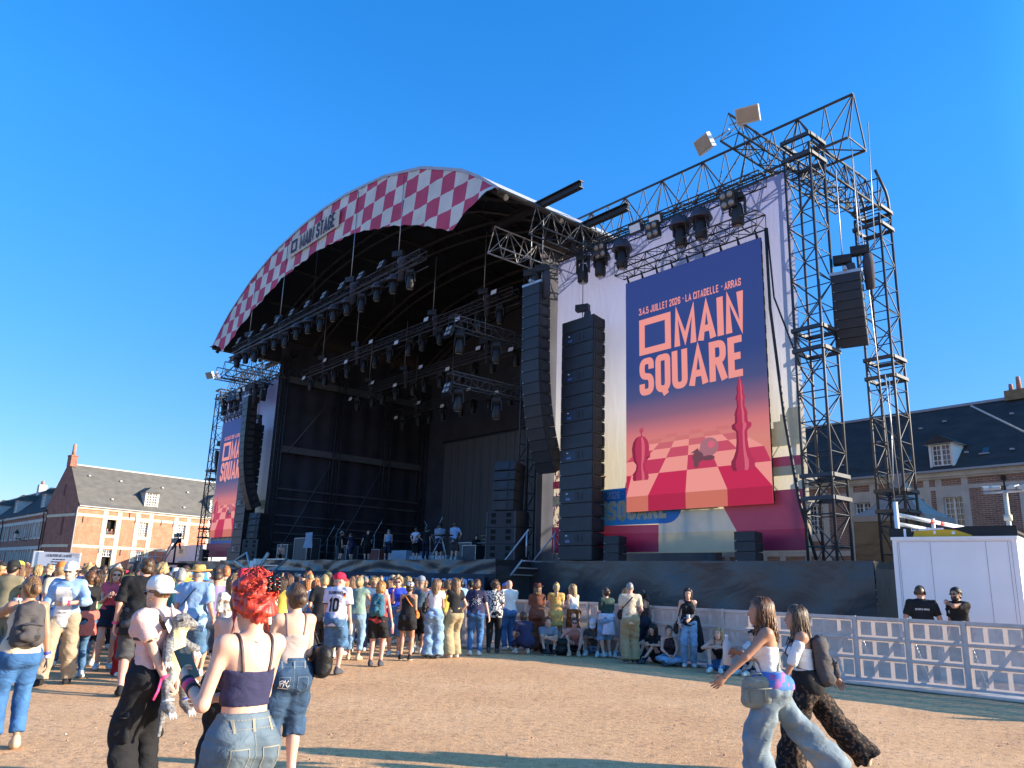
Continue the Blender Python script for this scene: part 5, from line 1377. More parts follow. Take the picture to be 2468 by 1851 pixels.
# ------------------------------------------------------------------ white cabin
cr = math.atan2(-1.57, 1.86)
t = thing('site_cabin', 'white site cabin with a black and yellow sheet along its roof edge', 'cabin', (8.84, 18.27, 0), cr)
CW = mat('cabin_white', (.86, .84, .82), .45, var=.05, vscale=1.2)
b = MB(); b.box(0, 2.44, 0, 6, .0, 2.9); b.build('cabin_wall', CW, t)
b = MB()
for x in (.1, .135, .78, 1.86, 2.27, 2.33): b.box(x, x + .008, -.006, -.001, .1, 2.82)
b.box(.1, 2.33, -.006, -.001, 2.82, 2.828); b.build('panel_seam', mat('seam_grey', (.35, .35, .36), .6), t)
b = MB(); b.box(-.02, 2.46, -.03, .0, 2.86, 2.93).box(2.441, 2.47, .0, 6, 2.86, 2.93); b.build('roof_edge', CW, t)
b = MB(); y = .12
BK = mat('sheet_black', (.012, .012, .013), .55, var=.2); YL = mat('sheet_yellow', (.72, .4, .02), .5, var=.1)
b.prism([(-.08, 2.93), (.4, 2.93), (.4, 3.13), (-.08, 3.14)], y, y + .02, 0)
b.prism([(1.05, 3.1), (1.5, 3.16), (2.46, 3.16), (2.46, 2.93), (1.95, 2.93), (1.6, 2.97), (1.3, 3.08)], y + .004, y + .024, 0)
b.prism([(.42, 2.93), (1.6, 2.93), (1.6, 2.97), (1.3, 3.08), (1.05, 3.1), (.46, 3.07)], y, y + .02, 1)
b.prism([(.4, 3.07), (1.05, 3.1), (1.05, 3.13), (.4, 3.13)], y, y + .02, 2)
b.prism([(.235, 2.94), (.285, 2.94), (.285, 3.12), (.235, 3.12)], y - .01, y - .002, 2).prism([(.85, 3.0), (.9, 3.0), (.9, 3.07), (.85, 3.07)], y - .01, y - .002, 2).prism([(1.22, 2.99), (1.28, 2.99), (1.28, 3.05), (1.22, 3.05)], y - .01, y - .002, 2)
b.box(-.08, 2.46, y + .02, y + 1.6, 3.0, 3.05, 0)
sh = b.build('roof_sheet', [BK, YL, CW], t)
b = MB(); text(b, 'PO', .42, 3.08, .045, .6, .4, .3, y - .006, fit=.14); b.build('sheet_lettering', BK, sh)
# small black open-sided canopy behind the towers
t = thing('canopy_tent', 'black walled canopy tent with a grey peaked roof behind the right towers', 'tent', SP(2.6, 9.2, DECK - .35), TH)
b = MB(); hgt = 2.7
b.box(-1.5, 1.5, 0, 3, 0, hgt); b.V = [(x * (1 + .02 * math.sin(z * 9)), y, z) for x, y, z in b.V]; b.build('tent_wall', TARP, t)
b = MB(); prof = [(2.2, hgt - .25), (2.15, hgt), (1.4, hgt + .35), (.8, hgt + .85), (.35, hgt + 1.5), (.05, hgt + 2.0)]
b.lathe(prof, 4, (0, 1.5, 0), Matrix.Rotation(PI / 4, 3, 'Z'), sm=False); b.build('tent_roof', mat('tent_grey', (.2, .2, .21), .6, var=.15), t)
t = thing('rear_platform', 'low back platform behind the right wing', 'platform', SP(-2, 8.1, 0), TH); MB().box(-8, 9, 0, 5, 2.1, 2.3).build('deck', BLACKM, t)
# floodlight mast by the cabin
def pxpt(x, y, depth):
    d = cR * (x - 1234) - cV * (y - 925.5) + cF * 1891
    return V3((0, 0, CAMZ)) + d * (depth / 1891)
p = pxpt(2422, 1185, 20.5)
t = thing('floodlight_mast', 'slim mast with four small floodlights behind the white cabin', 'floodlight mast', (p.x, p.y, 0), rad(-45))
b = MB(); b.tube([(0, 0, 0), (0, 0, p.z)], .06, 8); b.lathe([(.1, p.z - .75), (.1, p.z - .6)], 8); b.build('mast_pole', mat('mast_cream', (.55, .52, .42), .6, var=.2), t)
b = MB(); b.tube([(-.5, 0, p.z), (.5, 0, p.z)], .035, 6); b.build('cross_arm', GALV, t)
for x, r in ((-.45, .4), (-.2, .2), (.25, -.2), (.55, -.4)): MB().obox((x * .85, -.1, p.z + .1), (.2, .28, .08), frame_rot(.25, r)).build('floodlight', mat('flood_grey', (.35, .37, .36), .5), t)
# red and white tube
p1, p2 = pxpt(2160, 1240, 19), pxpt(2345, 1277, 20); p3, p4 = pxpt(2160, 1262, 19), pxpt(2250, 1279, 19.6)
t = thing('scaffold_rail', 'white scaffold tubes with red bands sloping behind the cabin roof', 'scaffold rail', p1, 0)
b = MB(); b.tube([(0, 0, 0), p2 - p1], .05, 8, 0).tube([p3 - p1, p4 - p1], .05, 8, 0)
q = pxpt(2248, 1250, 19.5) - p1; b.tube([q, q + V3((0, 0, -3.6))], .05, 6, 0)
b.tube([V3((0, 0, .3)), V3((0, 0, -3.2))], .06, 6, 0)
for f in (.42, .55): 
    a = (p2 - p1) * f; b.tube([a, a + (p2 - p1) * .05], .053, 8, 1)
b.build('tube', [mat('tube_white', (.75, .75, .73), .5), mat('tube_red', (.6, .06, .05), .5)], t)
t = thing('overhead_cable', 'thin pale cable strung from the slate roof ridge', 'cable', pxpt(2340, 978, 36), 0)
MB().tube([(0, 0, 0), pxpt(2600, 1105, 30) - pxpt(2340, 978, 36)], .04, 5).build('cable_run', mat('cable_pale', (.5, .48, .44), .7), t)
# festival sign board over the heads at the left
p = pxpt(141, 1352, 26.)
t = thing('sign_board', 'white festival sign board above the crowd at the left', 'sign', (p.x, p.y, 0), rad(2))
b = MB(); b.box(-.68, .68, 0, .05, p.z - .55, p.z + .28); b.build('board', mat('board_white', (.62, .64, .7), .6, var=.05), t)
b = MB(); b.tube([(-.55, .03, 0), (-.55, .03, p.z - .5)], .04, 6).tube([(.55, .03, 0), (.55, .03, p.z - .5)], .04, 6); b.build('sign_post', GALV, t)
b = MB(); b.box(-.86, -.69, .02, .3, p.z - .5, p.z + .3); b.build('side_board', WHITEP, t)
NV = mat('sign_ink', (.05, .05, .09), .7, var=0)
b = MB(); text(b, 'LE BASTION DE LA REINE', -.42, p.z + .13, .085, .42, .5, .26, -.004, fit=.84)
r = random.Random(5)
for i, (z, wd) in enumerate(((.03, .4), (-.05, .48), (-.13, .66), (-.22, 1.06), (-.3, .95))):
    x = -wd / 2
    while x < wd / 2:
        l = r.uniform(.03, .12); b.quad((x, -.004, p.z + z), (min(x + l, wd / 2), -.004, p.z + z), (min(x + l, wd / 2), -.004, p.z + z + .035), (x, -.004, p.z + z + .035)); x += l + .02
b.build('sign_lettering', NV, t)
b = MB()
for k in range(6):
    for j in range(3 - k // 2): b.quad((.68 - .09 - k * .05, -.005, p.z + .28 - .05 * (j + 1)), (.68 - .055 - k * .05, -.005, p.z + .28 - .05 * (j + 1)), (.68 - .055 - k * .05, -.005, p.z + .3 - .05 * (j + 1)), (.68 - .09 - k * .05, -.005, p.z + .3 - .05 * (j + 1)))
b.build('sign_checks', mat('sign_brown', (.3, .2, .12), .7), t)
# ------------------------------------------------------------------ figures: implicit surfaces polygonised with surface nets
BIG = .25
class Field:
    def __init__(s, vox): s.P = []; s.C = []; s.N = []; s.vox = vox
    def cap(s, a, b, ra, rb=None, n=None, f=1., k=.03, cut=False):
        s.P.append(('c', np.array(a, float), np.array(b, float), ra, ra if rb is None else rb, None if n is None else np.array(n, float), f, cut, k)); return s
    def ell(s, c, r, R=None, k=.03):
        s.P.append(('e', np.array(c, float), np.array(r, float), np.eye(3) if R is None else np.array(R, float), k)); return s
    def clip(s, p, n): s.C.append((np.array(p, float), np.array(n, float))); return s      # keeps the side opposite to n
    def fold(s, amp, freq, seed): s.N.append((amp, freq, seed)); return s
    def mesh(s):
        v = s.vox; lo = np.full(3, 9e9); hi = -lo
        for p in s.P:
            if p[0] == 'c':
                r = max(p[3], p[4]) + .0
                lo = np.minimum(lo, np.minimum(p[1], p[2]) - r); hi = np.maximum(hi, np.maximum(p[1], p[2]) + r)
            else: lo = np.minimum(lo, p[1] - p[2].max()); hi = np.maximum(hi, p[1] + p[2].max())
        lo -= 2.5 * v + .01; hi += 2.5 * v + .01
        n = np.ceil((hi - lo) / v).astype(int) + 1
        D = np.full(n, BIG)
        ax = [lo[i] + v * np.arange(n[i]) for i in range(3)]
        for p in s.P:
            k = p[-1]
            if p[0] == 'c':
                r = max(p[3], p[4]) + k + 2 * v
                a0, a1 = np.minimum(p[1], p[2]) - r, np.maximum(p[1], p[2]) + r
            else: r = p[2].max() + k + 2 * v; a0, a1 = p[1] - r, p[1] + r
            i0 = np.clip(np.floor((a0 - lo) / v).astype(int), 0, n); i1 = np.clip(np.ceil((a1 - lo) / v).astype(int) + 1, 0, n)
            sl = tuple(slice(i0[i], i1[i]) for i in range(3))
            X, Y, Z = ax[0][sl[0]][:, None, None], ax[1][sl[1]][None, :, None], ax[2][sl[2]][None, None, :]
            if p[0] == 'c':
                a, b, ra, rb, nn, f, cut = p[1], p[2], p[3], p[4], p[5], p[6], p[7]
                d = b - a; L2 = max(d @ d, 1e-9)
                x, y, z = X - a[0], Y - a[1], Z - a[2]
                t = np.clip((x * d[0] + y * d[1] + z * d[2]) / L2, 0, 1)
                wx, wy, wz = x - t * d[0], y - t * d[1], z - t * d[2]
                q = wx * wx + wy * wy + wz * wz
                if nn is not None:
                    wn = wx * nn[0] + wy * nn[1] + wz * nn[2]; q = q + (f * f - 1) * wn * wn
                e = np.sqrt(q) - (ra + (rb - ra) * t)
                if cut: e = np.maximum(e, (x * d[0] + y * d[1] + z * d[2]) / math.sqrt(L2) - math.sqrt(L2))
            else:
                c, rr, Rm = p[1], p[2], p[3]
                x, y, z = X - c[0], Y - c[1], Z - c[2]
                q = 0
                for i in range(3): q = q + ((x * Rm[0, i] + y * Rm[1, i] + z * Rm[2, i]) / rr[i]) ** 2
                e = (np.sqrt(q) - 1) * rr.min()
            o = D[sl]
            if k > 0:
                h = np.clip(.5 + .5 * (o - e) / k, 0, 1); D[sl] = o * (1 - h) + e * h - k * h * (1 - h)
            else: D[sl] = np.minimum(o, e)
        X, Y, Z = ax[0][:, None, None], ax[1][None, :, None], ax[2][None, None, :]
        for amp, fr, sd in s.N:
            g = random.Random(sd)
            for _ in range(3):
                d = [g.uniform(-1, 1) for _ in range(6)]
                D = D + amp / 2 * np.sin(fr * (X * d[0] * .6 + Y * d[1] * .6 + Z * d[2] * 1.3) + 2.2 * np.sin(fr * .55 * (X * d[3] + Y * d[4] + Z * d[5]) + sd))
        for p, nn in s.C: D = np.maximum(D, (X - p[0]) * nn[0] + (Y - p[1]) * nn[1] + (Z - p[2]) * nn[2])
        return snet(D, lo, v)

def snet(D, lo, v):
    I = D < 0
    n = np.array(D.shape)
    c = [I[dx:n[0] - 1 + dx, dy:n[1] - 1 + dy, dz:n[2] - 1 + dz] for dx in (0, 1) for dy in (0, 1) for dz in (0, 1)]
    s = sum(x.astype(np.int8) for x in c)
    cells = np.argwhere((s > 0) & (s < 8))
    if len(cells) == 0: return np.zeros((0, 3)), []
    idx = np.full(n - 1, -1, dtype=np.int64); idx[tuple(cells.T)] = np.arange(len(cells))
    acc = np.zeros((len(cells), 3)); cnt = np.zeros(len(cells))
    cor = [(dx, dy, dz) for dx in (0, 1) for dy in (0, 1) for dz in (0, 1)]
    for i, a in enumerate(cor):
        for b in cor[i + 1:]:
            if sum(abs(a[q] - b[q]) for q in range(3)) != 1: continue
            da = D[tuple((cells + a).T)]; db = D[tuple((cells + b).T)]
            m = (da < 0) != (db < 0)
            t = np.where(m, da / np.where(m, da - db, 1), 0)
            pos = np.array(a) + t[:, None] * (np.array(b) - np.array(a))
            acc[m] += pos[m]; cnt[m] += 1
    V = lo + v * (cells + acc / cnt[:, None])
    F = []
    for axs in range(3):
        o1, o2 = [(1, 2), (2, 0), (0, 1)][axs]
        sl0 = [slice(None)] * 3; sl1 = [slice(None)] * 3
        sl0[axs] = slice(0, n[axs] - 1); sl1[axs] = slice(1, n[axs])
        e = np.argwhere(I[tuple(sl0)] != I[tuple(sl1)])
        e = e[(e[:, o1] > 0) & (e[:, o2] > 0) & (e[:, o1] < n[o1] - 1) & (e[:, o2] < n[o2] - 1)]
        if len(e) == 0: continue
        ins = I[tuple(e.T)]
        u1 = np.zeros(3, int); u1[o1] = 1; u2 = np.zeros(3, int); u2[o2] = 1
        q = np.stack([idx[tuple((e - u1 - u2).T)], idx[tuple((e - u2).T)], idx[tuple(e.T)], idx[tuple((e - u1).T)]], 1)
        q[~ins] = q[~ins][:, ::-1]
        F.append(q)
    F = np.concatenate(F)
    return V, F.tolist()

def sdf_obj(name, fld, mats, parent, extra=None, matfn=None):
    V, F = fld.mesh()
    mb = MB(); 
    if len(V):
        mb.V = [tuple(p) for p in V]; mb.F = [tuple(f) for f in F]; mb.m = [0] * len(F); mb.s = [True] * len(F)
        if matfn:
            C_ = V[np.array(F)].mean(1); mb.m = [int(x) for x in matfn(C_)]
    bvh = BVHTree.FromPolygons([V3(p) for p in mb.V], mb.F) if len(V) else None
    if extra:
        o = len(mb.V); mb.V += extra.V; mb.F += [tuple(i + o for i in f) for f in extra.F]; mb.m += extra.m; mb.s += extra.s
    ob = mb.build(name, mats, parent)
    return ob, bvh

def ik(a, t, l1, l2, pole):
    a, t, pole = V3(a), V3(t), V3(pole)
    d = t - a; L = min(d.length, (l1 + l2) * .999)
    if L < abs(l1 - l2) + .01: L = abs(l1 - l2) + .01
    u = d.normalized(); t = a + u * L
    x = (l1 * l1 - l2 * l2 + L * L) / (2 * L)
    h = math.sqrt(max(0, l1 * l1 - x * x))
    p = pole - u * pole.dot(u)
    p = p.normalized() if p.length > 1e-6 else V3((0, -1, 0))
    return a + u * x + p * h, t

SKINS = {}
def skin(key, c):
    if key not in SKINS: SKINS[key] = mat('skin_' + key, c, .5, var=.08, vscale=14, spec=.35)
    return SKINS[key]
SK_F = skin('fair', (.62, .37, .27)); SK_M = skin('medium', (.5, .28, .19)); SK_T = skin('tan', (.4, .21, .135)); SK_P = skin('pink', (.62, .31, .23))
EYEW = mat('eye_white', (.7, .68, .65), .3, var=0); EYED = mat('eye_dark', (.02, .015, .012), .2, var=0)
def hair_mat(key, c, c2=None):
    k = 'hair_' + key
    if k in _M: return _M[k]
    m = mat(k, c, .45, var=0, spec=.45)
    nt, N, L, b = nodes_of(m)
    tc = N.new('ShaderNodeTexCoord'); mp = N.new('ShaderNodeMapping'); mp.inputs['Scale'].default_value = (1, 1, .16); L.new(tc.outputs['Object'], mp.inputs[0])
    n = N.new('ShaderNodeTexNoise'); n.inputs['Scale'].default_value = 70; n.inputs['Detail'].default_value = 3; L.new(mp.outputs[0], n.inputs[0])
    rp = N.new('ShaderNodeValToRGB'); L.new(n.outputs['Fac'], rp.inputs[0]); e = rp.color_ramp.elements
    e[0].position = .35; e[0].color = (*[x * .5 for x in c], 1); e[1].position = .66; e[1].color = (*[min(1, x * (1.0 if c2 else 1.4)) for x in (c2 or c)], 1)
    L.new(rp.outputs[0], b.inputs['Base Color'])
    bp = N.new('ShaderNodeBump'); bp.inputs['Strength'].default_value = .5; bp.inputs['Distance'].default_value = .01; L.new(n.outputs['Fac'], bp.inputs['Height']); L.new(bp.outputs['Normal'], b.inputs['Normal'])
    return m
HB = hair_mat('brown', (.05, .027, .016), (.11, .06, .03)); HD = hair_mat('dark', (.022, .014, .01), (.04, .024, .015)); HK = hair_mat('black', (.01, .008, .008))
HBL = hair_mat('blond', (.38, .24, .11), (.5, .33, .16)); HLB = hair_mat('light_brown', (.14, .075, .035), (.27, .15, .07)); HR = hair_mat('red', (.5, .025, .015), (.62, .06, .03))
HG = hair_mat('grey', (.25, .24, .23)); HO = hair_mat('ginger', (.42, .16, .05), (.55, .25, .07)); HCH = hair_mat('chestnut', (.06, .03, .016), (.19, .085, .036))
def wrinkle(m, sc=8, st=.28):
    if m.get('wr'): return m
    m['wr'] = 1; nt, N, L, b = nodes_of(m)
    tc = N.new('ShaderNodeTexCoord'); n = N.new('ShaderNodeTexNoise'); n.inputs['Scale'].default_value = sc; n.inputs['Detail'].default_value = 2; n.inputs['Distortion'].default_value = 1.1; mp = N.new('ShaderNodeMapping'); mp.inputs['Scale'].default_value = (1, 1, 1.8); mp.inputs['Rotation'].default_value = (.4, .5, 0); L.new(tc.outputs['Object'], mp.inputs[0]); L.new(mp.outputs[0], n.inputs[0])
    bp = N.new('ShaderNodeBump'); bp.inputs['Strength'].default_value = st; bp.inputs['Distance'].default_value = .05; L.new(n.outputs['Fac'], bp.inputs['Height'])
    old = b.inputs['Normal'].links
    if old: L.new(old[0].from_socket, bp.inputs['Normal'])
    L.new(bp.outputs['Normal'], b.inputs['Normal']); return m
def cloth(key, c, rough=.85, var=.1, **k): return wrinkle(mat('cloth_' + key, c, rough, var=var, vscale=k.pop('vscale', 7), bump=k.pop('bump', .12), bscale=k.pop('bscale', 180), spec=.25, **k))
def denim(key, c): return wrinkle(mat('denim_' + key, c, .85, var=.42, vscale=5, bump=.2, bscale=220, spec=.2), 8, .35)
def pattern_mat(key, c1, c2, sc, th=.5, kind='noise'):
    k = 'pattern_' + key
    if k in _M: return _M[k]
    m = mat(k, c1, .85, var=0, spec=.25); nt, N, L, b = nodes_of(m)
    tc = N.new('ShaderNodeTexCoord')
    n = N.new('ShaderNodeTexNoise'); n.inputs['Scale'].default_value = sc; n.inputs['Detail'].default_value = 2; L.new(tc.outputs['Object'], n.inputs[0])
    rp = N.new('ShaderNodeValToRGB'); rp.color_ramp.interpolation = 'CONSTANT'; L.new(n.outputs['Fac'], rp.inputs[0])
    rp.color_ramp.elements[0].color = (*c1, 1); rp.color_ramp.elements[1].position = th; rp.color_ramp.elements[1].color = (*c2, 1)
    L.new(rp.outputs[0], b.inputs['Base Color']); return m

def hand_mesh(mb, w, d, pn, sd, s=1., curl=.5, m=0, spread=.12):
    """palm with four separate curled fingers and a thumb; d points along the hand, pn out of the palm, sd towards the thumb"""
    d = V3(d).normalized(); pn = V3(pn); pn = (pn - d * pn.dot(d)).normalized(); sd = V3(sd); sd = (sd - d * sd.dot(d) - pn * sd.dot(pn)).normalized()
    w = V3(w)
    P = lambda x, y, z: w + d * (x * s) + sd * (y * s) + pn * (z * s)
    mb.tube([P(-.02, 0, 0), P(.015, 0, 0), P(.05, .003, 0), P(.085, 0, .004), P(.095, 0, .006)], [(.024 * s, .019 * s), (.03 * s, .017 * s), (.039 * s, .016 * s), (.04 * s, .014 * s), (.03 * s, .01 * s)], 8, m, flat=sd)
    for i, (y, L, r) in enumerate(((.03, .07, .0088), (.0105, .08, .0092), (-.009, .074, .0088), (-.027, .058, .0078))):
        a = P(.082, y, .002); dirv = (d + sd * (spread * (y / .03)))
        pts = [a]; ang = .15; p = a
        for q in (.45, .32, .26):
            ang += curl * (.75 if q != .45 else .6)
            dv = (dirv * math.cos(ang) + pn * math.sin(ang)).normalized(); p = p + dv * (L * q * s); pts.append(p)
        mb.tube(pts, [r * s, r * s, r * .92 * s, r * .7 * s], 6, m)
    a = P(.02, .026, .004); b = a + (d * .55 + sd * .75 + pn * .25).normalized() * .038 * s; c = b + (d * .85 + sd * .15 + pn * (.2 + curl * .5)).normalized() * .032 * s; e = c + (d * .9 - sd * .2 * curl + pn * curl * .7).normalized() * .025 * s
    mb.tube([a, b, c, e], [.0135 * s, .0115 * s, .0098 * s, .0065 * s], 6, m)

SEED = [100]
def person(label, loc, az, h=1.7, sex='f', vox=.02, skinm=SK_F, group=None, z0=0.,
           pel=(0, 0, .93), lean=4., side=0., twist=0., hl=(-.215, .04, .80), hr=(.215, .04, .80), pl=(-.3, -1, 0), pr=(.3, -1, 0),
           fl=(-.1, -.02, .085), fr=(.1, .02, .085), fyl=-8, fyr=8, fpl=0, fpr=0, kl=(-.1, 1, 0), kr=(.1, 1, 0),
           hy=0., hp=0., curl=.5, top='tee', topm=None, hem=-.1, slv=.6, bot='jeans', botm=None, length=1., loose=1., shoem=None, solem=None,
           hair='short', hairm=HB, hlen=.3, hat=None, hatm=None, glasses=False, build=1., strapm=None, face=True, cuffm=None, beard=False, nstr=26, name='person', skirtm=None, tuck=False, shs=1.):
    SEED[0] += 1; sd_ = SEED[0]; g = random.Random(sd_)
    s = h / 1.71
    T = lambda p: V3(p) * s
    t = thing(name, label, 'person', (loc[0], loc[1], z0), rad(-az), group)
    hw = (.092 if sex == 'f' else .088); shw = (.152 if sex == 'f' else .176) * (1 + (build - 1) * .4) * shs
    P = T(pel)
    ca, sa = math.cos(rad(lean)), math.sin(rad(lean)); cs, ss = math.cos(rad(side)), math.sin(rad(side))
    up = V3((ss, sa * cs, ca * cs)).normalized()
    right = V3((math.cos(rad(twist)), math.sin(rad(twist)), 0)); right = (right - up * right.dot(up)).normalized()
    fwd = up.cross(right)
    pr_ = V3((1, 0, 0)); pf = V3((0, 1, 0))
    S_ = lambda x, y, z: P + (right * x + fwd * y + up * z) * s          # torso frame from the pelvis
    nk = S_(0, -.01, .50)
    shl, shr = S_(-shw, -.01, .455), S_(shw, -.01, .455)
    el, wl = ik(shl, T(hl), .285 * s, .255 * s, pl); er, wr = ik(shr, T(hr), .285 * s, .255 * s, pr)
    hpl, hpr = P + V3((-hw, 0, -.02)) * s, P + V3((hw, 0, -.02)) * s
    kn_l, al = ik(hpl, T(fl), .43 * s, .425 * s, kl); kn_r, ar = ik(hpr, T(fr), .43 * s, .425 * s, kr)
    # head frame
    Rh = Matrix.Rotation(rad(-hy), 3, 'Z') @ Matrix.Rotation(rad(-hp), 3, 'X')
    hc = nk + (up * .07 + V3((0, 0, .075)) + fwd * .025) * s
    Hd = lambda x, y, z: hc + Rh @ (V3((x, y, z)) * s)
    Rn = np.array(Rh)
    tuple3 = lambda v: (v.x, v.y, v.z)
    nfwd = np.array(fwd)
    fs = 1.0 if sex == 'm' else .93
    B = build
    def torso(F, inf=0., bust=True, sh=True):
        i = inf / s
        F.cap(P + pr_ * (-.06 * s), P + pr_ * (.06 * s), (.108 * (1.05 if sex == 'f' else .98) * B + i) * s, n=pf, f=1.12, k=.05)
        F.cap(S_(0, -.005, 0), S_(0, 0, .17), (.142 * B + i) * s, (.122 * fs * B + i) * s, n=nfwd, f=1.38, k=.05)
        F.cap(S_(0, 0, .17), S_(0, -.005, .36), (.122 * fs * B + i) * s, (.152 * fs * (.6 + .4 * B) + i) * s, n=nfwd, f=1.42, k=.05)
        if sex == 'f':
            for x in (-.068, .068):
                F.ell(S_(x, -.055, -.045), np.array((.092 * B + i,) * 3) * s, k=.04)
                if bust: F.ell(S_(x * 1.05, .085, .315), np.array((.062 + i,) * 3) * s, k=.03)
        else:
            F.cap(S_(-.1, .03, .36), S_(.1, .03, .36), (.085 * B + i) * s, k=.05)
            for x in (-.065, .065): F.ell(S_(x, -.045, -.045), np.array((.088 * B + i,) * 3) * s, k=.04)
            if B > 1.12: F.ell(S_(0, .07, .1), np.array((.13 * B + i, .1 * B + i, .14 + i)) * s, k=.05)
        if sh:
            F.cap(S_(-shw * .72, -.012, .445), S_(shw * .72, -.012, .445), (.062 * fs + i) * s, k=.05)
    def arm(F, a, e, w, inf=0., upto=2., w_=1.):
        i = inf / s; g_ = B ** .5; cl = inf > 0; fl = .008 if cl else 0
        if upto >= 1:
            F.cap(a, e, (.046 * fs * g_ * w_ + i) * s, (.037 * fs * g_ + i) * s, k=.02)
            if upto > 1:
                u = min(1, upto - 1)
                F.cap(e, e + (w - e) * u, (.0375 * fs + i) * s, ((.0375 + (.0255 - .0375) * u) * fs + i + fl) * s, k=.015, cut=cl)
        else:
            F.cap(a, a + (e - a) * upto, (.046 * fs * g_ * w_ + i) * s, ((.046 + (.037 - .046) * upto) * fs * g_ + i + fl) * s, k=.02, cut=True)
    def leg(F, a, kn, an, inf=0., r0=.085, r1=.055, r2=.036, upto=2.):
        i = inf / s; q = B ** .7; cl = inf > 0
        if upto >= 1:
            F.cap(a, kn, (r0 * q + i) * s, (r1 * q + i) * s, k=.035)
            if upto > 1:
                u = min(1, upto - 1)
                F.cap(kn, kn + (an - kn) * u, (r1 * q + i) * s, (r1 * q + (r2 - r1 * q) * u + i) * s, k=.02, cut=cl)
        else:
            F.cap(a, a + (kn - a) * upto, (r0 * q + i) * s, (r0 * q + (r1 - r0) * q * upto + i) * s, k=.035, cut=True)
    # ---- body
    F = Field(vox)
    torso(F)
    for a, e, w in ((shl, el, wl), (shr, er, wr)):
        F.ell(a, np.array((.05, .052, .05)) * s * fs, k=.04); arm(F, a, e, w)
    for a, kn, an in ((hpl, kn_l, al), (hpr, kn_r, ar)):
        cov = bool(bot and botm) and length >= .8 and bot != 'skirt'
        if cov: leg(F, a, kn, an, 0, .07, .042, .03)
        else:
            leg(F, a, kn, an)
            cf = kn + (an - kn) * .3 - V3((0, .018 * s, 0)); F.ell(cf, np.array((.047, .05, .085)) * s, k=.04)
    F.cap(S_(0, -.012, .44), hc + Rh @ V3((0, -.022 * s, -.05 * s)), .056 * s * fs, .052 * s * fs, k=.03)
    F.ell(Hd(0, -.008, .018), np.array((.076, .095, .098)) * s, Rn, k=.02)
    F.ell(Hd(0, .028, -.045), np.array((.06, .068, .078)) * s, Rn, k=.03)
    F.ell(Hd(0, .062, -.095), np.array((.03, .03, .024)) * s, Rn, k=.03)
    F.cap(Hd(0, .092, .0), Hd(0, .112, -.034), .007 * s, .013 * s, k=.014)
    F.cap(Hd(-.045, .078, .022), Hd(.045, .078, .022), .012 * s, k=.02)
    for x in (-1, 1): F.ell(Hd(.076 * x, -.008, -.012), np.array((.011, .021, .031)) * s, Rn, k=.008)
    ex = MB()
    for a, e, w, q in ((shl, el, wl, -1), (shr, er, wr, 1)):
        d = (w - e).normalized(); inw = V3((-q, .25, 0))
        pn = inw - d * inw.dot(d); thumb = V3((0, 1, .3))
        hand_mesh(ex, w, d, pn, thumb, s * (.95 if sex == 'f' else 1.05), curl)
    if face:
        for x in (-.031, .031):
            ex.ell(Hd(x, .079, .0), (.0125 * s, .008 * s, .0085 * s), 8, 5, Rh, 1); ex.ell(Hd(x, .0865, -.0), (.0062 * s, .004 * s, .0062 * s), 8, 5, Rh, 2)
            ex.tube([Hd(x - .018, .086, .018), Hd(x, .091, .024), Hd(x + .018, .086, .019)], .004 * s, 4, 3)
        ex.tube([Hd(-.022, .087, -.066), Hd(-.008, .098, -.0625), Hd(.008, .098, -.0625), Hd(.022, .087, -.066)], [.003 * s, .0065 * s, .0065 * s, .003 * s], 5, 4)
    lip = mat('lips', (.42, .13, .11), .4, var=0)
    bo, bb = sdf_obj('body', F, [skinm, EYEW, EYED, hairm, lip], t, ex)
    info = dict(t=t, s=s, S=S_, Hd=Hd, Rh=Rh, wl=wl, wr=wr, el=el, er=er, shl=shl, shr=shr, up=up, right=right, fwd=fwd, P=P, hc=hc, body=bb, kl=kn_l, kr=kn_r, al=al, ar=ar, bo=bo)
    # ---- top
    if top and topm:
        F = Field(vox); inf = .014 + (.012 if loose > 1.1 else 0)
        tm = topm
        if top in ('tee', 'long', 'shirt', 'polo'):
            torso(F, inf + .004)
            for a, e, w in ((shl, el, wl), (shr, er, wr)): F.ell(a - up * (.012 * s), np.array((.054, .056, .052)) * s, k=.03); arm(F, a, e, w, inf + .004, slv, 1.05)
            if hem < 0: F.cap(S_(0, -.005, .05), S_(0, -.005, hem - .05), (.15 * B + inf) * s, (.155 * B + inf) * s, n=nfwd, f=1.3, k=.04)
            F.clip(S_(0, 0, .535), up * .93 + fwd * .36)
        elif top == 'tank':
            torso(F, inf, sh=False)
            for x in (-.085, .085): F.cap(S_(x, -.045, .36), S_(x, -.02, .475), .034 * s, .026 * s, k=.03).cap(S_(x, .06, .34), S_(x, -.0, .475), .034 * s, .026 * s, k=.03)
            if hem < 0: F.cap(S_(0, -.005, .05), S_(0, -.005, hem - .05), (.148 * B + inf) * s, n=nfwd, f=1.32, k=.04)
            F.clip(S_(0, 0, .50), up)
        elif top in ('cami', 'tube'):
            torso(F, inf, sh=False); F.clip(S_(0, -.05, .335), (up * .96 + fwd * -.18)); 
            if hem < 0: F.cap(S_(0, -.005, .05), S_(0, -.005, hem - .05), (.148 * B + inf) * s, n=nfwd, f=1.32, k=.04)
        elif top == 'dress':
            torso(F, inf); F.cap(S_(0, 0, .05), P + V3((0, 0, hem)) * s, (.145 * B + inf) * s, .21 * s, n=nfwd, f=1.2, k=.04)
            for a, e, w in ((shl, el, wl), (shr, er, wr)): F.ell(a, np.array((.06,) * 3) * s, k=.03); arm(F, a, e, w, inf + .006, slv, 1.1)
            F.clip(S_(0, 0, .535), up * .93 + fwd * .36)
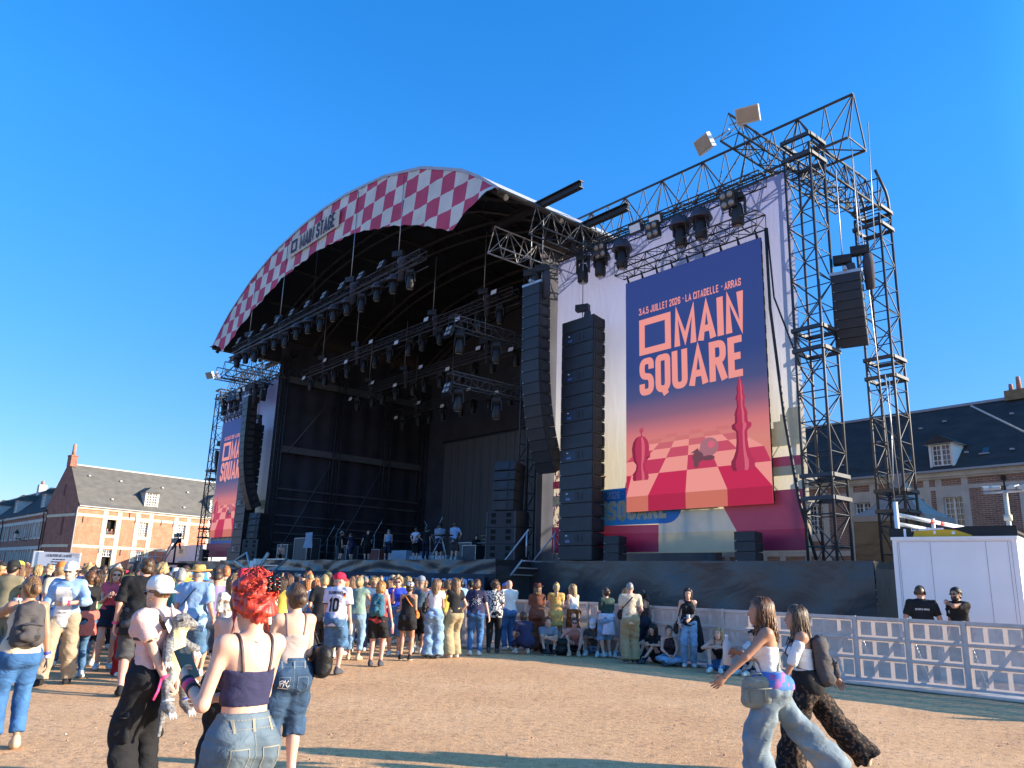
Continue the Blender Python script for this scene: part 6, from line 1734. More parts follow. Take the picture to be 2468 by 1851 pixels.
        F.clip(P + (up if top != 'dress' else V3((0, 0, 1))) * (hem * s), -(up if top != 'dress' else V3((0, 0, 1))))
        F.fold(.006 if loose <= 1.1 else .009, 34, sd_)
        if vox < .02: F.fold(.0035, 75, sd_ + 9)
        o_, info['top'] = sdf_obj('top', F, [tm], t); info['top_o'] = o_
        if top == 'cami' or strapm:
            st = MB(); q = strapm or tm
            for x in (-1, 1):
                pts = []
                kp_ = ((.072, -.2, .315), (.082, -.2, .38), (.09, -.17, .47), (.092, -.08, .54), (.09, .02, .57), (.085, .12, .52), (.075, .2, .43), (.068, .25, .32))
                for (xx, yy, zz) in [tuple(p0 + (p1 - p0) * f_ / 4 for p0, p1 in zip(A_, B_)) for A_, B_ in zip(kp_[:-1], kp_[1:]) for f_ in range(4)] + [kp_[-1]]:
                    o = S_(x * xx, yy, zz); tg = S_(x * xx * .92, 0, min(zz, .43))
                    hit = bb.ray_cast(o, (tg - o).normalized())
                    pts.append(hit[0] + (o - tg).normalized() * .005 if hit[0] else o)
                st.tube(pts, [(.008 * s, .003 * s)] * len(pts), 6)
            st.build('shoulder_strap', q, t)
    # ---- bottoms
    if bot and botm:
        F = Field(vox); inf = .012 if bot in ('slim', 'jeans', 'hot') else .019
        up2 = 2 if length >= .98 else length * 2
        widths = {'jeans': (.092, .066, .058), 'slim': (.09, .062, .043), 'wide': (.098, .092, .125), 'cargo': (.104, .092, .085), 'shorts': (.095, .09, .085), 'bermuda': (.096, .084, .085), 'tailor': (.098, .084, .095), 'hot': (.1, .108, .1)}
        if bot in widths:
            r0, r1, r2 = widths[bot]
            F.cap(P + pr_ * (-.055 * s), P + pr_ * (.055 * s), (.114 * B + inf) * s, n=pf, f=1.1, k=.05)
            F.cap(P, S_(0, 0, .12), (.146 * B + inf) * s, (.135 * B + inf) * s, n=nfwd, f=1.36, k=.04)
            if True:
                for x in (-.068, .068): F.ell(S_(x, -.055, -.045), np.array((.094 * B + inf,) * 3) * s, k=.04)
            for a, kn, an in ((hpl, kn_l, al), (hpr, kn_r, ar)):
                e = an + (an - kn).normalized() * (.03 * s) if bot in ('wide', 'tailor') else an
                leg(F, a, kn, e, inf, r0, r1, r2, up2)
                end = a + (kn - a) * up2 if up2 < 1 else kn + (e - kn) * (up2 - 1)
                dr = (kn - a) if up2 < 1 else (e - kn)
                if up2 < 1.9 or bot in ('wide', 'tailor', 'jeans', 'cargo'): F.C.append(None); F.C.pop()
        elif bot == 'skirt':
            F.cap(S_(0, 0, .1), P + V3((0, 0, -.9 * length)) * s, (.14 * B + inf) * s, (.19 + .06 * length) * s, n=pf, f=1.15, k=.04)
            F.cap(P + pr_ * (-.055 * s), P + pr_ * (.055 * s), (.114 * B + inf) * s, n=pf, f=1.1, k=.05)
            F.clip(P + V3((0, 0, -.85 * length)) * s, (0, 0, -1))
        F.clip(S_(0, 0, .135 if not tuck else .15), up)
        F.fold(.006 if bot in ('slim', 'jeans', 'hot') else .012, 26, sd_ + 3)
        if vox < .02: F.fold(.0045, 62, sd_ + 11)
        o_, info['bot'] = sdf_obj('trousers' if bot not in ('skirt', 'shorts', 'bermuda', 'hot') else ('skirt' if bot == 'skirt' else 'shorts'), F, [botm], t); info['bot_o'] = o_
    # ---- shoes
    shoem = shoem or cloth('shoe_white', (.6, .6, .58)); solem = solem or shoem
    for a, kn, yw, fp, q in ((al, kn_l, fyl, fpl, -1), (ar, kn_r, fyr, fpr, 1)):
        F = Field(max(.009, vox * .55))
        Rf = Matrix.Rotation(rad(-yw), 3, 'Z') @ Matrix.Rotation(rad(-fp), 3, 'X')
        W = lambda x, y, z: a + Rf @ (V3((x, y, z)) * s)
        F.cap(W(0, -.035, -.045), W(0, .08, -.05), .042 * s, .044 * s, k=.03); F.cap(W(0, .08, -.05), W(.005 * -q, .155, -.058), .045 * s, .034 * s, k=.03)
        F.cap(W(0, -.01, .01), W(0, .0, -.04), .042 * s, .045 * s, k=.03)
        zn = Rf @ V3((0, 0, -1)); F.clip(W(0, 0, -.085), zn)
        zc = W(0, 0, -.062); zv = Rf @ V3((0, 0, 1))
        o_, _ = sdf_obj('shoe', F, [shoem, solem], t, None, lambda C_: ((C_ - np.array(zc)) @ np.array(zv) < 0).astype(int))
    # ---- hair
    if hair and hair != 'bald':
        F = Field(max(.009, vox * .7))
        th = {'buzz': .005, 'short': .016, 'curly': .03}.get(hair, .013)
        F.ell(Hd(0, -.012, .022), np.array((.076 + th, .095 + th, .1 + th)) * s, Rn, k=.02)
        if hair in ('long', 'wavy', 'pony', 'bun', 'bob', 'updo'): F.ell(Hd(0, -.045, -.02), np.array((.075, .065, .09)) * s, Rn, k=.03)
        if hair == 'short' : F.ell(Hd(0, -.06, -.02), np.array((.066, .05, .075)) * s, Rn, k=.03)
        nn = Rh @ V3((0, .78, -.62)); F.clip(Hd(0, .046, .03), nn)
        n2 = Rh @ V3((0, .25, -1)).normalized(); F.clip(Hd(0, -.05, -.03 if hair == 'buzz' else (-.085 if hair in ('short', 'curly') else -.13)), n2)
        if hair == 'curly': F.fold(.02, 90, sd_)
        elif hair != 'buzz': F.fold(.006, 60, sd_)
        ex = MB()
        r0 = .011 * s
        if hair in ('long', 'wavy', 'bob'):
            for i in range(nstr):
                a = rad(-118 + 236 * (i + g.random() * .6) / nstr)     # 0 = back of the head
                el_ = g.uniform(.1, .9)
                pts = []; L_ = hlen * g.uniform(.85, 1.08)
                w1, w2 = g.uniform(0, 6), g.uniform(.7, 1.3)
                fx, fy = math.sin(a), -math.cos(a)
                for k, ph in enumerate((20 + 50 * el_, 60 + 20 * el_, 95)):
                    p_ = rad(ph); rr = 1.13
                    pts.append(Hd(.082 * rr * fx * math.sin(p_), -.012 + .1 * rr * fy * math.sin(p_), .022 + .108 * rr * math.cos(p_)))
                base = pts[-1]
                nk_ = 9 if nstr > 60 else 5
                for k in range(1, nk_ + 1):
                    f_ = k / nk_
                    amp = (.026 if hair == 'wavy' else .006) * s
                    back = V3((0, -.03, 0)) * f_ if abs(a) < 1.9 else V3((0, .03 * f_, 0))
                    dn = V3((0, 0, -L_ * f_ * s))
                    infl = .25 * f_ * (1 if L_ > .2 else .4)
                    tocen = V3((hc.x - base.x, (hc.y - .05 * s) - base.y, 0)) * infl
                    wv = V3((math.sin(w1 + 11 * f_ * w2), math.cos(w1 * 1.3 + 9 * f_ * w2), 0)) * amp * f_
                    pts.append(base + (Rh @ back) * s + dn + tocen + wv)
                q_ = .62 if nstr > 60 else 1.
                rs = [r0 * .6 * q_] + [r0 * 1.25 * q_] * (len(pts) - 3) + [r0 * .8 * q_, r0 * .25 * q_]
                ex.tube(pts, rs, 5)
        if hair == 'pony':
            b0_ = Hd(0, -.115, .045)
            for i in range(max(8, nstr // 3)):
                w1 = g.uniform(0, 6)
                ex.tube([b0_, b0_ + Rh @ V3((g.uniform(-.03, .03), -.045, .01)) * s] + [b0_ + Rh @ (V3((g.uniform(-.04, .04), -.05 - .02 * k, -.07 * k)) * s) + V3((math.sin(w1 + k), math.cos(w1 + k), 0)) * .012 * s for k in range(1, int(hlen / .07) + 1)], [r0 * .8] + [r0 * 1.5] * int(hlen / .07) + [r0 * .5], 5)
        if hair == 'bun':
            F.ell(Hd(0, -.13, -.01), np.array((.048, .042, .048)) * s, Rn, k=.015)
        if hair == 'updo':
            for c_, r_ in (((0, -.05, .105), (.085, .08, .06)), ((.03, -.1, .075), (.06, .055, .06)), ((-.05, -.06, .085), (.06, .06, .055)), ((.06, -.03, .075), (.05, .06, .055)), ((0, -.1, -.02), (.08, .05, .07)), ((-.03, .02, .11), (.06, .05, .04))):
                F.ell(Hd(*c_), np.array(r_) * s, Rn, k=.02)
            F.fold(.011, 85, sd_ + 5)
            for i in range(nstr):
                a = g.uniform(0, 6.28); ph = g.uniform(.05, 1.9); rr = g.uniform(.98, 1.12)
                P_ = lambda a, ph, rr: Hd(.1 * rr * math.sin(ph) * math.cos(a), -.04 + .115 * rr * math.sin(ph) * math.sin(a) * (1 if math.sin(a) < 0 else .62), .045 + .125 * rr * math.cos(ph))
                da, dp = g.uniform(-.5, .5), g.uniform(-.45, .2)
                ex.tube([P_(a, ph, rr), P_(a + da * .5, ph + dp * .5, rr + .05), P_(a + da, ph + dp, rr + g.uniform(-.05, .16))], [r0 * .3, r0 * .42, r0 * .12], 4)
            for x in (-1, 1):
                for q_ in range(4): ex.tube([Hd(.08 * x, .03 - .01 * q_, .02), Hd(.088 * x, .035 - .012 * q_, -.05), Hd((.082 + .008 * q_) * x, .03, -.12 - .01 * q_)], [r0 * .3, r0 * .3, r0 * .1], 4)
        sdf_obj('hair', F, [hairm], t, ex)
    if beard:
        F = Field(max(.009, vox * .6)); F.ell(Hd(0, .032, -.06), np.array((.064, .07, .07)) * s, Rn, k=.02); F.ell(Hd(0, .06, -.1), np.array((.04, .036, .03)) * s, Rn, k=.02)
        F.clip(Hd(0, 0, -.045), Rh @ V3((0, -.35, 1))); sdf_obj('beard', F, [hairm], t)
    # ---- headgear
    if hat:
        ex = MB()
        c_ = Hd(0, -.01, .045)
        if hat in ('cap', 'cap_back'):
            q = 1 if hat == 'cap' else -1
            ex.lathe([(.094, -.02), (.098, .01), (.092, .05), (.07, .083), (.03, .1), (.0001, .103)], 16, (0, 0, 0))
            ex.V = [(x, y * 1.18, z) for x, y, z in ex.V]
            br = []
            for k in range(9):
                a = -1.15 + 2.3 * k / 8
                br.append((math.sin(a) * .094, q * math.cos(a) * .105, -.012)); br.append((math.sin(a) * .09, q * (.105 * math.cos(a) + .085 * math.cos(a * .8)), -.03 - .012 * abs(math.sin(a))))
            ex.add(br, [(2 * k, 2 * k + 1, 2 * k + 3, 2 * k + 2) for k in range(8)], 0, True); ex.add([(x, y, z - .005) for x, y, z in br], [(2 * k + 2, 2 * k + 3, 2 * k + 1, 2 * k) for k in range(8)], 0, True)
            ex.ell((0, 0, .104), (.009, .009, .006), 6, 4)
        elif hat == 'bucket':
            ex.lathe([(.15, -.055), (.152, -.05), (.1, .01), (.094, .075), (.07, .092), (.0001, .095)], 16); ex.V = [(x, y * 1.15, z) for x, y, z in ex.V]
        elif hat in ('straw', 'cowboy'):
            n_ = 24; k_ = .19 if hat == 'straw' else .17
            ex.lathe([(k_, .012), (k_ * .8, -.002), (.1, -.004), (.098, .03), (.09, .085), (.074, .112), (.04, .104), (.0001, .1)], n_); ex.V = [(x, y * 1.18, z + (.32 * (abs(x) / .19) ** 2 * .11 - .0 if abs(x) > .09 else 0) - (.016 if (z > .09 and abs(x) < .03) else 0)) for x, y, z in ex.V]
            ex.lathe([(.101, -.004), (.102, .014), (.1, .015)], n_, m=1)
        elif hat == 'band': ex.tube([(math.cos(a_) * .092, math.sin(a_) * .06 - .01, .0 + .085 * abs(math.sin(a_)) ) for a_ in [PI * k / 10 for k in range(11)]], .008, 6)
        ex.V = [tuple(c_ + Rh @ (V3(p) * s)) for p in ex.V]
        ex.build('hat', hatm if isinstance(hatm, list) else [hatm, BLACKM], t)
    if glasses:
        ex = MB()
        for x in (-.034, .034): ex.ell(Hd(x, .1, .0), (.028 * s, .008 * s, .02 * s), 10, 5, Rh)
        ex.tube([Hd(-.012, .104, .006), Hd(.012, .104, .006)], .003 * s, 4)
        for x in (-1, 1): ex.tube([Hd(.06 * x, .095, .006), Hd(.081 * x, .03, .008), Hd(.084 * x, -.03, .004)], .0035 * s, 4)
        ex.build('sunglasses', mat('sunglass', (.01, .009, .01), .15, var=0, spec=.8), t)
    return info

def decal(info, key, mb_, name, mt, parent=None, origin=None, xdir=None, zdir=None, ndir=None, off=.004):
    """lays flat x,z artwork onto a garment: each point is dropped onto the cloth along -ndir"""
    bvh = info[key]; vs = []
    for x, y, z in mb_.V:
        o = origin + xdir * x + zdir * z + ndir * .4
        h_ = bvh.ray_cast(o, -ndir)
        vs.append(tuple(h_[0] + ndir * off) if h_[0] is not None else tuple(origin + xdir * x + zdir * z))
    mb_.V = vs
    return mb_.build(name, mt, parent or info['t'])
def place(o, info):            # an accessory modelled in the person's own space but free to be taken off
    o.location = info['t'].location; o.rotation_euler = info['t'].rotation_euler
def wristband(info, w, e, mt, name='wristband', r=.034):
    d = (w - e).normalized(); mb = MB()
    mb.tube([w - d * .035, w - d * .012], r * info['s'], 10, cap=False); mb.tube([w - d * .012, w - d * .035], r * info['s'] * 1.04, 10, cap=False)
    return mb.build(name, mt, info['t'])
def backpack(info, label, m, sc=1., dz=0.0, strapm=None, mid=.27, bp='backpack'):
    t = info['t']; s = info['s']; S_ = info['S']
    o = thing(bp, label, 'backpack', t.location, t.rotation_euler.z)
    F = Field(.014)
    c = lambda x, y, z: S_(x * sc, -.115 - y * sc, mid + z * sc + dz)
    for x in (-.085, .085):
        F.cap(c(x, .06, -.15), c(x * .8, .045, .15), .07 * s * sc, .055 * s * sc, k=.03)
        F.cap(c(x * .8, .1, -.15), c(x * .7, .07, .13), .06 * s * sc, .05 * s * sc, k=.03)
    F.cap(c(0, .08, .12), c(0, .07, .17), .06 * s * sc, k=.03); F.fold(.006, 30, 4); F.fold(.003, 70, 8)
    sdf_obj('bag_body', F, [m], o)
    F = Field(.012)
    F.cap(c(-.065, .165, -.12), c(.065, .165, -.12), .04 * s * sc, k=.02).cap(c(-.06, .155, -.03), c(.06, .155, -.03), .032 * s * sc, k=.02).cap(c(0, .165, -.12), c(0, .155, -.03), .045 * s * sc, k=.03); F.fold(.004, 45, 6)
    sdf_obj('front_pocket', F, [m], o)
    lb_ = MB(); lb_.obox(c(.06, .21, -.12), (.045 * s, .004, .03 * s)); lb_.build('bag_label', BLACKM, o)
    st = MB()
    for x in (-1, 1):
        pts = []
        for q in ((.085, -.09, .43), (.1, -.03, .52), (.1, .1, .44), (.105, .16, .3), (.13, .1, .17), (.13, -.04, .1)):
            w_ = S_(x * q[0], q[1], q[2]); ctr = S_(x * q[0] * .8, 0, q[2] - .05)
            bv = info.get('top') or info['body']
            d_ = (ctr - w_ if (ctr - w_).length > .01 else V3((0, 0, -1))).normalized()
            h_ = bv.ray_cast(w_ - d_ * .25, d_)
            pts.append(h_[0] - d_ * .008 if h_[0] is not None else w_)
        st.tube(pts, [(.02 * s, .006 * s)] * len(pts), 6)
    st.build('shoulder_strap', strapm or m, o)
    zp = MB(); zp.tube([c(-.1, .18, -.02), c(0, .2, -.005), c(.1, .18, -.02)], .006, 5); zp.tube([c(-.125, .09, .0), c(-.115, .085, .12), c(0, .1, .225), c(.115, .085, .12), c(.125, .09, .0)], .005, 5); zp.build('zip', BLACKM, o)
    return o
def shoulder_bag(info, label, m, pos, size=(.24, .09, .17), strap=None, name='shoulder_bag', cross=True, sside=1):
    """small bag hung from a strap; pos in the torso frame"""
    t = info['t']; s = info['s']; S_ = info['S']
    o = thing(name, label, 'bag', t.location, t.rotation_euler.z)
    F = Field(.011); c = S_(*pos)
    a = info['right'] * (size[0] / 2 - size[1] / 2) * s; up_ = V3((0, 0, 1))
    if abs(pos[0]) > .15: a = info['fwd'] * (size[0] / 2 - size[1] / 2) * s
    for k in (-1, 0, 1): F.cap(c - a + up_ * (k * size[2] / 3 * s), c + a * (1 - .1 * k) + up_ * (k * size[2] / 3 * s), size[1] / 2 * s, k=.03)
    F.fold(.004, 40, 2)
    sdf_obj('bag_body', F, [m], o)
    an = a.normalized(); on = an.cross(up_); on = on if on.dot(c - info['P']) > 0 else -on
    hq = MB(); w2 = size[0] / 2 * s; h2 = size[2] / 2 * s; th_ = size[1] / 2 * s + .003
    hq.tube([c + an * (-w2 * .9) + up_ * h2 * .35 + on * th_ * .9, c + up_ * h2 * .3 + on * (th_ + .006), c + an * (w2 * .9) + up_ * h2 * .35 + on * th_ * .9], .005, 5)
    for q_ in (-.45, .45): hq.tube([c + an * (w2 * q_) + up_ * h2 * .9 + on * th_ * .6, c + an * (w2 * q_) + on * (th_ + .004), c + an * (w2 * q_) - up_ * h2 * .8 + on * th_ * .9], [(.01, .003)] * 3, 5)
    hq.tube([c + an * (-w2 * .5) + up_ * h2, c + an * (-w2 * .3) + up_ * (h2 * 1.5), c + an * (w2 * .3) + up_ * (h2 * 1.5), c + an * (w2 * .5) + up_ * h2], .008, 6)
    hq.build('bag_trim', strap or m, o)
    st = MB(); bv = info.get('top') or info['body']
    path = []
    sh = S_(-sside * .1 if cross else sside * .12, -.01, .50)
    for side_ in (-1, 1):
        n_ = 6
        for k in range(n_ + 1):
            f_ = k / n_
            p_ = (c + up_ * size[2] * .45 * s).lerp(sh, f_) if side_ < 0 else sh.lerp(c + up_ * size[2] * .45 * s, f_)
            nd = info['fwd'] * (-side_)
            nd = -info['fwd'] if side_ < 0 else info['fwd']
            h_ = bv.ray_cast(p_ + nd * .4, -nd)
            if h_[0] is not None and (h_[0] - p_).length < .3 and 0 < f_ < 1: p_ = h_[0] + nd * .008
            path.append(p_)
    st.tube(path, [(.013 * s, .004)] * len(path), 6)
    st.build('bag_strap', strap or m, o)
    return o
CUPM = mat('clear_plastic', (.7, .7, .72), .15, var=.05, trans=.45)
def cup(info, w, label, hd=None, h=.12):
    o = thing('plastic_cup', label, 'cup', info['t'].location, info['t'].rotation_euler.z)
    b = MB(); p = V3(w)
    b.lathe([(.028, 0), (.04, h), (.037, h), (.026, .004)], 14, p); b.build('cup_wall', CUPM, o)
    MB().lathe([(.0265, .005), (.034, h * .55), (.0001, h * .55)], 14, p).build('drink', mat('drink', (.5, .42, .3), .2, trans=.3), o)
    return o
def phone(info, p, n, up_, label, sc=1.):
    o = thing('phone', label, 'phone', info['t'].location, info['t'].rotation_euler.z)
    n = V3(n).normalized(); up_ = V3(up_); up_ = (up_ - n * up_.dot(n)).normalized(); x = up_.cross(n)
    M3 = Matrix((x, n, up_)).transposed()
    MB().obox(p, (.078 * sc, .009, .16 * sc), M3).build('phone_case', mat('phone_black', (.015, .016, .02), .25), o)
    b = MB(); b.obox(V3(p) - n * .006, (.07 * sc, .002, .15 * sc), M3); b.build('phone_screen', mat('phone_glass', (.02, .03, .06), .08, spec=.8), o)
    return o
# ------------------------------------------------------------------ colours of clothes
C_WHITE = cloth('white', (.72, .7, .68)); C_BLACK = cloth('black', (.014, .014, .016)); C_NAVY = cloth('navy', (.03, .03, .075)); C_PINK = cloth('pale_pink', (.66, .42, .38))
C_LBLUE = cloth('light_blue', (.25, .4, .62)); C_BEIGE = cloth('beige', (.34, .27, .19)); C_CREAM = cloth('cream', (.62, .5, .36)); C_KHAKI = cloth('khaki', (.33, .26, .15))
C_CORAL = cloth('coral', (.5, .13, .1)); C_HOTP = cloth('hot_pink', (.66, .1, .14)); C_RED = cloth('crimson', (.34, .012, .02)); C_GREIGE = cloth('greige', (.42, .34, .31)); C_SAGE = cloth('sage', (.2, .29, .24))
C_SLATE = cloth('slate', (.06, .1, .14)); C_BROWN = cloth('rust_brown', (.17, .06, .035)); C_GREY = cloth('grey', (.22, .24, .28)); C_DGREY = cloth('dark_grey', (.06, .062, .07)); C_ROYAL = cloth('royal', (.03, .06, .5))
C_TEAL = cloth('teal', (.035, .12, .17)); C_SALM = cloth('salmon', (.42, .16, .11)); C_DGREEN = cloth('dark_green', (.03, .055, .05)); C_ORANGE = cloth('orange', (.75, .2, .04)); C_LILAC = cloth('lilac_white', (.6, .58, .7))
D_BLUE = denim('blue', (.05, .14, .32)); D_LIGHT = denim('light', (.2, .32, .46)); D_DARK = denim('dark', (.035, .07, .13)); D_PALE = denim('pale', (.3, .42, .5)); D_MID = denim('mid', (.07, .15, .27)); D_NAVY = denim('navy', (.02, .025, .045)); D_WASH = denim('washed', (.11, .15, .185)); D_WASHL = denim('washed_light', (.17, .22, .255))
P_BW = pattern_mat('black_white', (.05, .05, .055), (.6, .58, .56), 22); P_YEL = pattern_mat('yellow_floral', (.62, .4, .12), (.5, .14, .04), 26, .6); P_LEO = pattern_mat('leopard', (.3, .09, .025), (.03, .015, .01), 30, .56)
P_FLOR = pattern_mat('floral', (.7, .65, .56), (.3, .2, .12), 16, .58); P_LACE = pattern_mat('lace', (.012, .01, .01), (.1, .06, .04), 34, .55); P_BAND = pattern_mat('dark_leaf', (.02, .02, .02), (.12, .05, .05), 40, .55)
S_BLACK = cloth('shoe_black', (.02, .02, .022)); S_BEIGE = cloth('shoe_beige', (.5, .38, .26)); SOLE = cloth('sole_white', (.62, .6, .56)); S_GREY = cloth('shoe_grey', (.06, .065, .08))
BAGK = cloth('leather_black', (.012, .012, .013), rough=.45); BAGG = cloth('bag_grey', (.075, .068, .07)); BAGS = cloth('bag_sage', (.2, .22, .19), rough=.55)
BAND_P = mat('band_pink', (.7, .05, .2), .6); BAND_W = mat('band_white', (.7, .68, .66), .6); BAND_B = mat('band_blue', (.05, .08, .4), .6); BAND_K = mat('band_black', (.015, .015, .015), .6)
STD = dict(); 
SIT = dict(pel=(0, -.1, .13), lean=14, fl=(-.11, .46, .085), fr=(.11, .42, .085), kl=(-.25, .4, 1), kr=(.25, .4, 1), hl=(-.13, .3, .42), hr=(.13, .3, .42), pl=(-1, -.3, -.2), pr=(1, -.3, -.2))
INF = {}
# ---- foreground
a = person('woman in a beige top with a dark backpack drinking at the left edge', (-4.5, 7.75), -42, 1.54, 'f', .013, SK_T, topm=C_CREAM, top='tank', hem=-.02, botm=D_BLUE, bot='jeans', hair='bun', hairm=HLB,
           hl=(-.06, .27, 1.36), hr=(.27, -.02, .8), pl=(-1, .1, -.6), hy=-18, hp=2, glasses=True, shoem=S_BEIGE, lean=5, nstr=30, strapm=C_CREAM, length=.93, build=1.06)
backpack(a, 'dark plum backpack on the woman drinking at the left edge', BAGG, 1.05); cup(a, a['wl'] + V3((.02, .07, -.03)), 'clear plastic cup held to the mouth at the left edge')
for e_, m_ in ((0, BAND_W), (.03, BAND_B)): wristband(a, a['wr'] - (a['wr'] - a['er']).normalized() * e_, a['er'], m_)
bl = MB(); 
a = person('man in an open light blue shirt and white cap carrying a cup towards us', (-6.4, 11.97), 172, 1.71, 'm', .016, SK_F, topm=C_LBLUE, top='shirt', slv=1.35, hem=-.14, botm=C_BEIGE, bot='cargo', hairm=HB, hat='cap', hatm=C_WHITE, glasses=True,
           hl=(-.1, .27, 1.13), hr=(.3, .12, .86), pl=(-1, -.2, -.5), fl=(-.1, -.22, .085), fr=(.1, .24, .1), shoem=S_BLACK, loose=1.2)
q = MB(); q.add([(-.11 + .022 * i, 0, -.12 + .055 * k) for k in range(11) for i in range(11)], [(k * 11 + i, k * 11 + i + 1, (k + 1) * 11 + i + 1, (k + 1) * 11 + i) for k in range(10) for i in range(10)], 0, True)
decal(a, 'top', q, 'white_undershirt', C_WHITE, None, a['S'](0, 0, 0), -a['right'], a['up'], a['fwd'], .006)
q = MB(); text(q, 'LIVE.LIVE', -.07, .06, .022, .5, .4, .3); decal(a, 'top', q, 'shirt_lettering', C_BLACK, None, a['S'](0, 0, 0), -a['right'], a['up'], a['fwd'], .009)
cup(a, a['wl'] + V3((.03, .06, -.03)), 'clear cup in the hand of the man in the open blue shirt'); wristband(a, a['wl'], a['el'], BAND_P)
def tied(a, m, name='tied_jacket', low=-.26, wid=1.0):
    s = a['s']; F = Field(.014); P = a['P']; S_ = a['S']
    F.cap(P + V3((-.07 * s, -.01, .02)), P + V3((.07 * s, -.01, .02)), .16 * s * wid, n=(0, 1, 0), f=1.12, k=.03)
    F.cap(P + V3((0, -.07, 0)) * s, P + V3((0, -.1, low)) * s, .14 * s * wid, .16 * s * wid, n=(0, 1, 0), f=1.5, k=.04)
    F.cap(P + V3((0, .15, .05)) * s, P + V3((.05, .18, -.18)) * s, .03 * s, .035 * s, k=.02); F.cap(P + V3((0, .15, .05)) * s, P + V3((-.06, .17, -.2)) * s, .03 * s, .035 * s, k=.02)
    F.clip(P + V3((0, 0, .13)) * s, (0, 0, 1)); F.clip(P + V3((0, 0, low)) * s, (0, 0, -1)); F.fold(.012, 30, 5)
    return sdf_obj(name, F, [m], a['t'])
a = person('woman in a black tee with a coral jacket tied at her waist, talking', (-6.5, 12.75), -58, 1.6, 'f', .018, SK_F, topm=C_BLACK, hem=-.05, botm=D_MID, bot='slim', hair='bun', hairm=HCH, hl=(-.1, .3, 1.02), hr=(.12, .3, 1.05), hy=-25, glasses=True)
tied(a, C_CORAL)
a = person('woman in a hot pink top and dark denim shorts with a long ginger braid', (-6.72, 14.0), 150, 1.67, 'f', .018, SK_F, topm=C_HOTP, top='tee', slv=.35, hem=.06, botm=D_NAVY, bot='hot', length=.28, hair='long', hairm=HO, hlen=.32, glasses=True, hl=(-.08, .26, 1.2), hr=(.1, .27, 1.22), nstr=18)
a = person('woman in a crimson jumpsuit holding a cup, with a straw shoulder bag', (-5.95, 13.25), 172, 1.67, 'f', .018, SK_T, topm=C_RED, slv=.3, hem=-.02, botm=C_RED, bot='wide', hair='bun', hairm=HB, glasses=True, hr=(.16, .3, 1.24), hl=(-.25, .1, .85), tuck=True)
shoulder_bag(a, 'woven straw bag on the woman in the crimson jumpsuit', cloth('straw', (.4, .25, .08)), (.17, .1, .02), (.22, .1, .16), C_BLACK); cup(a, a['wr'] + V3((-.02, .06, -.02)), 'white cup raised by the woman in the crimson jumpsuit')
a = person('tall dark-haired man in a black shirt and charcoal shorts seen from behind', (-4.96, 11.16), -22, 1.80, 'm', .015, SK_P, topm=C_BLACK, slv=.9, hem=-.2, botm=C_DGREY, bot='bermuda', length=.56, hairm=HB, build=1.22, hl=(-.27, .02, .86), hr=(.27, .02, .86), hy=-30, shoem=S_BLACK, loose=1.2)
wristband(a, a['wl'], a['el'], BAND_P, r=.038)
# boy with the plush dragon
a = person('young person in a pale pink tee, black cargo trousers and white cap worn backwards', (-2.59, 6.16), -60, 1.575, 'm', .0105, SK_F, topm=C_PINK, slv=.72, hem=-.04, botm=C_BLACK, bot='cargo', hairm=HLB, hair='buzz', hat='cap_back', hatm=C_WHITE, glasses=True,
           hl=(-.035, -.24, .91), hr=(.05, -.25, .9), pl=(-1, -.25, .1), pr=(1, -.25, .1), curl=.9, lean=3, hy=-6, build=.9, shs=.86, shoem=S_BLACK, loose=1.05)
G = a
wristband(a, a['wl'], a['el'], BAND_P); wristband(a, a['wr'], a['er'], BAND_W)
q = MB(); 
dn = (a['wl'] - a['el']).normalized(); q.tube([a['wl'] - dn * .02 + V3((-.035, -.01, 0)), a['wl'] + V3((-.07, -.02, -.06)), a['wl'] + V3((-.1, -.02, -.12))], [(.012, .002)] * 3, 4); q.build('wristband_tail', BAND_P, a['t'])
ear = MB(); ear.ell(a['Hd'](-.083, -.008, -.05), (.006, .006, .006), 6, 4); ear.build('earring', mat('gold', (.6, .4, .12), .25, metal=1), a['t'])
def cargo_pocket(a, side, m):
    s = a['s']; k = a['kl'] if side < 0 else a['kr']; h_ = a['P'] + V3((side * .09, 0, 0)) * s
    c = h_.lerp(k, .78) + V3((side * .06, -.02, 0)) * s
    F = Field(.01); F.cap(c + V3((0, -.06, .06)) * s, c + V3((0, .05, .06)) * s, .03 * s, n=(1, 0, 0), f=1.6); F.cap(c + V3((0, -.06, -.1)) * s, c + V3((0, .05, -.1)) * s, .034 * s, n=(1, 0, 0), f=1.5); F.cap(c + V3((0, -.06, .06)) * s, c + V3((0, -.06, -.1)) * s, .03 * s, n=(1, 0, 0), f=1.5, k=.05); F.cap(c + V3((0, .05, .06)) * s, c + V3((0, .05, -.1)) * s, .03 * s, n=(1, 0, 0), f=1.5, k=.05); F.cap(c + V3((0, -.005, .04)) * s, c + V3((0, -.005, -.08)) * s, .045 * s, n=(1, 0, 0), f=1.9, k=.05)
    F.fold(.006, 40, 7)
    sdf_obj('cargo_pocket', F, [m], a['t'])
    fl_ = MB(); fl_.tube([c + V3((side * .028, -.09, .055)) * s, c + V3((side * .035, 0, .05)) * s, c + V3((side * .028, .085, .055)) * s], [(.004, .025 * s)] * 3, 6); fl_.build('pocket_flap', m, a['t'])
for sd in (-1, 1): cargo_pocket(a, sd, C_BLACK)
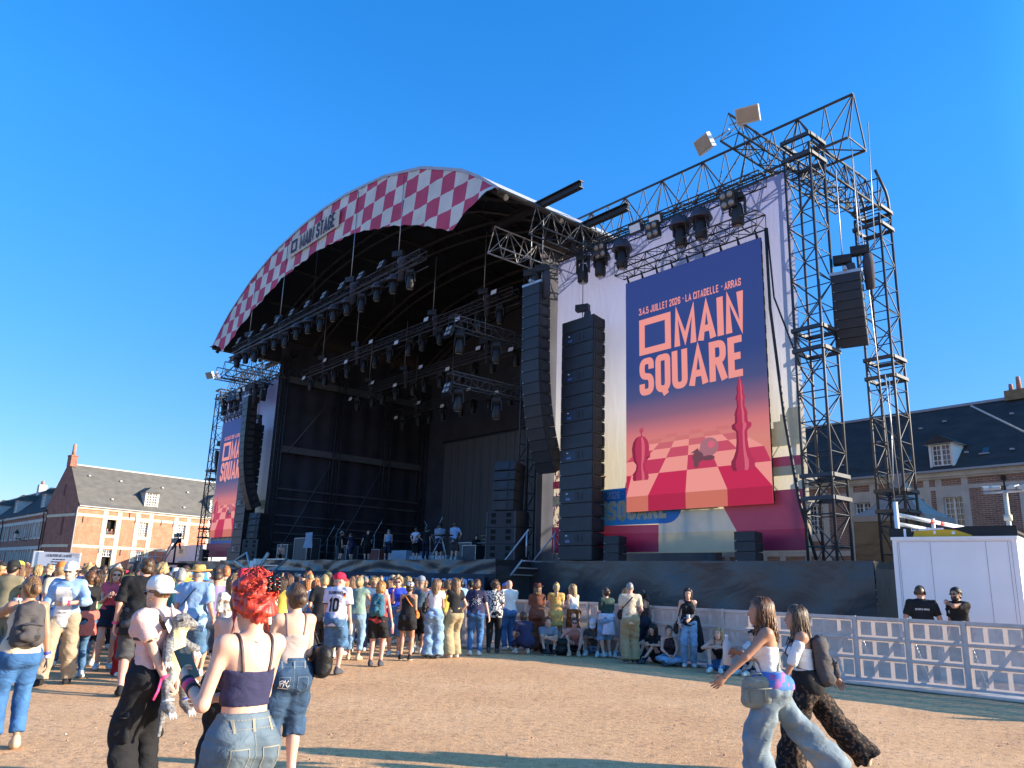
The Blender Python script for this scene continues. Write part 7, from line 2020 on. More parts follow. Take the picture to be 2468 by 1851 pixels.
def dragon(a):
    s = a['s']; S_ = a['S']
    o = thing('plush_dragon', 'grey and cream plush dragon carried on the back of the pink-shirted youth', 'plush toy', a['t'].location, a['t'].rotation_euler.z)
    GR = pattern_mat('plush_scales', (.13, .125, .125), (.24, .235, .23), 60, .5); CR = cloth('plush_cream', (.6, .52, .28)); WH = cloth('plush_white', (.66, .64, .62))
    c = lambda x, y, z: S_(x + .06, -.135 - y, z)
    F = Field(.009)
    F.cap(c(0, .05, .02), c(0, .05, .3), .092 * s, .065 * s, k=.04); F.cap(c(0, .05, .3), c(.02, .07, .4), .05 * s, .055 * s, k=.04)
    F.ell(c(.01, .08, .42), np.array((.068, .07, .062)) * s, k=.03); F.cap(c(.03, .09, .41), c(.1, .12, .385), .05 * s, .04 * s, k=.03)
    for x in (-1, 1):
        F.cap(c(.075 * x, .09, -.02), c(.085 * x, .13, -.2), .05 * s, .04 * s, k=.03); F.cap(c(.085 * x, .13, -.2), c(.088 * x, .17, -.235), .042 * s, .04 * s, k=.03)
    F.cap(c(-.075, .06, .25), c(-.13, .13, .14), .04 * s, .034 * s, k=.02); F.cap(c(.075, .06, .25), c(.14, .12, .2), .038 * s, .032 * s, k=.02)
    F.cap(c(0, .03, -.06), c(-.03, .03, -.24), .05 * s, .035 * s, k=.03); F.cap(c(-.03, .03, -.24), c(-.075, .05, -.42), .035 * s, .014 * s, k=.03)
    F.fold(.004, 60, 3)
    bf = np.array(S_(.02, -.135, 0)); 
    def mf(C_):
        r = (C_ - np.array(a['P'])) @ np.array(a['right']) / s; u_ = (C_ - np.array(a['P'])) @ np.array(a['up']) / s; b_ = -(C_ - np.array(a['P'])) @ np.array(a['fwd']) / s
        return ((abs(r - .06) < .058) & (u_ > -.06) & (u_ < .37) & (b_ > .215)).astype(int)
    sdf_obj('plush_body', F, [GR, CR], o, None, mf)
    h_ = MB()
    for x, z, dx in ((-.045, .46, -.015), (.045, .475, .02)): h_.tube([c(x, .05, z), c(x + dx, .05, z + .05), c(x + dx * 1.3, .035, z + .1)], [.02 * s, .014 * s, .003 * s], 8)
    for x in (-.075, .06): h_.add([c(x, .03, .44), c(x - .05, .06, .40), c(x - .02, .08, .33), c(x + .02, .06, .38)], [(0, 1, 2, 3)])
    h_.build('horn', WH, o)
    e_ = MB(); e_.ell(c(.045, .148, .435), (.009, .007, .011), 8, 5).ell(c(-.03, .147, .43), (.009, .007, .011), 8, 5); e_.tube([c(.05, .14, .375), c(.1, .16, .372), c(.135, .13, .385)], .003, 4); e_.build('eye', EYED, o)
    cl = MB()
    for x, y, z in ((-.13, .15, .12), (.14, .14, .18), (-.088, .2, -.25), (.088, .2, -.25)):
        for k in (-1, 0, 1): cl.tube([c(x + k * .02, y - .01, z), c(x + k * .026, y + .012, z - .03), c(x + k * .028, y + .014, z - .05)], [.011, .009, .003], 6)
    cl.build('claw', WH, o)
    st = MB(); bv = a['top']
    for pts in ([(-.18, .02, .3), (-.14, -.13, .28), (-.02, -.14, .16), (.06, -.14, .08)], [(-.06, .13, .42), (-.075, .0, .52), (-.06, -.1, .46), (-.02, -.15, .36)]):
        st.tube([S_(*p) for p in pts], [(.017 * s, .004 * s)] * len(pts), 6)
    st.build('carrying_strap', mat('strap_brown', (.05, .03, .022), .6), o)
    w_ = MB(); w_.tube([c(-.085, .13, -.165), c(-.086, .135, -.18)], .046 * s, 10, cap=False).tube([c(.085, .13, -.165), c(.086, .135, -.18)], .046 * s, 10, cap=False, m=1); w_.build('leg_ribbon', [WH, BAND_B], o)
dragon(a)
a = person('bare-shouldered woman in black cargo trousers behind the phone, looking away', (-2.18, 6.64), 10, 1.5, 'f', .013, SK_F, topm=C_PINK, top='tube', hem=-.02, botm=C_BLACK, bot='cargo', hair='bun', hairm=HB, hl=(-.1, .28, 1.0), hr=(.1, .28, 1.0), shoem=S_BLACK, hy=-40)
q = MB(); p_ = a['P'] + V3((.14, .0, -.02)); q.tube([p_, p_ + V3((.04, -.02, -.06)), p_ + V3((.05, -.02, -.14))], [(.016, .003)] * 3, 4); q.build('red_ribbon', BAND_P, a['t'])
# red-haired woman with the phone
a = person('red-haired woman in a navy strappy top and jeans, looking at her phone', (-1.19, 3.92), -46, 1.585, 'f', .0095, SK_F, topm=C_NAVY, top='cami', hem=.165, botm=D_WASH, bot='jeans', hair='updo', hairm=HR, nstr=150,
           hl=(-.2, .26, 1.2), hr=(-.04, .27, 1.1), pl=(-.25, -.35, -1), pr=(1, -.3, -.6), curl=.8, hy=2, hp=16, lean=3, build=.9, strapm=mat('strap_dark', (.04, .02, .025), .5))
RH = a
cl = MB(); H_ = a['Hd']
for k in range(4):
    for sgn in (-1, 1): cl.tube([H_(.045 + sgn * .006, -.148, .112 - k * .02), H_(.045 + sgn * .03, -.158, .106 - k * .02), H_(.045 + sgn * .038, -.14, .086 - k * .02)], [.008, .007, .003], 5)
cl.tube([H_(.045, -.15, .12), H_(.045, -.155, .035)], .012, 6); cl.build('hair_claw', mat('claw_black', (.01, .01, .012), .2), a['t'])
er_ = MB()
for x in (-.082, .082): er_.tube([H_(x, -.005, -.045), H_(x * 1.05, -.01, -.06), H_(x, -.005, -.072)], .003, 5)
er_.build('earring', mat('silver', (.6, .6, .6), .25, metal=1), a['t'])
hd = (a['wl'] - a['el']).normalized()
phone(a, a['wl'] + hd * .09 + V3((.035, .02, .03)), a['fwd'] * -.9 + V3((.15, 0, .35)), V3((-.35, .35, .85)), 'dark phone held up by the red-haired woman')
for e_, m_ in ((0, BAND_K), (.03, BAND_P), (.052, mat('band_red', (.5, .04, .06), .6)), (.075, BAND_K)): wristband(a, a['wl'] - hd * e_, a['el'], m_)
def jeans_detail(a, m_st, seam=True, logo=False):
    s = a['s']; S_ = a['S']; bk = -a['fwd']
    mb = MB()
    for x in (-1, 1):
        pts = [(.035, .0), (.125, .0), (.122, -.09), (.08, -.125), (.038, -.09), (.035, .0)]
        for (x0, z0_), (x1, z1_) in zip(pts[:-1], pts[1:]):
            n_ = 5
            for k in range(n_):
                a0, a1 = k / n_, (k + 1) / n_
                dx, dz = x1 - x0, z1_ - z0_; L = math.hypot(dx, dz); nx_, nz_ = -dz / L * .0022, dx / L * .0022
                A = (x * (x0 + dx * a0), z0_ + dz * a0); B_ = (x * (x0 + dx * a1), z0_ + dz * a1)
                mb.add([(A[0] - nx_, 0, A[1] - nz_), (A[0] + nx_, 0, A[1] + nz_), (B_[0] + nx_, 0, B_[1] + nz_), (B_[0] - nx_, 0, B_[1] - nz_)], [(0, 1, 2, 3)])
    for z in (.085, .125):
        for k in range(16):
            x0 = -.13 + .26 * k / 16; x1 = -.13 + .26 * (k + .8) / 16; mb.add([(x0, 0, z - .0015), (x1, 0, z - .0015), (x1, 0, z + .0015), (x0, 0, z + .0015)], [(0, 1, 2, 3)])
    for x in (-.1, 0, .1):
        mb.add([(x - .007, 0, .07), (x + .007, 0, .07), (x + .007, 0, .13), (x - .007, 0, .13)], [(0, 1, 2, 3)])
    for k in range(14): mb.add([(-.0015, 0, -.12 + k * .0142), (.0015, 0, -.12 + k * .0142), (.0015, 0, -.109 + k * .0142), (-.0015, 0, -.109 + k * .0142)], [(0, 1, 2, 3)])
    mb.V = [(x * s, 0, (z + .03 * 0) * s) for x, y, z in mb.V]
    decal(a, 'bot', mb, 'stitching', m_st, None, S_(0, -.05, -.02), a['right'], a['up'], bk, .003)
    if logo:
        lg = MB()
        for pl_ in ([(-.03, -.02), (-.04, .02), (-.02, .03), (.0, .02), (-.03, .005)], [(-.01, -.03), (.0, .035), (.012, 0), (.03, .03)], [(.012, 0), (.03, -.025), (.045, -.01)], [(-.045, -.03), (.04, -.04)]):
            A, B_ = _ribbon(pl_, .006)
            v = []
            for i in range(len(A) - 1):
                for k in range(4):
                    f0, f1 = k / 4, (k + 1) / 4
                    qd = [A[i].lerp(A[i + 1], f0), B_[i].lerp(B_[i + 1], f0), B_[i].lerp(B_[i + 1], f1), A[i].lerp(A[i + 1], f1)]
                    lg.add([(p.x * s, 0, p.y * s) for p in qd], [(0, 1, 2, 3)])
        decal(a, 'bot', lg, 'pocket_emblem', C_WHITE, None, S_(-.08, -.05, -.075), a['right'], a['up'], bk, .004)
jeans_detail(a, mat('stitch_pale', (.27, .25, .19), .8))
MB().tube([a['S'](-.03, .1, .475), a['S'](-.075, -.01, .5), a['S'](0, -.1, .468), a['S'](.075, -.01, .5), a['S'](.03, .1, .475)], .0022, 4).build('necklace', mat('silver', (.6, .6, .6)), a['t'])
a = person('woman with a low bun in a greige strappy top and long denim shorts', (-1.7, 6.67), -30, 1.56, 'f', .0115, SK_F, topm=C_GREIGE, top='cami', hem=.06, botm=D_DARK, bot='bermuda', length=.62, hair='bun', hairm=HB, hl=(-.24, .1, .85), hr=(.1, .26, 1.0), hy=-12, lean=3, build=.95, strapm=mat('strap_taupe', (.2, .13, .11), .6))
jeans_detail(a, mat('stitch_blue', (.14, .18, .22), .8), logo=True)
shoulder_bag(a, 'black leather shoulder bag on the woman in long denim shorts', BAGK, (.26, -.02, .1), (.34, .15, .2), BAGK, cross=False)
# walkers
a = person('woman in a white bandeau and pale wide jeans striding left with sage handbag', (2.21, 6.87), -78, 1.575, 'f', .0105, SK_T, topm=C_WHITE, top='tube', hem=.05, botm=D_WASHL, bot='wide', hair='wavy', hairm=HCH, hlen=.28, nstr=110, hl=(-.24, .44, .97), hr=(.1, .27, 1.2), pl=(-.7, -.8, 0), pr=(.8, -.4, -.6),
           fl=(-.09, .1, .085), fr=(.09, -.58, .2), fpr=-45, kr=(.1, 1, -.1), hy=-2, lean=4, curl=.35, build=1.05)
shoulder_bag(a, 'sage green handbag slung at the hip of the woman in the white bandeau', BAGS, (-.17, .13, -.03), (.27, .13, .2), BAGS, sside=-1)
tied(a, pattern_mat('blue_scarf', (.06, .17, .5), (.3, .12, .35), 14, .55), 'waist_scarf', -.02, 1.02)
q = thing('water_bottle', 'clear water bottle in the hand of the woman in the white bandeau', 'bottle', a['t'].location, a['t'].rotation_euler.z)
MB().lathe([(.032, -.11), (.034, 0), (.032, .06), (.013, .1), (.013, .12)], 12, a['wr'] + V3((0, .08, .0))).build('bottle_body', CUPM, q); MB().lathe([(.015, .12), (.015, .135)], 10, a['wr'] + V3((0, .08, .0))).build('bottle_cap', WHITEP, q)
jeans_detail(a, mat('stitch_pale', (.55, .52, .42)))
a = person('woman in lace trousers and a white off-shoulder top striding left with a grey backpack', (2.76, 7.56), -76, 1.51, 'f', .0115, SK_T, topm=C_WHITE, top='tube', hem=.07, botm=P_LACE, bot='wide', hair='wavy', hairm=hair_mat('dark_brown', (.05, .03, .02), (.13, .08, .045)), hlen=.4, nstr=110, hl=(-.2, .28, .86), hr=(.26, -.42, .86), pl=(-.7, -.8, 0), pr=(.7, -.8, .2),
           fl=(-.09, .2, .085), fr=(.09, -.62, .17), fpr=-40, kr=(.1, 1, -.1), hy=-4, lean=5, curl=.4, shoem=S_BEIGE)
for q_, w_, e_ in (('l', 'shl', 'el'), ('r', 'shr', 'er')):
    F = Field(.012); F.cap(a[w_].lerp(a[e_], .3), a[w_].lerp(a[e_], .95), .056 * a['s'], .054 * a['s']); F.fold(.004, 40, 3); sdf_obj('off_shoulder_sleeve', F, [C_WHITE], a['t'])
F = Field(.012); P0 = a['P']; F.cap(P0 + V3((-.055, 0, 0)), P0 + V3((.055, 0, 0)), .128, n=(0, 1, 0), f=1.1, k=.05).cap(P0, a['S'](0, 0, .1), .16, .145, n=(0, 1, 0), f=1.36, k=.04)
for x in (-.068, .068): F.ell(a['S'](x, -.055, -.045), (.106,) * 3, k=.04)
F.clip(a['S'](0, 0, .13), a['up']); F.clip(P0 + V3((0, 0, -.16)), (0, 0, -1)); sdf_obj('black_shorts', F, [C_BLACK], a['t'])
bpk = backpack(a, 'grey backpack with a front pocket on the woman in lace trousers', BAGG, 1.12, -.06)
wristband(a, a['wr'], a['er'], BAND_P)
# ---- middle distance, left to right
a = person('man in a straw hat and light blue tee seen from behind', (-4.68, 12.3), 2, 1.72, 'm', .017, SK_P, topm=C_LBLUE, slv=.8, hem=-.16, botm=D_MID, bot='bermuda', length=.55, hair='buzz', hairm=HG, hat='straw', hatm=[cloth('straw_hat', (.5, .29, .1)), C_BLACK], build=1.22, loose=1.2, hl=(-.26, .16, .9), hr=(.26, .16, .95))
shoulder_bag(a, 'black sling bag worn by the man in the straw hat', BAGK, (-.2, .12, .05), (.2, .08, .15), BAGK, sside=-1)
person('woman in a floral blouse with straight brown hair beside the straw-hatted man', (-3.98, 11.9), -35, 1.6, 'f', .019, SK_T, topm=P_FLOR, slv=.8, hem=0, botm=D_NAVY, bot='slim', hair='long', hlen=.25, hairm=HLB, nstr=22, hl=(-.1, .26, 1.0), hr=(.1, .26, 1.0))
person('dark-haired woman with a messy bun in a cream tee', (-3.72, 12.6), -20, 1.6, 'f', .019, SK_F, topm=C_CREAM, hem=0, botm=C_BLACK, bot='slim', hair='bun', hairm=HD, hl=(-.2, .1, .85), hr=(.1, .26, 1.0), hy=-30)
a = person('man in a white football shirt with number 10 and a red cap', (-2.95, 14.35), 14, 1.7, 'm', .0155, SK_P, topm=C_LILAC, slv=.75, hem=-.14, botm=D_MID, bot='bermuda', length=.55, hairm=HG, hair='buzz', hat='cap', hatm=cloth('cap_red', (.6, .02, .06)), hy=42, hr=(.24, .12, .82), hl=(-.22, .05, .82), shoem=S_GREY, loose=1.15, build=1.08)
q = MB(); text(q, '10', -.115, .1, .235, .4, .42, .3, fit=.23); decal(a, 'top', q, 'shirt_number', C_BLACK, None, a['S'](0, 0, 0), a['right'], a['up'], -a['fwd'], .006)
q = MB(); text(q, 'KALKBRENNER', -.13, .4, .05, .36, .4, .22, fit=.27); decal(a, 'top', q, 'shirt_name', C_BLACK, None, a['S'](0, 0, 0), a['right'], a['up'], -a['fwd'], .006)
q = MB()
for k, m_ in enumerate((0, 1, 2)):
    for j in range(3): q.add([(.15 + j * .012, 0, .43 - k * .028), (.15 + j * .012 + .012, 0, .425 - k * .028), (.15 + j * .012 + .012, 0, .397 - k * .028), (.15 + j * .012, 0, .402 - k * .028)], [(0, 1, 2, 3)], m_)
decal(a, 'top', q, 'shoulder_flash', [C_BLACK, C_RED, cloth('gold_yellow', (.7, .4, .03))], None, a['S'](0, 0, 0), a['right'], a['up'], -a['fwd'], .007)
for w_, e_, x in (('wl', 'el', 'shl'), ('wr', 'er', 'shr')):
    c0 = a[x].lerp(a[e_], .75); dd = (a[e_] - a[x]).normalized(); MB().tube([c0 - dd * .008, c0 + dd * .008], .078, 12, cap=False).build('sleeve_trim', C_BLACK, a['t'])
q = thing('water_bottle', 'pinkish water bottle carried by the man in the number 10 shirt', 'bottle', a['t'].location, a['t'].rotation_euler.z)
MB().lathe([(.03, -.1), (.034, 0), (.032, .06), (.013, .1), (.013, .12)], 12, a['wr'] + V3((0, .04, -.1))).build('bottle_body', CUPM, q)
person('woman in a sage green tee and rolled jeans, elbows out', (-3.05, 16.9), 8, 1.66, 'f', .019, SK_T, topm=C_SAGE, slv=.2, hem=-.02, botm=D_LIGHT, bot='slim', length=.86, hair='bun', hairm=HBL, build=1.12, hl=(-.14, .28, 1.05), hr=(.14, .28, 1.05), pl=(-1, -.3, -.4), pr=(1, -.3, -.4), shoem=S_BEIGE)
a = person('woman in a red tank and black shorts wearing a teal backpack', (-2.44, 15.9), 4, 1.585, 'f', .017, SK_P, topm=cloth('red', (.5, .05, .04)), top='tank', botm=C_BLACK, bot='shorts', length=.4, hair='bob', hlen=.13, hairm=HO, nstr=26, build=1.1, hl=(-.12, .28, 1.05), hr=(.29, .05, .85), shoem=S_GREY)
backpack(a, 'teal backpack with a grey cord on the woman in black shorts', C_TEAL, 1.08)
q = thing('drink_can', 'pink drink bottle in the hand of the woman with the teal backpack', 'bottle', a['t'].location, a['t'].rotation_euler.z); MB().lathe([(.03, -.12), (.033, 0), (.03, .05), (.012, .09)], 12, a['wr'] + V3((0, .05, -.08))).build('bottle_body', mat('pink_plastic', (.6, .25, .3), .3), q)
person('short-haired blond woman in royal blue and sunglasses facing us', (-2.42, 18.3), 176, 1.7, 'f', .02, SK_P, topm=C_ROYAL, slv=.3, hem=0, botm=D_MID, bot='bermuda', length=.6, hair='curly', hairm=HBL, glasses=True, hr=(.08, .26, 1.35), hl=(-.1, .28, 1.0), build=1.1)
a = person('woman in a black sleeveless top with an orange strap and a trucker cap', (-2.03, 17.2), 4, 1.585, 'f', .018, SK_T, topm=C_BLACK, top='tank', botm=C_BLACK, bot='hot', length=.3, hair='short', hairm=HD, hat='cap', hatm=P_BW, hl=(-.1, .27, 1.08), hr=(.1, .27, 1.08), shoem=S_BLACK, solem=SOLE)
shoulder_bag(a, 'orange cross-body bag of the woman in the trucker cap', C_ORANGE, (.2, .1, .05), (.18, .07, .13), C_ORANGE)
person('man in a slate tank top and grey cap behind the trucker-cap woman', (-1.98, 18.9), 15, 1.72, 'm', .021, SK_T, topm=C_SLATE, top='tank', botm=C_BLACK, bot='bermuda', length=.55, hairm=HG, hair='buzz', hat='cap', hatm=C_GREY)
a = person('woman in white tee and wide jeans with black bag and long wavy hair', (-1.53, 17.9), 2, 1.66, 'f', .018, SK_T, topm=C_WHITE, slv=.4, hem=.02, botm=D_LIGHT, bot='wide', hair='wavy', hlen=.3, hairm=HLB, nstr=34, hl=(-.14, .22, 1.05), hr=(.12, .26, 1.05), shoem=S_GREY)
shoulder_bag(a, 'black shoulder bag of the woman in the white tee', BAGK, (-.22, -.02, .14), (.26, .1, .24), BAGK, cross=False, sside=-1)
person('woman with long straight blond hair, black tee and beige wide trousers', (-1.1, 18.2), -35, 1.7, 'f', .018, SK_F, topm=C_BLACK, slv=.55, hem=0, botm=C_KHAKI, bot='tailor', hair='long', hlen=.36, hairm=HLB, nstr=34, hl=(-.04, .25, 1.35), hr=(.22, .1, .95), hy=-25, glasses=True)
a = person('woman in a navy tee with a pale printed back and blue jeans', (-.66, 18.95), 4, 1.7, 'f', .018, SK_F, topm=C_NAVY, slv=.75, hem=-.1, botm=D_BLUE, bot='slim', hair='pony', hlen=.2, hairm=HCH, build=1.16, hl=(-.2, .2, 1.0), hr=(.31, .05, .84))
q = MB(); r_ = random.Random(2)
for k in range(60):
    x, z = r_.gauss(0, .065), r_.gauss(.27, .06); w_ = r_.uniform(.006, .02); q.add([(x, 0, z), (x + w_, 0, z + r_.uniform(-.01, .01)), (x + w_, 0, z + .012), (x, 0, z + .014)], [(0, 1, 2, 3)])
decal(a, 'top', q, 'back_print', C_WHITE, None, a['S'](0, 0, 0), a['right'], a['up'], -a['fwd'], .006)
a = person('curly-haired woman in a black and white patterned blouse and black jeans', (-.25, 19.8), 6, 1.69, 'f', .02, SK_F, topm=P_BW, slv=.9, hem=-.12, botm=C_BLACK, bot='slim', hair='curly', hairm=HB, build=1.2, hl=(-.14, .26, 1.05), hr=(.14, .26, 1.05), shoem=S_GREY)
a = person('bald man in a white tee and blue jeans with his head bowed', (.12, 20.7), -25, 1.72, 'm', .02, SK_P, topm=C_WHITE, slv=.75, hem=-.06, botm=D_BLUE, bot='jeans', hair='bald', hairm=HG, build=1.12, hl=(-.1, .27, 1.05), hr=(.1, .27, 1.05), hp=18)
person('woman in a rust-brown jumpsuit and brown cowboy hat', (.82, 20.5), 2, 1.64, 'f', .02, SK_T, topm=C_BROWN, slv=.8, hem=-.05, botm=C_BROWN, bot='wide', hair='wavy', hlen=.2, hairm=HLB, hat='cowboy', hatm=cloth('hat_brown', (.09, .03, .02)), build=1.12, hl=(-.1, .28, 1.08), hr=(.1, .28, 1.08), nstr=30)
a = person('woman in a short yellow flowered dress with a yellow hair ribbon', (1.3, 20.6), 4, 1.69, 'f', .02, SK_F, topm=P_YEL, top='dress', slv=.5, hem=-.3, bot=None, hair='pony', hlen=.3, hairm=HBL, hl=(-.1, .27, 1.1), hr=(.1, .27, 1.1))
q = MB(); q.ell(a['Hd'](0, -.13, .06), (.035, .02, .035), 8, 5); q.build('hair_ribbon', cloth('ribbon_yellow', (.75, .55, .1)), a['t'])
a = person('blond woman in a white sleeveless top and leopard skirt at the barrier', (1.75, 20.7), -38, 1.67, 'f', .02, SK_F, topm=C_WHITE, top='tank', hem=.04, bot='skirt', botm=P_LEO, length=.8, hair='long', hlen=.28, hairm=HBL, hl=(-.08, .27, 1.08), hr=(.1, .27, 1.1), nstr=30)
shoulder_bag(a, 'small black bag of the woman in the leopard skirt', BAGK, (.19, 0, .02), (.17, .07, .14), BAGK, cross=False)
a = person('woman in a dark shirt with a white shirt tied round her waist', (2.46, 19.6), -24, 1.61, 'f', .019, SK_F, topm=C_DGREEN, slv=.9, hem=-.02, botm=D_LIGHT, bot='bermuda', length=.62, hair='bun', hairm=HB, build=1.1, hl=(-.1, .27, 1.05), hr=(.1, .27, 1.05))
tied(a, C_LILAC, 'tied_shirt', -.38, 1.06)
person('woman with reddish hair mostly hidden behind the cream-shirted man', (2.98, 20.05), -15, 1.6, 'f', .022, SK_F, topm=C_DGREEN, botm=D_BLUE, bot='slim', hair='bun', hairm=HO)
a = person('close-cropped man in a cream shirt and khaki trousers with a black sling bag', (2.82, 18.3), 2, 1.74, 'm', .0175, SK_P, topm=C_CREAM, slv=.75, hem=-.13, botm=C_KHAKI, bot='tailor', hair='buzz', hairm=HG, hl=(-.16, .24, 1.0), hr=(.2, .18, 1.0), shoem=S_GREY, solem=SOLE, build=1.05)
shoulder_bag(a, 'black sling bag on the man in the cream shirt', BAGK, (-.21, .06, .08), (.24, .09, .2), BAGK, sside=-1)
person('woman with a dark curly ponytail, patterned top and navy jeans by the barrier', (3.27, 19.15), -42, 1.58, 'f', .02, SK_T, topm=P_BAND, top='cami', hem=.1, botm=D_NAVY, bot='jeans', hair='pony', hlen=.22, hairm=HD, hr=(.1, .22, 1.02), hl=(-.2, .1, .9))
a = person('woman in a black sleeveless top and light jeans standing at the barrier', (4.02, 17.85), 190, 1.66, 'f', .0175, SK_F, topm=C_BLACK, top='tank', hem=-.05, botm=D_LIGHT, bot='jeans', hair='long', hlen=.24, hairm=HD, hl=(-.02, .26, 1.02), hr=(.2, .14, .92), hp=8, nstr=26)
shoulder_bag(a, 'black handbag held by the woman standing at the barrier', BAGK, (.27, .06, -.12), (.22, .1, .2), BAGK, cross=False)
F = Field(.016); P0 = a['P']; F.cap(P0 + V3((-.19, -.06, .1)), P0 + V3((-.24, -.08, -.5)), .07, .11, k=.03); F.fold(.012, 24, 3); sdf_obj('draped_jacket', F, [C_BLACK], a['t'])
cup(a, a['wl'] + V3((.03, .05, -.02)), 'plastic cup held by the woman standing at the barrier')
# ---- sitting along the barrier
a = person('person in navy squatting with their back to us', (.53, 19.75), -20, 1.66, 'm', .019, SK_T, topm=C_NAVY, slv=.7, hem=-.12, botm=C_NAVY, bot='shorts', length=.9, hairm=HB, pel=(0, -.08, .3), lean=30, fl=(-.2, .14, .085), fr=(.06, -.02, .1), kl=(-.3, 1, .3), kr=(.2, 1, .1), hl=(-.2, .3, .5), hr=(.1, .36, .5), fpr=-20)
person('young man in a grey tee sitting with crossed wrists on his knees', (1.08, 20.05), 178, 1.68, 'm', .018, SK_F, topm=C_GREY, slv=.8, hem=-.1, botm=C_BLACK, bot='slim', hairm=HCH, shoem=S_BLACK, solem=SOLE, **{**SIT, 'hl': (.03, .36, .4), 'hr': (-.05, .38, .36)})
person('sunburnt man in a salmon vest and sunglasses sitting on the ground', (1.72, 19.95), 186, 1.68, 'm', .018, SK_P, topm=C_SALM, top='tank', botm=C_BLACK, bot='shorts', length=.9, hairm=HB, glasses=True, shoem=S_BEIGE, **{**SIT, 'hl': (-.15, .42, .2), 'hr': (.14, .2, .3)})
o = backpack(person('young man in a white cap and dark tee sitting bent over his phone', (2.22, 20.1), 200, 1.68, 'm', .018, SK_T, topm=cloth('olive', (.1, .085, .07)), slv=.9, hem=-.1, botm=D_LIGHT, bot='jeans', hair='long', hlen=.14, hairm=HB, hat='cap', hatm=C_WHITE, hp=35, **{**SIT, 'hl': (-.06, .26, .42), 'hr': (.08, .26, .42), 'fl': (-.2, .5, .085), 'lean': 22}), 'black backpack of the sitting youth in the white cap', BAGK, .8)
o = thing('backpack', 'black backpack standing on the ground beside the man in the salmon vest', 'backpack', (1.42, 19.72, 0), .3)
F = Field(.015); F.cap((-.08, 0, .1), (.08, 0, .1), .12, k=.03).cap((-.06, 0, .3), (.06, 0, .3), .1, k=.06); F.fold(.015, 20, 3).clip((0, 0, .004), (0, 0, -1)); sdf_obj('bag_body', F, [BAGK], o)
MB().tube([(-.06, -.08, .36), (0, -.1, .43), (.06, -.08, .36)], .012, 6).build('bag_strap', BAGK, o)
person('person in light jeans sitting half hidden behind the white-shirt woman', (2.68, 20.1), 195, 1.62, 'f', .022, SK_F, topm=C_GREY, botm=D_LIGHT, bot='jeans', hair='long', hlen=.2, hairm=HB, nstr=16, **SIT)
person('dark-haired woman in black sitting in profile over her phone', (3.42, 18.6), 238, 1.6, 'f', .019, SK_F, topm=C_BLACK, botm=C_BLACK, bot='slim', hair='long', hlen=.24, hairm=HK, nstr=24, hp=16, shoem=S_GREY, **SIT)
a = person('yawning woman in a sheer black top and light jeans sitting cross-legged', (3.66, 18.15), 184, 1.6, 'f', .018, SK_F, topm=P_BAND, top='tank', botm=D_LIGHT, bot='jeans', hair='pony', hlen=.12, hairm=HB, shoem=S_GREY, **{**SIT, 'fl': (.16, .34, .085), 'fr': (-.14, .26, .1), 'kl': (-1, .5, .2), 'kr': (1, .5, .2), 'hl': (-.05, .3, .2), 'hr': (.05, .3, .22), 'lean': 10})
MB().ell(a['Hd'](0, .088, -.075), (.014, .012, .02), 8, 6, a['Rh']).build('open_mouth', EYED, a['t'])
person('curly blond woman in a dark top sitting in jeans with her phone', (4.5, 17.2), 205, 1.68, 'f', .0175, SK_F, topm=C_BLACK, top='cami', hem=0, botm=D_BLUE, bot='jeans', hair='wavy', hlen=.24, hairm=HBL, nstr=34, **{**SIT, 'hl': (-.06, .3, .5), 'hr': (.06, .3, .5)})
a = person('woman in a white tee and navy dungarees sitting sideways, sunglasses on her head', (5.12, 16.75), 232, 1.68, 'f', .0175, SK_F, topm=C_WHITE, slv=.5, botm=D_NAVY, bot='slim', hair='short', hairm=HD, **{**SIT, 'hl': (-.05, .3, .36), 'hr': (.06, .32, .36)})
MB().tube([a['Hd'](-.08, .06, .07), a['Hd'](0, .085, .085), a['Hd'](.08, .06, .07)], [(.02, .008)] * 3, 6).build('sunglasses', EYED, a['t'])
# ---- guards
a = person('security guard in black with an ear-muff headset, back turned', (8.32, 16.2), 22, 1.85, 'm', .0165, SK_T, topm=C_BLACK, slv=.8, hem=-.14, botm=C_BLACK, bot='tailor', hair='buzz', hairm=HB, build=1.25, hl=(-.3, .12, .9), hr=(.3, .12, .9), hy=25)
q = MB(); text(q, 'SECURITE PRIVEE', -.13, .35, .034, .42, .34, .26, fit=.26); decal(a, 'top', q, 'back_lettering', C_WHITE, None, a['S'](0, 0, 0), a['right'], a['up'], -a['fwd'], .006)
q = MB(); H_ = a['Hd']
for x in (-1, 1): q.ell(H_(.088 * x, -.01, -.005), (.022, .034, .042), 10, 6, a['Rh'])
q.tube([H_(.088 * math.cos(t_), -.01, .03 + .1 * math.sin(t_)) for t_ in [PI * k / 8 for k in range(9)]], .008, 6).tube([H_(-.09, .02, -.04), H_(-.06, .1, -.075)], .005, 5); q.build('headset', C_BLACK, a['t'])
q = MB(); q.tube([a['shr'].lerp(a['er'], .45) + V3((.07, -.02, 0)), a['shr'].lerp(a['er'], .6) + V3((.072, -.02, 0))], .012, 6); q.build('sleeve_badge', C_WHITE, a['t'])
a = person('bearded security guard in black with glasses, hand raised to his chest', (8.93, 15.95), -108, 1.84, 'm', .0165, SK_T, topm=C_BLACK, slv=.75, hem=-.14, botm=C_BLACK, bot='tailor', hair='short', hairm=HK, beard=True, glasses=True, build=1.12, hl=(.05, .17, 1.40), hr=(.3, .02, .88), pl=(-.6, 1, -.15), hy=-10)
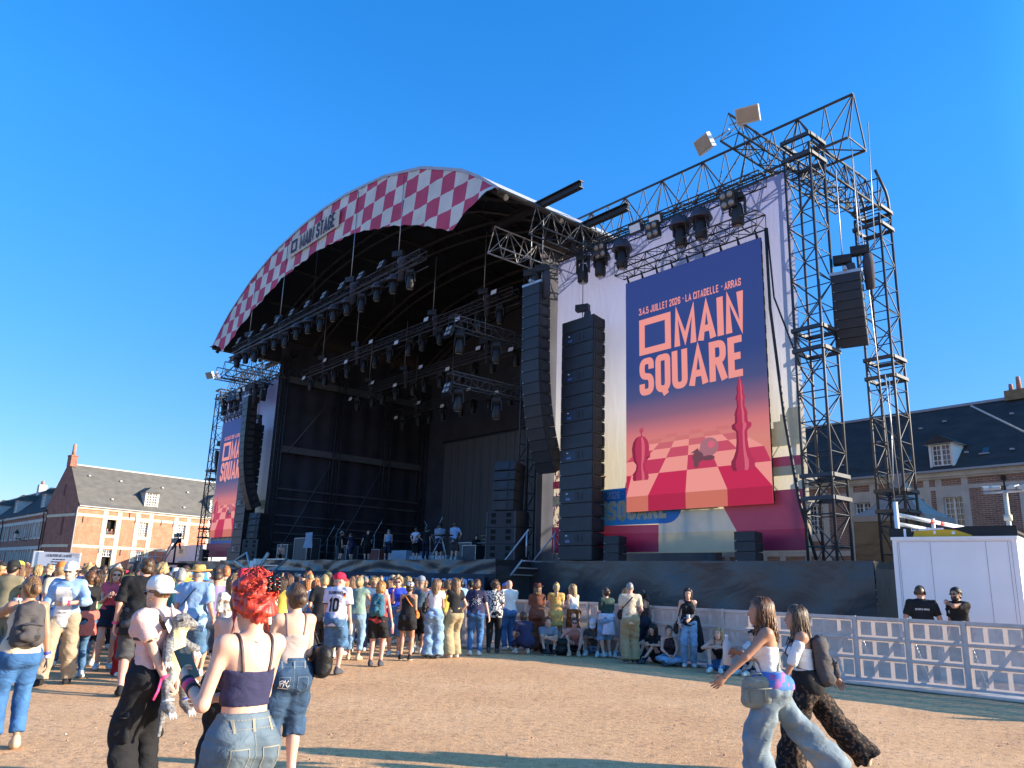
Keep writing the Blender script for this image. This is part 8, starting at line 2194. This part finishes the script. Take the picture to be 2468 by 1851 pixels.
q = MB(); text(q, 'R', -.1, .34, .05, .45, .3, .26); decal(a, 'top', q, 'chest_emblem', C_WHITE, None, a['S'](0, 0, 0), -a['right'], a['up'], a['fwd'], .006)
# ---- people whose shadows fall into the picture from the right
person('man in a dark tee standing just outside the right edge', (5.5, 7.4), -20, 1.72, 'm', .03, SK_F, topm=C_DGREY, botm=D_BLUE, hairm=HB, face=False)
person('woman in a pale tee standing just outside the right edge', (4.9, 6.85), -40, 1.68, 'f', .03, SK_F, topm=C_WHITE, botm=D_NAVY, hair='long', hairm=HB, nstr=14, face=False)
person('man in grey standing farther off the right edge', (12.6, 10.85), -60, 1.75, 'm', .03, SK_F, topm=C_GREY, botm=C_BLACK, hairm=HB, face=False)
# ---- crew on the stage (deck 2.6 m up)
def crew(label, u, v, azd, **k):
    p = SP(u, v, 0); k.setdefault('vox', .026); k.setdefault('sex', 'm')
    return person(label, (p[0], p[1]), azd, k.pop('h', 1.76), z0=2.6, face=False, group='stage crew', **k)
crew('crew man in a backwards cap, black tee and shorts at the stage edge', -25.1, -1.4, 60, topm=C_BLACK, botm=C_BLACK, bot='shorts', length=.5, hairm=HB, hat='cap_back', hatm=C_GREY, shoem=S_BLACK)
crew('crew member in a dark tee bending beside the man in the backwards cap', -24.0, -1.2, -60, topm=C_NAVY, botm=C_NAVY, bot='shorts', length=.5, hairm=HB, h=1.66, lean=18, hl=(-.1, .3, .85), hr=(.1, .3, .85), shoem=S_BLACK)
crew('heavy-set crew man in black with pale legs walking on the stage', -22.6, -1.0, -20, topm=C_BLACK, hem=-.2, botm=C_BLACK, bot='shorts', length=.5, hair='bald', hairm=HG, build=1.2, hl=(-.33, .1, .95), shoem=S_BLACK)
crew('thin man in a white sleeveless top and dark shorts walking on the stage', -19.9, -1.3, -15, topm=C_LBLUE, top='tank', hem=-.15, botm=D_NAVY, bot='shorts', length=.55, hair='buzz', hairm=HG, h=1.72, fl=(-.1, .25, .085), fr=(.1, -.25, .1))
crew('crew member leaning on the brown amplifier case', -19.4, 4.4, 170, topm=C_BLACK, botm=C_BLACK, hairm=HD, hl=(-.1, .35, 1.15), hr=(.1, .35, 1.15), lean=14)
crew('crew man in a white and black tee with a red belt, hands behind his back', -17.3, -1.25, 30, topm=C_LILAC, botm=C_BLACK, bot='shorts', length=.6, hairm=HB, hl=(-.05, -.2, .98), hr=(.06, -.2, .98), h=1.74)
crew('crew man in black tee and dark trousers with a hand on his hip', -16.4, -1.2, 10, topm=C_BLACK, botm=D_NAVY, hairm=HB, hl=(-.2, .03, 1.02), pl=(-1, -.3, 0), h=1.76)
crew('broad crew man in a grey-blue tee, dark shorts and cap seen from behind', -14.2, -1.9, -6, topm=cloth('grey_blue', (.26, .31, .42)), hem=-.16, botm=D_NAVY, bot='shorts', length=.55, hairm=HD, hat='cap', hatm=C_BLACK, build=1.2, h=1.8, hl=(-.12, .26, 1.02), hr=(.12, .26, 1.02))
crew('crew man in a light blue tee turning away at the right of the group', -13.0, -1.9, 25, topm=cloth('sky', (.3, .42, .62)), hem=-.14, botm=C_DGREY, bot='shorts', length=.55, hairm=HB, h=1.82, hr=(.2, .1, .98), pr=(1, -.3, 0))
crew('shirtless crew man crouching by the short metal steps', -31.0, -2.4, 170, top=None, botm=C_BLACK, bot='shorts', length=.8, hairm=HD, hair='bald', pel=(0, -.1, .3), lean=20, fl=(-.15, .2, .085), fr=(.15, .2, .085), hl=(-.2, .4, .3), hr=(.2, .4, .3))
# ---- two people at the open barracks window
for (x, y, lb, tm_, hm_) in ((3.35, .42, 'person in a pale top leaning at the open barracks window', C_GREY, HB), (3.78, .36, 'person with bare arms hanging over the open barracks window sill', C_SALM, HCH)):
    wp = bpy.data.objects['brick_barracks'].matrix_basis @ V3((x, y, 0)); person(lb, (wp.x, wp.y), 129, 1.65, 'f', .035, SK_P, topm=tm_, botm=C_BLACK, hairm=hm_, z0=4.25, face=False, hl=(-.15, .42, .98), hr=(.15, .42, 1.0), lean=12)
# ------------------------------------------------------------------ the standing crowd
K_CLOTH = mat('crowd_cloth', rough=.85, var=.14, vscale=6, objcol=True, bump=.15, bscale=120)
K_HAIR = mat('crowd_hair', rough=.5, var=.4, vscale=40, objcol=True, stretch=(1, 1, .2))
rc = random.Random(21)
taken = [(o.location.x, o.location.y) for o in bpy.data.objects if o.get('category') == 'person']
PROTO = []
specs = [('short', 'm', None, .8, 'tee'), ('long', 'f', None, .5, 'tee'), ('bun', 'f', None, .4, 'tank'), ('short', 'm', 'cap', .8, 'tee'), ('wavy', 'f', None, .5, 'tee'), ('buzz', 'm', None, .8, 'tee'),
         ('pony', 'f', None, .3, 'tank'), ('curly', 'm', None, .9, 'tee'), ('bob', 'f', None, .6, 'tee'), ('buzz', 'm', 'bucket', .8, 'tee'), ('long', 'f', 'cap', .4, 'tank'), ('bald', 'm', None, .8, 'tee')]
for i, (hr_, sx_, ht, sl_, tp) in enumerate(specs):
    r_ = random.Random(i)
    a = person('x', (0, 0), 0, 1.7, sx_, .031, [SK_F, SK_M, SK_P, SK_T][i % 4], topm=K_CLOTH, top=tp, slv=sl_, hem=-.08, botm=K_CLOTH, bot=['jeans', 'slim', 'shorts'][i % 3], length=[1, 1, .5][i % 3], hair=hr_, hairm=K_HAIR, hlen=.24,
               hat=ht, hatm=K_CLOTH if ht else None, nstr=16, hl=(-.1 - .1 * r_.random(), .2, 1.0), hr=(.25, .05 + .1 * r_.random(), .85), face=(i % 2 == 0), build=1 + .2 * r_.random(), hy=r_.uniform(-35, 35), hp=r_.uniform(-5, 12))
    PROTO.append((a['t'], hr_, ht, sx_))
HAIRC = [('dark brown', (.05, .028, .018)), ('black', (.015, .011, .01)), ('blond', (.36, .24, .11)), ('light brown', (.2, .11, .055)), ('grey', (.27, .26, .25)), ('ginger', (.38, .14, .05)), ('chestnut', (.12, .055, .03))]
TOPC = [('white', (.68, .66, .64)), ('black', (.018, .018, .02)), ('navy', (.03, .035, .09)), ('red', (.5, .03, .04)), ('pink', (.62, .22, .28)), ('grey', (.25, .26, .28)), ('light blue', (.25, .4, .6)), ('green', (.08, .2, .1)),
        ('cream', (.6, .5, .36)), ('orange', (.65, .2, .05)), ('maroon', (.16, .02, .03)), ('khaki', (.24, .2, .12)), ('teal', (.04, .18, .2)), ('yellow', (.7, .5, .08)), ('lilac', (.4, .3, .5))]
HATC = [('white', (.68, .66, .64)), ('black', (.015, .015, .017)), ('red', (.55, .03, .06)), ('blue', (.04, .2, .6)), ('beige', (.45, .36, .25)), ('neon yellow', (.6, .75, .08)), ('orange', (.7, .2, .04)), ('camouflage green', (.09, .1, .06))]
BOTC = [(.05, .09, .17), (.015, .015, .02), (.12, .2, .32), (.3, .24, .16), (.04, .045, .06)]
def place_name(px, depth):
    for lim, nm in ((95, 'below the shaded wing'), (185, 'below the sign board'), (300, 'below the brick barracks'), (400, 'beside the tall man'), (500, 'near the straw hat'), (600, 'left of red hair'),
                    (700, 'behind red hair'), (790, 'below the steps'), (880, 'near the red cap'), (980, 'below the crane'), (1080, 'before the banner'), (1400, 'near the stairs')):
        if px < lim: return nm + (', far back' if depth > 26 else (', midway' if depth > 19 else ', up front'))
    return 'by the right barrier'
def front(b): return float(np.interp(b, [-.75, -.5, -.44, -.38, -.3, -.2, -.1, 0., .05, .09], [13.2, 14.0, 13.6, 12.6, 14.4, 16.2, 19.2, 21.6, 22.4, 23.5]))
def back_ok(x, y):          # in front of the pit
    u = ((x - 7.30) * .6428 + (y - 29.43) * -.766); v = ((x - 7.30) * .766 + (y - 29.43) * .6428)
    return v < -9.0
cand = []
def try_add(x, y, dmin):
    for tx, ty in taken:
        if (tx - x) ** 2 + (ty - y) ** 2 < dmin * dmin: return False
    taken.append((x, y)); return True
tries = 0
while len(cand) < 215 and tries < 60000:
    tries += 1
    depth = 13 + 19 * rc.random() ** 1.25
    b = rc.uniform(-.68, .07); y = depth; x = b * y
    if y < front(b) or not back_ok(x, y) : continue
    if try_add(x, y, .56 if depth < 22 else .62): cand.append((x, y))
cand.sort(key=lambda p: p[1])
usedl = set()
first = {}
for n_, (x, y) in enumerate(cand):
    k = rc.randrange(len(PROTO)) if rc.random() > .25 else rc.choice([0, 1, 4, 8])
    src, hr_, ht, sx_ = PROTO[k]
    px = 1234 + 1891 * x / y
    for _ in range(200):
        hn, hcol = rc.choice(HAIRC); tn, tc_ = rc.choice(TOPC); an, ac = rc.choice(HATC)
        hs_ = {'short': 'short %s hair', 'long': 'long %s hair', 'bun': '%s bun', 'wavy': 'wavy %s hair', 'buzz': 'cropped %s hair', 'pony': '%s ponytail', 'curly': 'curly %s hair', 'bob': '%s bob', 'bald': 'bald head'}[hr_]
        hs_ = hs_ % hn if '%s' in hs_ else hs_
        lb = ('person in %s top and %s %s' % (tn, an, 'cap' if ht == 'cap' else 'bucket hat') if ht else 'person with %s and %s top' % (hs_, tn)) + ' ' + place_name(px, y)
        if lb not in usedl: break
    usedl.add(lb)
    if k not in first: first[k] = 1; o = src
    else: o = copy_thing(src)
    h_ = rc.gauss(1.70 if sx_ == 'm' else 1.62, .05)
    sc_ = h_ / 1.7
    o.location = (x, y, 0); o.scale = (sc_,) * 3
    want = math.degrees(math.atan2(SP(UC, -4, 0)[0] - x, SP(UC, -4, 0)[1] - y)) + rc.gauss(0, 22)
    if rc.random() < .1: want += 180
    o.rotation_euler = (0, 0, rad(-want)); o['label'] = lb; o['group'] = 'crowd standing before the stage'
    for c in o.children:
        nm = c.name.split('.')[0]
        if nm == 'hair': c.color = (*hcol, 1)
        elif nm == 'top': c.color = (*tc_, 1)
        elif nm == 'hat': c.color = (*ac, 1)
        elif nm in ('trousers', 'shorts'): c.color = (*rc.choice(BOTC), 1)
for k, (src, *_r2) in enumerate(PROTO):
    if k not in first:
        for c in list(src.children): bpy.data.objects.remove(c)
        bpy.data.objects.remove(src)
# the packed far part of the crowd, which reads as one mass
def far_crowd():
    mb = MB(); rr = random.Random(9); n_ = 0
    mats = [K for K in ([SK_F, SK_M, HB, HK, HBL, HLB] + [C_WHITE, C_BLACK, C_NAVY, C_RED, C_PINK, C_GREY, C_LBLUE, C_CREAM, C_TEAL])]
    for _ in range(20000):
        if n_ > 620: break
        y = rr.uniform(21, 62); b = rr.uniform(-.69, -.02); x = b * y
        if y < front(b) + 3 or not back_ok(x, y) : continue
        if not try_add(x, y, .62): continue
        n_ += 1
        h_ = rr.gauss(1.68, .06); sk_ = rr.choice((0, 0, 1)); hm = rr.choice((2, 2, 3, 4, 5)); tm_ = rr.randrange(6, len(mats))
        a = rr.uniform(0, 6.28); M3 = Matrix.Rotation(a, 3, 'Z')
        mb.lathe([(.13, .8), (.15, h_ - .75), (.19, h_ - .42), (.16, h_ - .32), (.06, h_ - .27)], 7, (x, y, 0), M3, tm_, sy=.65)
        mb.lathe([(.12, .0), (.13, .8)], 5, (x, y, 0), M3, 8, sy=.7)
        mb.tube([(x, y, h_ - .3), (x, y, h_ - .2)], .055, 6, sk_)
        mb.ell((x, y, h_ - .13), (.08, .095, .125), 8, 6, M3, sk_)
        mb.ell(V3((x, y, h_ - .1)) + M3 @ V3((0, -.015, 0)), (.09, .1, .1), 8, 6, M3, hm if rr.random() > .2 else tm_)
    o = mb.build('far_crowd', mats)
    tag(o, 'dense far part of the crowd packed before the stage, only heads showing', 'crowd', kind='stuff')
far_crowd()
